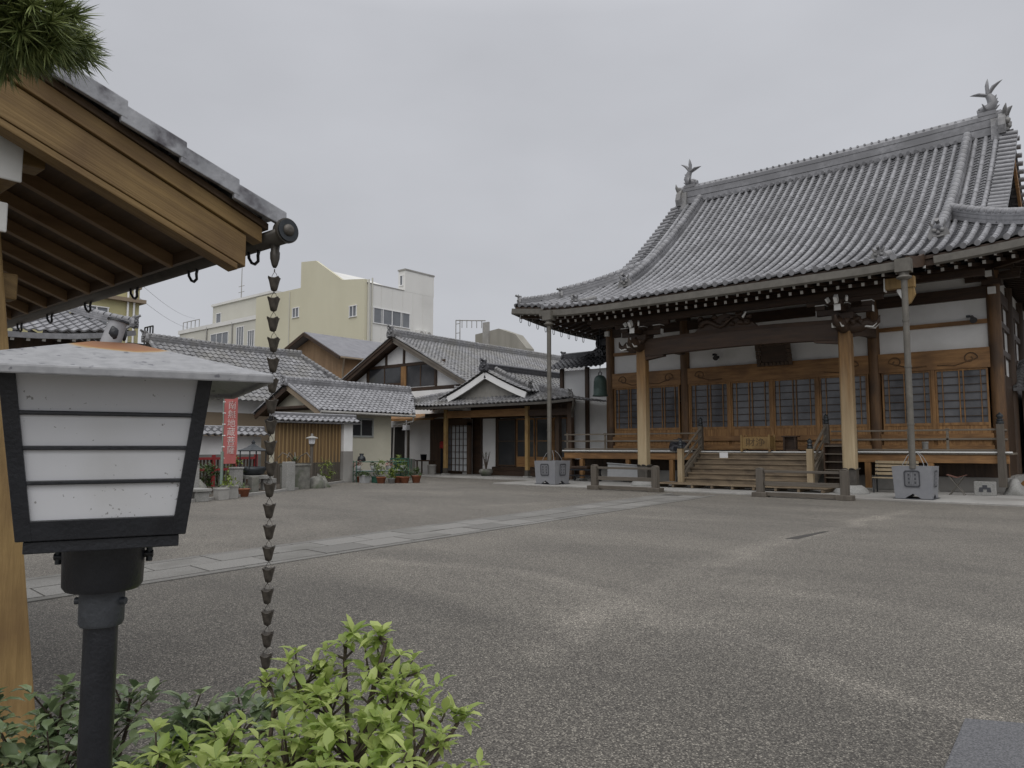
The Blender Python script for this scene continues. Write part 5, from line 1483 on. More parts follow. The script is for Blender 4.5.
o = MB(); o.box(-69.9, -52.1, 42.31, 50.5, 0, 16.1); o.add([(-55.3, 42.3, 16.9), (-62, 42.3, 19.5), (-62, 50, 19.5), (-55.3, 50, 16.9)], [(0, 1, 2, 3)]); o.build('body', 'white_b', b)
o = MB(); o.box(-52.1, -52.05, 42.31, 50.55, 0, 16.25); o.box(-53.0, -52.04, 46.8, 50.6, 16.25, 18.3)
for k in range(6): o.box(-52.05, -52.02, 42.6 + k * 1.3, 42.64 + k * 1.3, 0, 16.2)
o.build('side_wall', 'white_b', b)
o = MB(); o.box(-53.05, -51.98, 46.72, 50.66, 18.3, 18.44); o.box(-52.12, -52.0, 42.2, 46.7, 16.25, 16.33); o.build('parapet_cap', 'conc', b)
for (x, y, r, z) in ((-51.95, 42.35, .09, 16.6), (-51.95, 42.75, .07, 16.8), (-63.8, 41.95, .05, 17)):
    o = MB(); o.tube([(x, y, 0), (x, y, z)], r, 8); o.build('pipe', 'pale_b', b)
for (x, y, z) in ((-51.6, 48.6, 12.0), (-51.6, 49.6, 12.0)):
    o = MB(); o.box(x - .4, x, y - .4, y + .4, z, z + .65); o.tube([(x + .002, y, z + .33), (x + .03, y, z + .33)], .26, 14, 1); o.build('air_conditioner', ['white_b', 'conc'], b)
bwindow(b, 'x', -52.05, 43.0, 47.4, 12.75, 14.1, 4)
bwindow(b, 'y', 42.0, -63.25, -62.2, 14.3, 15.2, 2); bwindow(b, 'y', 42.0, -54.2, -53.2, 13.35, 14.3, 2)
bwindow(b, 'y', 46.8, -52.75, -52.35, 16.9, 17.8, 1)
b = thing('pale_building', (-88, 55, 0), 'pale beige flat-roofed building with roof block, far left of the cream one', 'building')
o = MB(); o.box(-99, -79.4, 48, 62, 0, 16.8); o.box(-94, -79.5, 50, 60, 16.8, 20.3); o.build('wall', 'pale_b', b)
o = MB(); o.box(-99.2, -79.35, 47.85, 48.3, 16.8, 17.3); o.box(-94.2, -79.3, 49.8, 60.2, 20.3, 20.6); o.build('parapet_cap', 'white_b', b)
for x0, x1, z0, z1 in ((-90.5, -86.2, 14.0, 15.9), (-84.2, -82.6, 13.6, 16.2), (-97, -95.2, 14.5, 15.9), (-81.6, -80.2, 13.5, 15.5)): bwindow(b, 'y', 48, x0, x1, z0, z1, 3)
bwindow(b, 'y', 50, -93, -91.8, 18.0, 19.2, 1)
o = MB()
for k in range(5): o.tube([(-98.5 + k * 1.1, 48.2, 17.3), (-98.5 + k * 1.1, 48.2, 18.4)], .05, 6)
o.tube([(-98.5, 48.2, 18.4), (-94.1, 48.2, 18.4)], .05, 6)
for x in (-91.5, -85.2): o.tube([(x, 47.9, 0), (x, 47.9, 17)], .09, 6)
o.build('railing', 'conc', b)
for (x, z) in ((-95.8, 12.6), (-89.5, 12.4), (-83.4, 12.2)):
    o = MB(); o.box(x, x + 1.0, 47.55, 47.98, z, z + .75); o.tube([(x + .4, 47.54, z + .37), (x + .4, 47.5, z + .37)], .28, 14, 1); o.build('air_conditioner', ['white_b', 'conc'], b)
o = MB(); o.box(-99, -79.4, 47.96, 47.999, 13.0, 13.06); o.box(-99, -79.4, 47.96, 47.999, 9.8, 9.86); o.build('floor_joint', 'concdark', b)
o = MB(); o.tube([(-90.4, 52, 20.3), (-90.4, 52, 28)], [.08, .03], 6)
for z in (22.2, 23.0): o.tube([(-91.1, 52, z), (-89.7, 52, z)], .04, 6)
single('radio_mast', o, 'conc', 'thin aerial mast on the roof of the pale beige building', 'aerial')
b = thing('brown_house', (-41.5, 33, 0), 'brown weatherboarded house with shallow grey roof behind the tiled ridges', 'house')
o = MB(); o.prism([(-46.0, 0), (-39.3, 0), (-39.3, 7.35), (-42.7, 9.0), (-46.0, 7.9)], lambda p, d: (p[0], 30 + d, p[1]), 0, 8); o.build('wall', 'brown_b', b)
o = MB()
for xa, za, xb, zb in ((-42.7, 9.3, -38.7, 7.35), (-42.7, 9.3, -46.5, 7.75)):
    o.add([(xa, 29.3, za), (xb, 29.3, zb), (xb, 38.3, zb), (xa, 38.3, za), (xa, 29.3, za - .12), (xb, 29.3, zb - .12), (xb, 38.3, zb - .12), (xa, 38.3, za - .12)], [(0, 1, 2, 3), (4, 5, 6, 7), (0, 1, 5, 4), (1, 2, 6, 5), (2, 3, 7, 6)])
o.build('roof', 'roofmetal', b)
o = MB(); o.bar((-42.7, 29.25, 9.14), (-38.7, 29.25, 7.2), .06, .22); o.bar((-42.7, 29.25, 9.14), (-46.5, 29.25, 7.6), .06, .22); o.build('barge_board', 'dark_x', b)
o = MB(); o.tube([(-38.7, 29.3, 7.25), (-38.7, 38, 7.25)], .07, 8); o.tube([(-38.7, 29.6, 7.2), (-39.0, 29.8, 6.8), (-39.2, 29.9, 6.5), (-39.2, 29.9, 0)], .06, 8); o.build('down_pipe', 'tan_b', b)
# long tiled roof parallel to the yard
b = thing('long_tiled_house', (-36, 20, 0), 'long low house with weathered tiled roof stretching behind the garden wall', 'house')
o = MB(); f = lambda u, v: (-31.9 - v, u, 3.65 + .72 * v); f2 = lambda u, v: (-40.1 + v, u, 3.65 + .72 * v)
tile_sheet(o, f, 15.9, 26.6, 0, 4.05, .3, .28, clip=lambda u, v: u < 26.6 - v * .55); tile_sheet(o, f2, 15.9, 26.6, 0, 4.05, .6, .5, clip=lambda u, v: u < 26.6 - v * .55)
tile_sheet(o, lambda u, v: (-36 + u, 26.6 - v, 3.65 + 1.3 * v), -4.1, 4.1, 0, 2.2, .4, .3, clip=lambda u, v: abs(u) < 4.1 - v * 1.82)
round_rows(o, f, [15.96], lambda u: (0, 4.0), .1, .28)
br = o.build('roof', 'tile_old', b)
o = MB(); ridge(o, [(-36, 15.8, 6.5), (-36, 20, 6.42), (-36, 24.5, 6.5)], .34, .36, ribs=.25, rr=.12); gargoyle(o, (-36, 15.75, 6.5), .5, (0, -1))
ridge(o, [(-36, 24.4, 6.5), (-34, 25.5, 5.1), (-31.95, 26.6, 3.7)], .26, .22, ribs=.25, rr=.1); o.build('ridge', 'tile_old', br)
o = MB(); o.box(-39.4, -32.7, 16.3, 26.0, 0, 3.3, 0); o.box(-32.7, -32.68, 16.3, 26.0, 3.1, 3.75, 1); o.prism([(-39.3, 3.3), (-32.75, 3.3), (-36, 6.1)], lambda p, d: (p[0], 16.35 + d, p[1]), 0, .1, 1); o.build('wall', ['tan_b', 'plaster'], b)
# small hall at the far left, seen under the shelter roof
b = thing('small_hall', (-27, 6, 0), 'small dark hall with curved tiled eaves seen between shelter and lamp', 'temple')
hz = lambda u, v: 4.78 + .44 * v + .45 * max(0, (u - 6.0) / 4.2) ** 2.2 * max(0, 1 - v / 4)
o = MB(); f = lambda u, v: (-24.0 - v, u, hz(u, v))
tile_sheet(o, f, 1.0, 10.2, 0, 3.2, .30, .27, clip=lambda u, v: u < 10.2 - v * .55)
tile_sheet(o, lambda u, v: (-27.2 + u, 10.2 - v, 4.85 + .8 * v + .4 * (abs(u) / 3.2) ** 3 * max(0, 1 - v)), -3.2, 3.2, 0, 1.75, .30, .27, clip=lambda u, v: abs(u) < 3.2 - v * 1.8)
hp = [(-24.0 - v, 10.2 - v * .55, hz(10.2 - v * .55, v) + .03) for v in (0, .6, 1.2, 1.8, 2.4, 3.1)]
ridge(o, hp, .24, .22, ribs=.25, rr=.1); gargoyle(o, (hp[0][0], hp[0][1], hp[0][2]), .35, (.7, .7)); ridge(o, [(-27.2, 1, 6.15), (-27.2, 8.5, 6.2)], .3, .3, ribs=.25, rr=.12)
o.sweep([f(u, 0.02)[:2] + (f(u, 0)[2] - .1,) for u in [1 + 9.2 * i / 10 for i in range(11)]], [(-.06, -.12), (.06, -.12), (.06, .04), (-.06, .04)], side=(1, 0, 0))
o.build('roof', 'tile', b)
o = MB(); o.box(-29.4, -25.3, 1.5, 9.2, 0, 4.85); o.build('wall', 'dark_z', b)
o = MB()
for k in range(22):
    y = 1.3 + k * .40
    z = hz(y, 0)
    o.bar((-25.4, y, z + .15), (-24.15, y, z - .22), .09, .11, 0); o.bar((-24.15, y, z - .22), (-24.13, y, z - .226), .095, .115, 1)
tag(o.build('rafters', ['dark_x', 'white_end'], b), kind='stuff')
for k in range(4):
    o = MB(); y = 2.2 + k * 2.2; o.cbox(-25.2, y, 4.3, .4, .4, .22); o.cbox(-25.15, y, 4.52, .2, 1.0, .16); o.box(-24.9, -24.6, y - .1, y + .1, 4.45, 4.62, 1); o.build('bracket', ['dark_x', 'white_end'], b)
b = thing('yellow_building', (-57, 18.5, 0), 'yellow rendered building with pipes rising behind the small hall', 'building')
o = MB(); o.box(-64, -51.3, 15, 22, 0, 12.2); o.build('wall', 'yellow_b', b)
o = MB(); o.box(-64.3, -50.9, 14.8, 22.3, 11.2, 11.45); o.box(-64.2, -51.2, 14.9, 22.1, 12.2, 12.35); o.build('ledge', 'tan_b', b)
o = MB()
for y in (21.2, 21.6): o.tube([(-51.15, y, 0), (-51.15, y, 13)], .07, 8)
o.build('pipe', 'white', b)
o = MB()
for k in range(4): o.tube([(-51.2 + k * .4, 22.4, 8.3), (-51.2 + k * .4, 22.4, 9.6)], .05, 6)
o.tube([(-51.2, 22.4, 9.6), (-50.0, 22.4, 9.6)], .05, 6); o.box(-51.2, -49.9, 20.8, 22.5, 8.1, 8.3); o.build('balcony_rail', 'iron', b)
bwindow(b, 'x', -51.3, 16.2, 17.6, 9, 10.6, 2); bwindow(b, 'x', -51.3, 18.6, 20.0, 9, 10.6, 2)
b = thing('concrete_tower', (-47.5, 58, 0), 'stained concrete roof block with sloping top beyond the ridge of the gabled house', 'building')
o = MB(); o.prism([(-51.4, 0), (-44.6, 0), (-44.6, 11.1), (-46.0, 12.6), (-48.2, 13.4), (-51.4, 13.1)], lambda p, d: (p[0], 56 + d, p[1]), 0, 1.2); o.build('wall', 'concdark', b)
o = MB(); o.box(-50.2, -49.4, 55.8, 56.0, 9, 14.2); o.build('chimney', 'conc', b)
o = MB()
for x in (-54.2, -53.6): o.tube([(x, 56, 9), (x, 56, 14.9)], .05, 6)
for z in (10.5, 11.5, 12.5, 13.5, 14.5): o.tube([(-54.2, 56, z), (-53.6, 56, z)], .035, 6)
o.tube([(-54.2, 56, 14.9), (-50.0, 56, 14.4)], .06, 6)
for k in range(5): o.tube([(-53.3 + k * .7, 56, 14.8 - k * .08), (-53.3 + k * .7, 56, 14.0 - k * .08)], .04, 6)
single('ladder_frame', o, 'conc', 'thin metal ladder and bar frame standing beside the concrete roof block', 'frame')

t = thing('overhead_wire', (-60, 30, 0), 'thin sagging overhead wires crossing the sky left of the pale building', 'wire')
for (a, b, s) in (((-51.0, 21.8, 12.6), (-95, 48, 18.6), .5), ((-51.0, 21.8, 11.6), (-95, 48, 17.2), .5)):
    o = MB(); A, B = Vector(a), Vector(b)
    o.tube([tuple(A.lerp(B, k / 10) - Vector((0, 0, s * 4 * (k / 10) * (1 - k / 10)))) for k in range(11)], .012, 5); o.build('cable', 'iron', t)
# ------------------------------------------------------------------ garden along the left edge of the yard
def plant(mb, c, r, h, n, rnd, L=.12, W=.05, mi=0):
    for _ in range(n):
        a = rnd.uniform(0, 6.283); q = math.sqrt(rnd.random()) * r
        z = rnd.uniform(.15, 1) * h
        k = (1 - (z / h) ** 2 * .6)
        sprig(mb, (c[0] + q * k * math.cos(a), c[1] + q * k * math.sin(a), c[2] + z), rnd, 5, L, W, mi=mi)
rg_ = random.Random(11)
o = MB(); o.prism([(-.09, -.09), (.09, -.09), (.09, .09), (-.09, .09)], lambda p, d: (-20.25 + p[0] * (1.05 - .08 * d), 10.4 + p[1] * (1.05 - .08 * d), d), 0, 1.0); o.lathe((-20.25, 10.4, 1.0), [(.12, 0), (.1, .05), (.04, .09), (.06, .13), (.07, .17), (.02, .24)], 10)
single('stone_post', o, 'stone', 'slim pale stone post with a finial beside the stone bench', 'post')
t = thing('stone_bench', (-19.75, 10.35, 0), 'low stone slab bench at the near end of the garden bed', 'bench')
o = MB(); o.box(-20.1, -19.35, 10.0, 10.45, .27, .35); o.build('slab', 'stone', t, .015)
for x in (-20.0, -19.55):
    o = MB(); o.box(x, x + .14, 10.05, 10.4, 0, .268); o.build('leg', 'stone', t, .012)
def pot(cx, cy, r, h, matname, label, plantn=0, pm='leaf_mid', ph=.3, sq=False, group=None, z0=0.0):
    t = thing('plant_pot', (cx, cy, z0), label, 'plant pot', group)
    o = MB()
    if sq:
        o.cbox(cx, cy, z0, r * 1.8, r * 1.8, h); o.cbox(cx, cy, z0 + h - .04, r * 1.95, r * 1.95, .05)
    else:
        o.lathe((cx, cy, z0), [(r * .72, 0), (r, h * .9), (r * 1.08, h * .9), (r * 1.08, h), (r * .95, h), (r * .9, h * .9)], 14)
    o.build('pot', matname, t, .008 if sq else 0)
    if plantn:
        o = MB(); plant(o, (cx, cy, z0 + h * .85), r * 1.5, ph, plantn, rg_); o.build('foliage', pm, t)
    return t
pot(-19.78, 10.95, .17, .32, 'conc', 'pale square planter beside the stone bench', sq=True)
pot(-20.05, 11.35, .2, .36, 'conc', 'grey square planter with bright green plant under the red banner', 22, 'leaf_yel', .32, sq=True)
pot(-20.45, 12.05, .17, .24, 'terra', 'terracotta pot at the foot of the squat stone posts', 6, 'leaf_mid', .15)
o = MB(); o.cbox(-21.35, 12.3, 0, .3, .3, .8); o.cbox(-21.35, 12.3, .8, .34, .34, .06)
single('square_stone_pillar', o, 'stone', 'square stone pillar left of the bronze incense burner', 'pillar', bevel=.015)
o = MB(); o.cbox(-21.25, 12.85, 0, .24, .24, .55)
single('square_stone_block', o, 'rock', 'short rough stone block between the square pillar and the burner table', 'stone', bevel=.02)
t = thing('incense_burner', (-23.0, 14.0, 0), 'bronze incense burner with a small peaked roof on a stone table', 'incense burner')
o = MB(); o.cbox(-22.75, 13.7, .42, 1.1, .8, .12); o.cbox(-23.15, 13.35, 0, .18, .5, .42); o.cbox(-22.4, 14.1, 0, .18, .5, .42); o.build('stone_table', 'stone', t, .01)
o = MB(); c = (-22.75, 13.7, .54); o.lathe(c, [(.2, 0), (.36, .03), (.42, .14), (.44, .26), (.40, .28), (.36, .2)], 20); o.build('bowl', 'bronze', t)
o = MB()
for dx, dy in ((-.3, -.3), (.3, -.3), (.3, .3), (-.3, .3)): o.tube([(c[0] + dx, c[1] + dy, .7), (c[0] + dx, c[1] + dy, 1.38)], .022, 8)
o.build('posts', 'bronze', t)
o = MB(); n = 4
o.lathe((c[0], c[1], 1.34), [(.50, 0), (.52, .03), (.36, .08), (.2, .15), (.08, .23), (.05, .26), (.07, .3), (.02, .38)], 4, smooth=False); o.build('burner_roof', 'bronze', t)
o = MB(); o.cbox(-22.0, 14.6, 0, .32, .32, .98)
single('grey_stone_pillar', o, 'stone', 'tall grey stone pillar right of the incense burner', 'pillar', bevel=.015)
o = MB(); o.cbox(-22.8, 15.4, 0, .8, .7, .82); o.cbox(-22.8, 15.4, .82, .86, .76, .06)
for k in range(5): o.cbox(-23.1 + k * .16, 15.04, .02, .03, .02, .78, 0)
single('stone_basin', o, 'rock', 'dark streaked stone basin in front of the board fence', 'basin', bevel=.03)
o = MB()
for a in (0.4, 1.5, 2.6, 4.0, 5.2): o.tube([(-22.8, 15.4, .85), (-22.8 + .2 * math.cos(a), 15.4 + .2 * math.sin(a), 1.15), (-22.8 + .45 * math.cos(a), 15.4 + .45 * math.sin(a), 1.28), (-22.8 + .6 * math.cos(a), 15.4 + .6 * math.sin(a), 1.1)], .02, 6)
plant(o, (-22.8, 15.4, .86), .15, .2, 8, rg_, .2, .04, 1)
single('arching_plant', o, ['grey_z', 'leaf_mid'], 'thin arching grey-green plant growing out of the stone basin', 'plant')
o = MB(); o.blob((-22.6, 16.2, 0), .3, .34, .42, seed=2); o.blob((-22.95, 16.6, 0), .32, .32, .36, seed=5)
single('garden_rock', o, 'rock', 'pair of grown-together grey rocks at the foot of the garden lantern', 'rock')
t = thing('garden_lantern', (-23.4, 16.5, 0), 'small square garden lantern on a slim pole before the board fence', 'lantern')
o = MB(); o.tube([(-23.4, 16.5, 0), (-23.4, 16.5, 1.55)], .06, 10); o.tube([(-23.4, 16.5, 1.5), (-23.4, 16.5, 1.56), (-23.4, 16.5, 1.6)], [.06, .10, .11], 10); o.build('pole', 'grey_z', t)
o = MB(); o.lathe((-23.4, 16.5, 1.6), [(.10, 0), (.13, .20)], 4, smooth=False); o.build('lamp_box', 'acrylic', t)
o = MB(); o.lathe((-23.4, 16.5, 1.80), [(.23, 0), (.23, .02), (.08, .08), (.04, .09), (.04, .14), (.05, .16), (.0, .18)], 4, smooth=False); o.build('lamp_roof', 'conc', t)
o = MB(); plant(o, (-23.6, 17.3, .1), .35, .85, 36, rg_, .2, .05)
single('yellow_plant', o, 'leaf_yel', 'yellow-green leafy plant against the foot of the board fence', 'plant')
for i, (x, y, r, h, n, mt, lb) in enumerate(((-22.6, 10.9, .75, .95, 110, 'leaf_mid', 'dark green shrub behind the pale square planter'), (-23.0, 12.1, .65, .85, 90, 'leaf_mid', 'rounded green shrub behind the green banner pole'), (-21.7, 9.6, .6, .8, 80, 'leaf_mid', 'dark green shrub behind the slim stone post'), (-22.6, 12.9, .3, 1.25, 40, 'leaf_yel', 'upright light green shrub just left of the incense burner'))):
    t = thing('garden_shrub', (x, y, 0), lb, 'shrub', 'shrubs in the left garden bed')
    o = MB(); plant(o, (x, y, .05), r, h, n, rg_, .17, .07); o.build('foliage', mt, t)
    o = MB()
    for k in range(5): o.tube([(x, y, 0), (x + rg_.uniform(-.2, .2), y + rg_.uniform(-.2, .2), h * .4), (x + rg_.uniform(-.4, .4) * r, y + rg_.uniform(-.4, .4) * r, h * .8)], [.025, .018, .008], 6)
    o.build('stem', 'bark', t)
o = MB(); o.blob((-22.0, 11.3, 0), .5, .45, .42, seed=12); 
single('flat_rock', o, 'rock', 'flat dark rock at the front of the bed behind the planters', 'rock')
# red banner
t = thing('red_banner', (-21.0, 11.62, 0), 'tall red banner with white vertical characters on a grey-green pole', 'banner')
o = MB(); o.tube([(-21.0, 11.62, 0), (-21.0, 11.62, 1.35)], .045, 10); o.tube([(-21.0, 11.62, 1.3), (-21.0, 11.62, 3.1)], .018, 8); o.tube([(-21.0, 11.62, 3.05), (-20.93, 12.10, 3.05)], .012, 6)
for k in range(6): o.tube([(-21.0, 11.60, 1.15 + k * .34), (-21.0, 11.69, 1.15 + k * .34)], .02, 6, 1)
o.build('pole', ['polegreen', 'white'], t)
bd = Vector((.20, .98, 0)).normalized(); bn = Vector((.98, -.20, 0)).normalized()
def BP(a, z, d=0):
    wv = .035 * math.sin(a * 9 + z * 2.2) + .02 * math.sin(z * 5)
    p = Vector((-21.0, 11.64, 0)) + bd * a + bn * (wv * min(1, a * 4) + d)
    return (p.x, p.y, z)
o = MB(); W, H0, H1 = .40, .98, 3.04
vs, fs = [], []
for d in (0, .006):
    for i in range(9):
        for j in range(25): vs.append(BP(W * i / 8, lerp(H0, H1, j / 24), d))
for k in range(2):
    for i in range(8):
        for j in range(24):
            q = k * 225 + i * 25 + j
            fs.append((q, q + 25, q + 26, q + 1))
o.add(vs, fs, 0, True); o.build('cloth', 'redfab', t)
o = MB(); text_into(o, '南無地蔵菩薩', .27, lambda x, y, d: BP(.22 + x * .9, 2.06 + y, .012 + d), vertical=True, depth=.003, lead=1.0); o.build('lettering', M('faded_white_print', (.55, .45, .43), (.62, .54, .52), 20, .8), t)

# ------------------------------------------------------------------ flower pots before the low wing
pl = [(-24.9, 20.0, .16, .24, 'terra', 'leaf_mid', .25, 'terracotta pot with dark leaves by the white fence pillar'),
      (-24.3, 19.75, .17, .32, 'plastic', 'leaf_mid', .12, 'white box pot in front of the flower rack'),
      (-24.0, 20.2, .2, .26, 'greenpl', 'leaf_mid', .4, 'green pot with low plant right of the white box pot'),
      (-23.55, 20.0, .2, .26, 'terra', 'leaf_yel', .55, 'terracotta pot with tall yellow-green plant'),
      (-23.15, 20.2, .15, .2, 'plastic', 'leaf_yel', .3, 'small round white pot among the terracotta pots'),
      (-23.3, 20.7, .2, .26, 'terra', 'leaf_yel', .7, 'terracotta pot at the back with the tallest bushy plant'),
      (-22.95, 20.75, .2, .26, 'terra', 'leaf_mid', .35, 'terracotta pot with low green plant near the right end of the group'),
      (-22.75, 21.2, .2, .3, 'terra', 'leaf_mid', .25, 'rightmost terracotta pot of the flower group')]
for (x, y, r, h, mt, lm, ph, lb) in pl: pot(x, y, r, h, mt, lb, 40, lm, ph * 1.25, sq=('box' in lb), group='flower pots before the low wing')
t = thing('flower_rack', (-24.9, 20.8, 0), 'green metal rack with shelf of potted flowers against the cream wall', 'rack')
o = MB()
for (x, y) in ((-25.3, 19.95), (-24.3, 22.0), (-24.9, 19.8), (-24.0, 21.9)): o.tube([(x, y, 0), (x, y, .9)], .018, 6)
for z in (.45, .85): o.tube([(-25.3, 19.95, z), (-24.3, 22.0, z)], .018, 6); o.tube([(-24.9, 19.8, z), (-24.0, 21.9, z)], .018, 6)
o.build('frame', 'greenpl', t)
o = MB(); quad(o, (-25.3, 19.95), (-24.9, 19.8), (-24.0, 21.9), (-24.3, 22.0), .47, .5); o.build('shelf', 'plastic', t)
fl = M('pink_flowers', (.32, .12, .11), (.42, .25, .22), 30, .8)
for k, mt in enumerate((fl, 'leaf_mid', fl, 'leaf_yel')):
    q = k / 3
    o = MB(); x, y = lerp(-25.05, -24.2, q), lerp(20.0, 21.8, q); o.lathe((x, y, .5), [(.1, 0), (.14, .18)], 10, 1); plant(o, (x, y, .64), .2, .22, 16, rg_, .1, .06, 0); o.build('flower_pot', [mt, 'plastic'], t)
o = MB(); o.tube([(-25.2, 20.3, .87), (-25.2, 20.3, .9), (-25.2, 20.3, 1.06), (-25.2, 20.3, 1.1), (-25.2, 20.3, 1.2)], [.15, .19, .15, .08, .1], 12)
single('dark_urn', o, 'bronze', 'dark urn standing on the flower rack by the window', 'urn')
t = thing('crate_stack', (-24.85, 22.1, 0), 'stack of green wire crates behind the right flower pots', 'crates')
for k in range(2):
    o = MB(); z = .02 + k * .5
    for zz in (z, z + .22, z + .44): 
        for a, b in (((-25.2, 21.9), (-24.5, 21.9)), ((-24.5, 21.9), (-24.5, 22.4)), ((-24.5, 22.4), (-25.2, 22.4)), ((-25.2, 22.4), (-25.2, 21.9))): o.bar((a[0], a[1], zz), (b[0], b[1], zz), .025, .05)
    for i in range(7): o.box(-25.2 + i * .13, -25.17 + i * .13, 21.89, 21.91, z, z + .44)
    for i in range(5): o.box(-24.51, -24.49, 21.9 + i * .15, 21.93 + i * .15, z, z + .44)
    o.build('crate', 'greenpl', t)
# porch surroundings
t = thing('mail_box', (-28.0, 27.6, 1.3), 'small red mail box on the dark wall left of the lattice door', 'mail box')
o = MB(); o.box(-28.05, -27.82, 27.8, 28.0, 1.4, 1.72); o.prism([(27.78, 1.72), (28.0, 1.72), (28.0, 1.79), (27.88, 1.78)], lambda p, d: (d, p[0], p[1]), -28.06, -27.81); o.build('box', M('red_enamel', (.22, .012, .014), (.28, .02, .02), 5, .4), t, .01)
o = MB(); o.box(-27.98, -27.92, 27.8, 27.9, .1, 1.45); o.box(-28.02, -27.85, 27.79, 27.798, 1.62, 1.65); o.build('post', 'iron', t)
o = MB(); o.tube([(-27.9, 27.1, .06), (-27.9, 27.1, .1), (-27.9, 27.1, .5), (-27.9, 27.1, .52), (-27.9, 27.1, .56)], [.2, .22, .23, .25, .2], 14)
single('stone_drum', o, 'conc', 'round pale drum standing below the red mail box', 'drum')
t = thing('side_table', (-28.7, 27.4, 0), 'dark old table with a bucket in the passage left of the porch', 'table')
o = MB(); o.box(-29.3, -28.2, 27.2, 27.7, .72, .78); o.build('top', 'dark_x', t)
for x in (-29.25, -28.3):
    for y in (27.25, 27.6):
        o = MB(); o.box(x, x + .06, y, y + .06, .05, .72); o.build('leg', 'dark_z', t)
o = MB(); o.lathe((-28.9, 27.45, .78), [(.14, 0), (.18, .3), (.19, .3), (.17, .28)], 12); o.build('bucket', 'iron', t)
o = MB(); o.cbox(-29.9, 27.1, 2.42, .3, .26, .24); o.tube([(-29.9, 27.1, 2.66), (-29.9, 27.1, 2.92)], .02, 6); o.cbox(-29.9, 27.1, 2.38, .34, .3, .035)
single('porch_lamp', o, 'acrylic', 'square white lamp under the tin canopy beside the passage', 'lamp')
t = thing('potted_tree', (-24.3, 27.3, .06), 'bare twiggy plant in a rough bowl before the white porch wall', 'potted plant')
o = MB(); o.lathe((-24.3, 27.3, .06), [(.22, 0), (.3, .12), (.36, .18), (.33, .3), (.25, .34)], 12); o.build('bowl', 'rock', t)
o = MB()
for k in range(6):
    a = k * 1.05; o.tube([(-24.3, 27.3, .35), (-24.3 + .1 * math.cos(a), 27.3 + .1 * math.sin(a), .8), (-24.3 + .22 * math.cos(a), 27.3 + .22 * math.sin(a), 1.25)], [.03, .018, .006], 6)
o.build('twig', 'bark', t)
o = MB(); plant(o, (-24.3, 27.3, .5), .15, .7, 10, rg_, .09, .035); o.build('foliage', 'leaf_mid', t)

# ------------------------------------------------------------------ the open shelter at the left edge
ex, ey, ez = -3.365, 2.11, 2.665                    # right end of the far eave
SL = 0.375
RY = -0.35                                         # ridge line
sh = thing('water_shelter', (-5.6, RY, 0), 'open timber shelter with leaning posts and tiled roof at the left edge', 'shelter')
XL = -7.9
o = MB()                                           # roof tiles, far and near slope
f = lambda u, v: (u, ey - v, ez + .05 + SL * v); f2 = lambda u, v: (u, 2 * RY - ey + v, ez + .05 + SL * v)
tile_sheet(o, f, XL, ex - .12, 0, ey - RY, .27, .25); tile_sheet(o, f2, XL, ex - .12, 0, ey - RY, .27, .25)
shr = o.build('roof', 'tile', sh)
vt = M('weathered_verge_tile', (.20, .205, .22), (.36, .365, .385), 6, .42, bump=.15, bscale=40, c3=(.085, .08, .09), s3=8, t3=(.48, .62))
for sg in (1, -1):
    for k in range(9):                             # verge tiles, each stepped over the one below
        v0 = .0 + k * .272
        o = MB()
        def VP(v, x, z): return (x, (ey + .05 - v) if sg > 0 else (2 * RY - ey - .05 + v), ez + SL * v + z)
        v1 = v0 + .30
        s0, s1 = .026, .0
        vs = []
        for v, s in ((v0, s0), (v1, s1)):
            for x, z in ((ex - .24, .045 + s), (ex - .0, .05 + s), (ex + .035, .035 + s), (ex + .04, -.052 + s), (ex + .015, -.052 + s), (ex + .01, .01 + s), (ex - .24, .02 + s)):
                vs.append(VP(v, x, z))
        n = 7
        o.add(vs, [(i, (i + 1) % n, n + (i + 1) % n, n + i) for i in range(n)] + [tuple(range(n))[::-1], tuple(range(n, 2 * n))])
        o.build('verge_tile', vt, shr, .004)
o = MB(); ridge(o, [(XL, RY, ez + SL * 2.47 + .03), (ex + .1, RY, ez + SL * 2.47 + .03)], .24, .26, ribs=.25, rr=.09); gargoyle(o, (ex + .1, RY, ez + SL * 2.47), .4, (1, 0)); o.build('ridge', 'tile', shr)
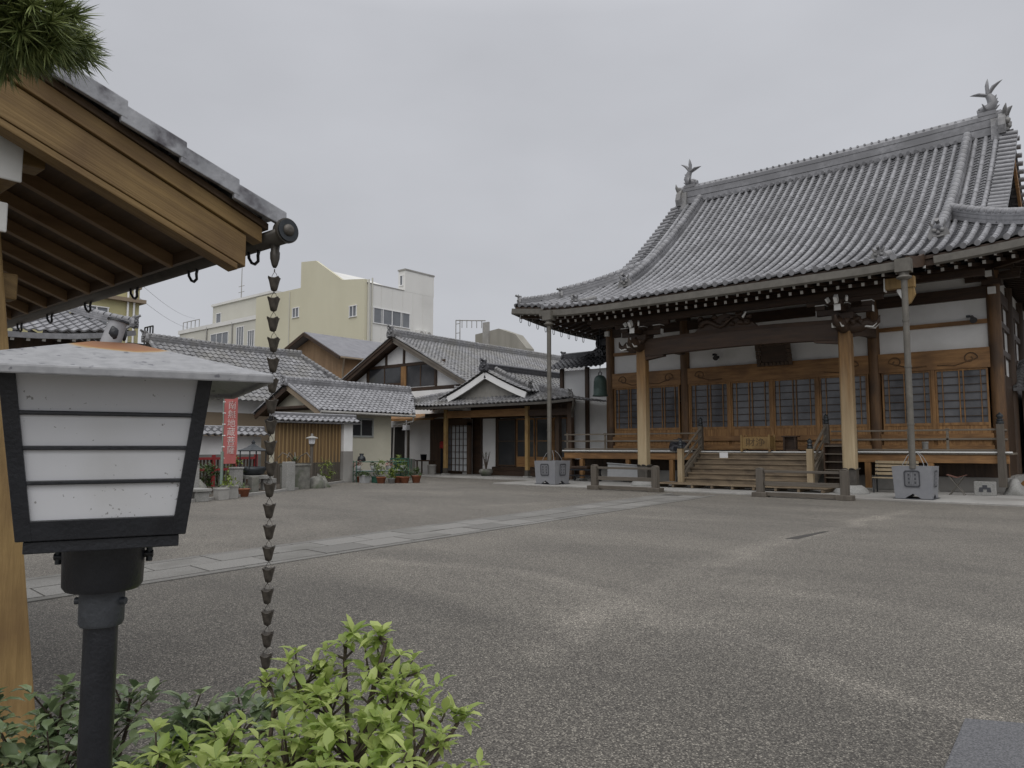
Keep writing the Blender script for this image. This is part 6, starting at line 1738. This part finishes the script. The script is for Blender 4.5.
# barge boards at the gable: upper strip and wide moulded board
for sg in (1, -1):
    def BQ(v, x, z): return (x, (ey - v) if sg > 0 else (2 * RY - ey + v), ez + SL * v + z)
    L = ey - RY + .02
    def plank(name, x0, x1, za, zb, mat_, e0, e1, bev=.004):
        o = MB()
        vs = [BQ(v, x, z) for v, dz in ((e0, 0), (L, 0)) for x, z in ((x0, za), (x1, za), (x1, zb), (x0, zb))]
        o.add(vs, [(0, 1, 2, 3), (7, 6, 5, 4), (0, 4, 5, 1), (1, 5, 6, 2), (2, 6, 7, 3), (3, 7, 4, 0)])
        o.build(name, mat_, sh, bev)
    plank('barge_board', ex - .13, ex - .045, -.30, -.135, 'barge', .13, L)
    plank('barge_board', ex - .115, ex - .03, -.13, -.05, 'barge', .05, L)
    plank('barge_trim', ex - .14, ex - .05, -.335, -.302, 'barge', .17, L)
    plank('dark_batten', ex - .2, ex - .02, -.047, -.012, 'soffit', .02, L)
    # sheathing boards seen from below
    o = MB()
    vs = [BQ(v, x, z) for v in (.03, L) for x, z in ((XL + .1, -.075), (ex - .13, -.075), (ex - .13, -.055), (XL + .1, -.055))]
    o.add(vs, [(0, 1, 2, 3), (7, 6, 5, 4), (0, 4, 5, 1), (1, 5, 6, 2), (2, 6, 7, 3), (3, 7, 4, 0)]); o.build('sheathing', 'soffit', sh)
    for k in range(10):
        x = -3.88 - k * .402
        o = MB()
        vs = [BQ(v, xx, z) for v in (.10, L) for xx, z in ((x - .025, -.15), (x + .025, -.15), (x + .025, -.077), (x - .025, -.077))]
        o.add(vs, [(0, 1, 2, 3), (7, 6, 5, 4), (0, 4, 5, 1), (1, 5, 6, 2), (2, 6, 7, 3), (3, 7, 4, 0)]); o.build('rafter', 'rafter', sh, .003)
    o = MB(); o.bar(BQ(.09, XL + .1, -.085), BQ(.09, ex - .14, -.085), .03, .10); o.build('eave_board', 'soffit', sh)
# gutter with its round end, hooks
gy, gz = ey + .035, ez - .045
o = MB(); n = 9
prof = [(-.06 * math.cos(math.pi * k / n), -.062 * math.sin(math.pi * k / n)) for k in range(n + 1)] + [(.052 * math.cos(math.pi * k / n), -.052 * math.sin(math.pi * k / n)) for k in range(n + 1)]
o.sweep([(XL, gy, gz), (ex + .05, gy, gz)], prof, 0, True, side=(0, 1, 0)); g1 = o.build('gutter', 'copper', sh)
o = MB(); o.tube([(ex + .055, gy, gz), (ex + .07, gy, gz)], .066, 24); o.tube([(ex + .069, gy, gz), (ex + .08, gy, gz)], .058, 24, 1); o.tube([(ex + .08, gy, gz), (ex + .083, gy, gz), (ex + .095, gy, gz), (ex + .098, gy, gz)], [.032, .032, .024, .01], 20); o.tube([(ex + .02, gy, gz), (ex + .055, gy, gz)], .058, 20)
o.build('gutter_end', ['copper', 'bronze'], g1)
for x in (-3.60, -4.27, -5.07, -5.84, -6.6, -7.3):
    o = MB(); o.tube([(x - .045, gy - .02, gz + .02), (x - .045, gy - .01, gz - .09), (x - .032, gy, gz - .118), (x, gy, gz - .13), (x + .032, gy, gz - .118), (x + .045, gy - .01, gz - .09), (x + .045, gy, gz - .04)], .0085, 8); o.build('hook', 'iron', g1)
# leaning posts, head beams with white painted ends
def lean_post(sx, sy):
    bx = (-3.715 if sx > 0 else -7.25); by = (1.15 if sy > 0 else 2 * RY - 1.15)
    o = MB()
    k = .088
    o.bar((bx, by, 0.06), (bx - sx * k * 2.6, by - sy * k * 2.6, 2.7), .175, .175, 0, (0, 1, 0)); o.build('post', 'post', sh, .01)
    o = MB(); o.lathe((bx, by, 0), [(.24, 0), (.2, .07)], 4, smooth=False); o.build('post_stone', 'stone', sh)
for sx in (1, -1):
    for sy in (1, -1): lean_post(sx, sy)
for sy in (1, -1):
    yb = (.95 if sy > 0 else 2 * RY - .95)
    o = MB(); o.box(-7.5, -3.59, yb - .07, yb + .07, 2.63, 2.80); o.box(-3.588, -3.575, yb - .075, yb + .075, 2.625, 2.81, 1); o.build('head_beam', ['barge', 'white_end'], sh, .006)
    o = MB(); o.box(-7.5, -3.66, yb - .045, yb + .045, 2.42, 2.54); o.box(-3.658, -3.645, yb - .05, yb + .05, 2.415, 2.545, 1); o.build('tie_beam', ['barge', 'white_end'], sh, .006)
for x in (-3.93, -7.05):
    o = MB(); o.box(x - .05, x + .05, 2 * RY - 1.12, 1.12, 2.17, 2.29); o.build('cross_tie', 'barge', sh, .008)
    o = MB(); o.box(x - .07, x + .07, 2 * RY - 1.2, 1.2, 2.805, 2.92); o.build('cross_beam', 'barge', sh, .008)
o = MB(); o.cbox(-5.6, RY, 0, 1.6, .9, .62); o.cbox(-5.6, RY, .62, 1.7, 1.0, .08)
single('water_basin', o, 'stone', 'stone hand-washing basin standing inside the timber shelter', 'basin', bevel=.03)

# ------------------------------------------------------------------ rain chain of small copper cups
cx_, cy_ = ex - .042, gy
rc = thing('rain_chain', (cx_, cy_, 0), 'rain chain of many small dark metal cups hanging from the shelter gutter', 'rain chain')
o = MB(); o.lathe((cx_, cy_, gz - .23), [(.008, .05), (.016, .065), (.025, .10), (.026, .13), (.022, .14), (.026, .18)], 12); o.build('top_funnel', 'copper', rc)
cupm = M('patinated_cup', (.045, .04, .034), (.12, .105, .088), 30, .45, metal=.3)
def cup_mesh(z):
    o = MB(); n = 12
    vs, fs = [], []
    pr = [(.009, 0), (.016, .005), (.0215, .024), (.027, .048), (.0315, .066), (.0345, .071)]
    for r, h in pr:
        for k in range(n):
            a = 2 * math.pi * k / n
            q = 1 + (.10 * math.cos(4 * a) if h > .02 else 0); hh = h + (.006 * math.cos(4 * a) if h > .05 else 0)
            vs.append((cx_ + r * q * math.cos(a), cy_ + r * q * math.sin(a), z + hh))
    for r, h in ((.030, .066), (.017, .02), (.005, .008)):
        for k in range(n):
            a = 2 * math.pi * k / n
            vs.append((cx_ + r * math.cos(a), cy_ + r * math.sin(a), z + h))
    m_ = len(pr) + 3
    for i in range(m_ - 1):
        for k in range(n): fs.append((i * n + k, i * n + (k + 1) % n, (i + 1) * n + (k + 1) % n, (i + 1) * n + k))
    fs.append(tuple(range(n))[::-1])
    o.add(vs, fs, 0, True)
    for sx in (-1, 1): o.tube([(cx_ + sx * .029, cy_, z + .068), (cx_ + sx * .02, cy_, z + .088), (cx_, cy_, z + .104)], .0014, 5)
    o.tube([(cx_, cy_, z + .102), (cx_, cy_, z + .118)], .003, 6)
    return o
zt = gz - .305
cup0 = cup_mesh(zt).build('cup', cupm, rc)
k = 1
while zt - k * .1075 > .05:
    c = cup0.copy(); col.objects.link(c); c.parent = rc
    c.location = cup0.location + Vector((random.uniform(-.003, .003) + .0006 * k, random.uniform(-.003, .003) + .0005 * k, -k * .1075))
    c.rotation_euler = (0, 0, 0)
    k += 1

# ------------------------------------------------------------------ lamp in the foreground
lc = Vector((-1.30, 0.519, 0))
ang = math.atan2(.925, .380)
lx = Matrix.Translation(lc) @ Matrix.Rotation(ang, 4, 'Z')        # local x along its front, local -y towards the viewer
lamp = thing('garden_lamp', tuple(lc), 'large garden lamp with white panels, black frame and rusty peaked roof, close by', 'lamp')
o = MB(lx); o.tube([(0, 0, 0), (0, 0, 1.25)], .0253, 24); o.build('pole', 'iron', lamp)
o = MB(lx); o.tube([(0, 0, 1.211), (0, 0, 1.216), (0, 0, 1.272), (0, 0, 1.28)], [.031, .0335, .0335, .032], 24)
for a in (-.6, 1.0, 2.8): o.tube([(.032 * math.cos(a), .032 * math.sin(a), 1.25), (.041 * math.cos(a), .041 * math.sin(a), 1.25)], .006, 8)
o.build('lower_collar', M('worn_black_collar', (.03, .034, .04), (.06, .066, .075), 20, .5, bump=.2), lamp)
o = MB(lx); o.tube([(0, 0, 1.269), (0, 0, 1.276), (0, 0, 1.343)], [.054, .059, .061], 32)
for a in (2.9, -.15): o.tube([(.057 * math.cos(a), .057 * math.sin(a), 1.322), (.073 * math.cos(a), .073 * math.sin(a), 1.322)], .006, 8); o.tube([(.067 * math.cos(a), .067 * math.sin(a), 1.310), (.067 * math.cos(a), .067 * math.sin(a), 1.335)], .005, 8, 1)
o.build('upper_collar', ['iron', 'bronze'], lamp)
zb, zt_, hb, ht = 1.362, 1.606, .112, .141
o = MB(lx)
o.tube([(0, 0, 1.343), (0, 0, 1.361)], .1, 4, 0, False) if False else o.cbox(0, 0, 1.343, .208, .208, .018)
def LS(z): return lerp(hb, ht, (z - zb) / (zt_ - zb))
fw = .021
# bottom frame, corner bars, cross bars
for (a, b) in (((-1, -1), (1, -1)), ((1, -1), (1, 1)), ((1, 1), (-1, 1)), ((-1, 1), (-1, -1))):
    h0, h1 = LS(zb), LS(zb + .03)
    P = lambda s, h, z, q=1: (s[0] * h * q, s[1] * h * q, z)
    vs = [P(a, h0, zb), P(b, h0, zb), P(b, h1, zb + .03), P(a, h1, zb + .03), P(a, h0 - .012, zb), P(b, h0 - .012, zb), P(b, h1 - .012, zb + .03), P(a, h1 - .012, zb + .03)]
    o.add(vs, [(0, 1, 2, 3), (7, 6, 5, 4), (0, 4, 5, 1), (1, 5, 6, 2), (2, 6, 7, 3), (3, 7, 4, 0)])
    for zz in (1.447, 1.498, 1.549):
        h = LS(zz) - .004
        na = ((a[0] + b[0]) / 2 * h, (a[1] + b[1]) / 2 * h); ta = ((b[0] - a[0]) / 2 * (h - .015), (b[1] - a[1]) / 2 * (h - .015))
        o.bar((na[0] - ta[0], na[1] - ta[1], zz), (na[0] + ta[0], na[1] + ta[1], zz), .008, .0065)
    sgx, sgy = a
    vs = []
    for z in (zb + .0, zt_):
        h = LS(z) + .001
        vs += [(sgx * h, sgy * h, z), (sgx * (h - fw), sgy * h, z), (sgx * (h - fw), sgy * (h - fw), z), (sgx * h, sgy * (h - fw), z)]
    o.add(vs, [(0, 1, 2, 3), (7, 6, 5, 4), (0, 4, 5, 1), (1, 5, 6, 2), (2, 6, 7, 3), (3, 7, 4, 0)])
o.build('frame', 'iron', lamp, .0015)
pm = T['acrylic'].copy(); pm.name = 'spotted_milky_panel'
nt = pm.node_tree; N, L_ = nt.nodes, nt.links
src = N['Principled BSDF'].inputs['Base Color'].links[0].from_socket
tcp = N.new('ShaderNodeTexCoord'); ns1 = N.new('ShaderNodeTexNoise'); ns1.inputs['Scale'].default_value = 130; ns1.inputs['Detail'].default_value = 3
ns2 = N.new('ShaderNodeTexNoise'); ns2.inputs['Scale'].default_value = 9; L_.new(tcp.outputs['Object'], ns1.inputs['Vector']); L_.new(tcp.outputs['Object'], ns2.inputs['Vector'])
ad1 = N.new('ShaderNodeMath'); ad1.operation = 'MULTIPLY_ADD'; ad1.inputs[1].default_value = .55; L_.new(ns2.outputs['Fac'], ad1.inputs[0]); L_.new(ns1.outputs['Fac'], ad1.inputs[2])
rs = N.new('ShaderNodeValToRGB'); rs.color_ramp.elements[0].position = .985; rs.color_ramp.elements[0].color = (0, 0, 0, 1); rs.color_ramp.elements[1].position = 1.0; rs.color_ramp.elements[1].color = (.7, .7, .7, 1)
sb_ = N.new('ShaderNodeMath'); sb_.operation = 'ADD'; sb_.inputs[1].default_value = -.005; L_.new(ad1.outputs[0], sb_.inputs[0]); L_.new(sb_.outputs[0], rs.inputs[0])
mxp = N.new('ShaderNodeMix'); mxp.data_type = 'RGBA'; L_.new(rs.outputs[0], mxp.inputs[0]); L_.new(src, mxp.inputs[6]); mxp.inputs[7].default_value = (.16, .155, .14, 1); L_.new(mxp.outputs[2], N['Principled BSDF'].inputs['Base Color'])
for i in range(4):
    lxx = lx @ Matrix.Rotation(i * math.pi / 2, 4, 'Z')
    o = MB(lxx)
    h0, h1 = LS(zb + .028) - .006, LS(zt_) - .006
    o.add([(-h0 + .0, -h0, zb + .028), (h0, -h0, zb + .028), (h1, -h1, zt_), (-h1, -h1, zt_), (-h0 + .004, -h0 + .004, zb + .028), (h0 - .004, -h0 + .004, zb + .028), (h1 - .004, -h1 + .004, zt_), (-h1 + .004, -h1 + .004, zt_)], [(0, 1, 2, 3), (7, 6, 5, 4), (0, 4, 5, 1), (2, 6, 7, 3)])
    o.build('panel', pm, lamp)
lr = bpy.data.materials.new('rusting_painted_sheet'); lr.use_nodes = True
nt = lr.node_tree; N, L_ = nt.nodes, nt.links
pb = N['Principled BSDF']; pb.inputs['Roughness'].default_value = .55
t_ = N.new('ShaderNodeTexCoord')
mpp = N.new('ShaderNodeMapping'); L_.new(t_.outputs['Object'], mpp.inputs[0])
mpp.inputs['Location'].default_value = (0, 0, -1.66); 
n1 = N.new('ShaderNodeTexNoise'); n1.inputs['Scale'].default_value = 55; n1.inputs['Detail'].default_value = 8; L_.new(t_.outputs['Object'], n1.inputs['Vector'])
r1 = N.new('ShaderNodeValToRGB'); r1.color_ramp.elements[0].position = .35; r1.color_ramp.elements[0].color = (.23, .233, .242, 1); r1.color_ramp.elements[1].position = .62; r1.color_ramp.elements[1].color = (.29, .293, .302, 1); L_.new(n1.outputs['Fac'], r1.inputs[0])
n2 = N.new('ShaderNodeTexNoise'); n2.inputs['Scale'].default_value = 60; n2.inputs['Detail'].default_value = 6; L_.new(t_.outputs['Object'], n2.inputs['Vector'])
r2 = N.new('ShaderNodeValToRGB'); r2.color_ramp.elements[0].position = .63; r2.color_ramp.elements[0].color = (0, 0, 0, 1); r2.color_ramp.elements[1].position = .68; r2.color_ramp.elements[1].color = (.9, .9, .9, 1); L_.new(n2.outputs['Fac'], r2.inputs[0])
m1 = N.new('ShaderNodeMix'); m1.data_type = 'RGBA'; L_.new(r2.outputs[0], m1.inputs[0]); L_.new(r1.outputs[0], m1.inputs[6]); m1.inputs[7].default_value = (.10, .10, .115, 1)
# rust ring around the chimney foot: an ellipsoidal stain with a ragged rim
ln = N.new('ShaderNodeVectorMath'); ln.operation = 'LENGTH'
ms_ = N.new('ShaderNodeMapping'); ms_.inputs['Scale'].default_value = (1, 1, .6); ms_.inputs['Location'].default_value = (-.014, -.012, -.99)
L_.new(t_.outputs['Object'], ms_.inputs[0]); L_.new(ms_.outputs[0], ln.inputs[0])
n3 = N.new('ShaderNodeTexNoise'); n3.inputs['Scale'].default_value = 14; n3.inputs['Detail'].default_value = 4; L_.new(t_.outputs['Object'], n3.inputs['Vector'])
ad = N.new('ShaderNodeMath'); ad.operation = 'MULTIPLY_ADD'; ad.inputs[1].default_value = .05; L_.new(n3.outputs['Fac'], ad.inputs[0]); L_.new(ln.outputs['Value'], ad.inputs[2])
r3 = N.new('ShaderNodeValToRGB'); e = r3.color_ramp.elements
e[0].position = .0; e[0].color = (1, 1, 1, 1); e[1].position = .121; e[1].color = (0, 0, 0, 1); k_ = e.new(.113); k_.color = (1, 1, 1, 1)
L_.new(ad.outputs[0], r3.inputs[0])
rc_ = N.new('ShaderNodeValToRGB'); e = rc_.color_ramp.elements
e[0].position = .05; e[0].color = (.13, .052, .02, 1); e[1].position = .12; e[1].color = (.36, .25, .09, 1); k_ = e.new(.104); k_.color = (.24, .10, .03, 1)
L_.new(ad.outputs[0], rc_.inputs[0])
m2 = N.new('ShaderNodeMix'); m2.data_type = 'RGBA'; L_.new(r3.outputs[0], m2.inputs[0]); L_.new(m1.outputs[2], m2.inputs[6]); L_.new(rc_.outputs[0], m2.inputs[7])
L_.new(m2.outputs[2], pb.inputs['Base Color'])
bp = N.new('ShaderNodeBump'); bp.inputs['Strength'].default_value = .25; bp.inputs['Distance'].default_value = .004; L_.new(n2.outputs['Fac'], bp.inputs['Height']); L_.new(bp.outputs[0], pb.inputs['Normal'])
o = MB(lx); s = .222; zr = 1.597
hi = [(-s, -s, zr + .014), (s, -s, zr + .014), (s, s, zr + .014), (-s, s, zr + .014)]
ap = [(-.03, -.03, zr + .074), (.03, -.03, zr + .074), (.03, .03, zr + .074), (-.03, .03, zr + .074)]
lo = [(p[0], p[1], zr) for p in hi]; li = [(p[0] * .975, p[1] * .975, zr + .002) for p in hi]; iu = [(p[0] * .975, p[1] * .975, zr + .011) for p in hi]; ia = [(p[0], p[1], p[2] - .004) for p in ap]
vs = hi + ap + lo + li + iu + ia
fs = []
for k in range(4):
    q = (k + 1) % 4
    fs += [(k, q, 4 + q, 4 + k), (8 + k, 8 + q, q, k), (12 + k, 12 + q, 8 + q, 8 + k), (16 + k, 16 + q, 12 + q, 12 + k), (16 + k, 20 + k, 20 + q, 16 + q)]
fs.append((4, 5, 6, 7))
o.add(vs, fs); lro = o.build('lamp_roof', lr, lamp, .003)
o = MB(lx)
tp = Vector((-.004, -.004, zr + .074)); dv = Vector((.009, 0, .038))
o.tube([tuple(tp + Vector((-.004, 0, -.01))), tuple(tp + dv)], [.0165, .014], 18); o.tube([tuple(tp + dv), tuple(tp + dv * 1.08)], [.0175, .017], 18, 1)
o.blob(tuple(tp + dv * .45 + Vector((-.001, -.0135, 0))), .0068, .004, .011, 1, zmin=-1, rough=.15)
o.blob(tuple(tp + dv * .45 + Vector((.0148, .004, 0))), .004, .006, .011, 1, zmin=-1, rough=.15)
o.build('chimney', [M('grey_sheet_metal', (.23, .235, .25), (.34, .345, .36), 30, .5), 'iron'], lro)

# ------------------------------------------------------------------ pine at the top left corner
pine = thing('pine_tree', (-2.95, -0.25, 0), 'pine whose dark needle tufts reach in at the top left corner', 'tree')
rp2 = random.Random(21)
tr = MB(); tr.tube([(-2.95, -.25, 0), (-3.0, -.2, 1.2), (-2.9, -.1, 2.3), (-2.95, 0, 3.2)], [.11, .09, .07, .04], 12); tr.build('trunk', 'bark', pine)
br = MB(); br.tube([(-2.92, -.1, 2.4), (-2.75, .25, 2.75), (-2.5, .58, 2.8), (-2.35, .68, 2.72)], [.045, .035, .02, .01], 8)
br.tube([(-2.95, -.05, 2.8), (-2.7, .3, 3.0), (-2.5, .55, 2.95), (-2.4, .66, 2.84)], [.03, .025, .014, .006], 8)
nd = MB()
def tuft(c, ax, n, L):
    ax = Vector(ax).normalized()
    a1 = ax.orthogonal().normalized(); a2 = ax.cross(a1)
    for _ in range(n):
        a = rp2.uniform(0, 6.283); sp = rp2.uniform(.15, .95)
        d = (ax * (1 - sp * .65) + (a1 * math.cos(a) + a2 * math.sin(a)) * sp).normalized()
        b = Vector(c) - ax * rp2.uniform(0, .05)
        l = L * rp2.uniform(.7, 1.1)
        w = d.cross(Vector((rp2.uniform(-1, 1), rp2.uniform(-1, 1), rp2.uniform(-1, 1)))).normalized() * .0019
        t2 = d.cross(w).normalized() * .0016
        mid = b + d * l * .55 + Vector((0, 0, -l * .03)); tip = b + d * l + Vector((0, 0, -l * .1))
        nd.add([tuple(b - w), tuple(b + w), tuple(b + t2), tuple(mid - w), tuple(mid + w), tuple(mid + t2), tuple(tip)],
               [(0, 1, 4, 3), (1, 2, 5, 4), (2, 0, 3, 5), (3, 4, 6), (4, 5, 6), (5, 3, 6)])
cen = Vector((-2.44, .675, 2.735))
for i in range(120):
    p = Vector((rp2.gauss(0, 1), rp2.gauss(0, 1), rp2.gauss(0, 1))).normalized() * (rp2.random() ** .5)
    q = cen + Vector((p.x * .23, p.y * .19, p.z * .13))
    tuft(q, (p.x * .8 + .1, p.y * .8 + .12, p.z * .6 + .15), 58, .085)
    if i % 4 == 0: br.tube([tuple(cen + Vector((p.x * .05, p.y * .05, .02))), tuple(q)], [.006, .003], 5)
br.build('branch', 'bark', pine); nd.build('needles', 'needle', pine)

# ------------------------------------------------------------------ shrubs at the lower left
LIME = [(-1.456, 1.257, 1.021, 0.03), (-1.576, 1.226, 0.99, 0.057), (-1.48, 1.246, 0.946, 0.07), (-1.626, 1.127, 0.928, 0.07), (-1.47, 1.32, 0.939, 0.052), (-1.528, 1.146, 0.895, 0.088), (-1.377, 1.206, 0.9, 0.085), (-1.342, 1.305, 0.854, 0.068), (-1.326, 1.387, 0.828, 0.03), (-1.676, 1.089, 0.891, 0.05), (-1.371, 1.085, 0.856, 0.101), (-1.476, 1.001, 0.834, 0.101), (-1.693, 0.956, 0.787, 0.085), (-1.261, 1.18, 0.827, 0.081), (-1.753, 0.842, 0.779, 0.074), (-1.501, 0.919, 0.8, 0.078), (-1.244, 1.065, 0.812, 0.084), (-1.299, 0.954, 0.814, 0.092), (-1.569, 0.865, 0.768, 0.078)]
DARK = [(-2.433, 0.868, 0.749, 0.105), (-2.328, 1.021, 0.746, 0.101), (-2.142, 1.111, 0.74, 0.099), (-1.984, 1.178, 0.729, 0.091), (-2.48, 0.773, 0.667, 0.114), (-2.25, 0.897, 0.681, 0.128), (-2.068, 1.048, 0.681, 0.111), (-2.271, 0.817, 0.666, 0.125), (-1.893, 1.248, 0.775, 0.04), (-2.357, 0.751, 0.612, 0.109), (-2.094, 0.901, 0.634, 0.119), (-1.992, 1.109, 0.7, 0.083), (-2.615, 0.722, 0.705, 0.088)]
def shrub(name, base, clusters, label, leafm, dens, L, W, nl, seed, low):
    r_ = random.Random(seed)
    t = thing(name, base, label, 'shrub')
    lf, st = MB(), MB()
    hub = [Vector(base) + Vector((r_.uniform(-.12, .12), r_.uniform(-.12, .12), r_.uniform(.25, .45))) for _ in range(5)]
    for h in hub: st.tube([base, tuple(Vector(base).lerp(h, .5) + Vector((r_.uniform(-.03, .03), r_.uniform(-.03, .03), 0))), tuple(h)], [.014, .012, .010], 7)
    for (x, y, z, r) in clusters:
        c = Vector((x, y, z))
        h = min(hub, key=lambda q: (q - c).length)
        mid = h.lerp(c, .55) + Vector((r_.uniform(-.05, .05), r_.uniform(-.05, .05), -.03))
        fork = c - Vector((0, 0, r * .6))
        st.tube([tuple(h), tuple(mid), tuple(fork)], [.009, .007, .005], 7)
        n = max(3, int(dens * (r / .08) ** 2))
        for k in range(n):
            p = Vector((r_.gauss(0, 1), r_.gauss(0, 1), r_.gauss(0, 1))).normalized() * (r_.random() ** .45) * r
            q = c + Vector((p.x, p.y, p.z * .85))
            st.tube([tuple(fork), tuple(fork.lerp(q, .5) + Vector((r_.uniform(-.01, .01), r_.uniform(-.01, .01), 0))), tuple(q)], [.0038, .003, .002], 5)
            sprig(lf, tuple(q), r_, nl, L, W, up=.45)
            if r_.random() < .5: sprig(lf, tuple(q - Vector((0, 0, .02))), r_, nl, L * 1.05, W, up=.05)
    # darker, lower growth closing the inside of the bush
    for k in range(low):
        x, y, z, r = r_.choice(clusters)
        q = Vector((x + r_.uniform(-.1, .1), y + r_.uniform(-.1, .1), z - r_.uniform(.1, .45)))
        sprig(lf, tuple(q), r_, nl, L, W, up=.3)
    st.build('branch', 'bark', t); lf.build('foliage', leafm, t)
shrub('lime_shrub', (-1.5, 1.08, 0), LIME, 'bushy shrub with fresh lime green leaves right of the lamp pole', 'leaf_lime', 11, .050, .021, 6, 31, 120)
shrub('dark_leaf_shrub', (-2.2, .95, 0), DARK, 'glossy dark green shrub at the foot of the shelter post', 'leaf_dark', 6.5, .060, .031, 5, 32, 150)
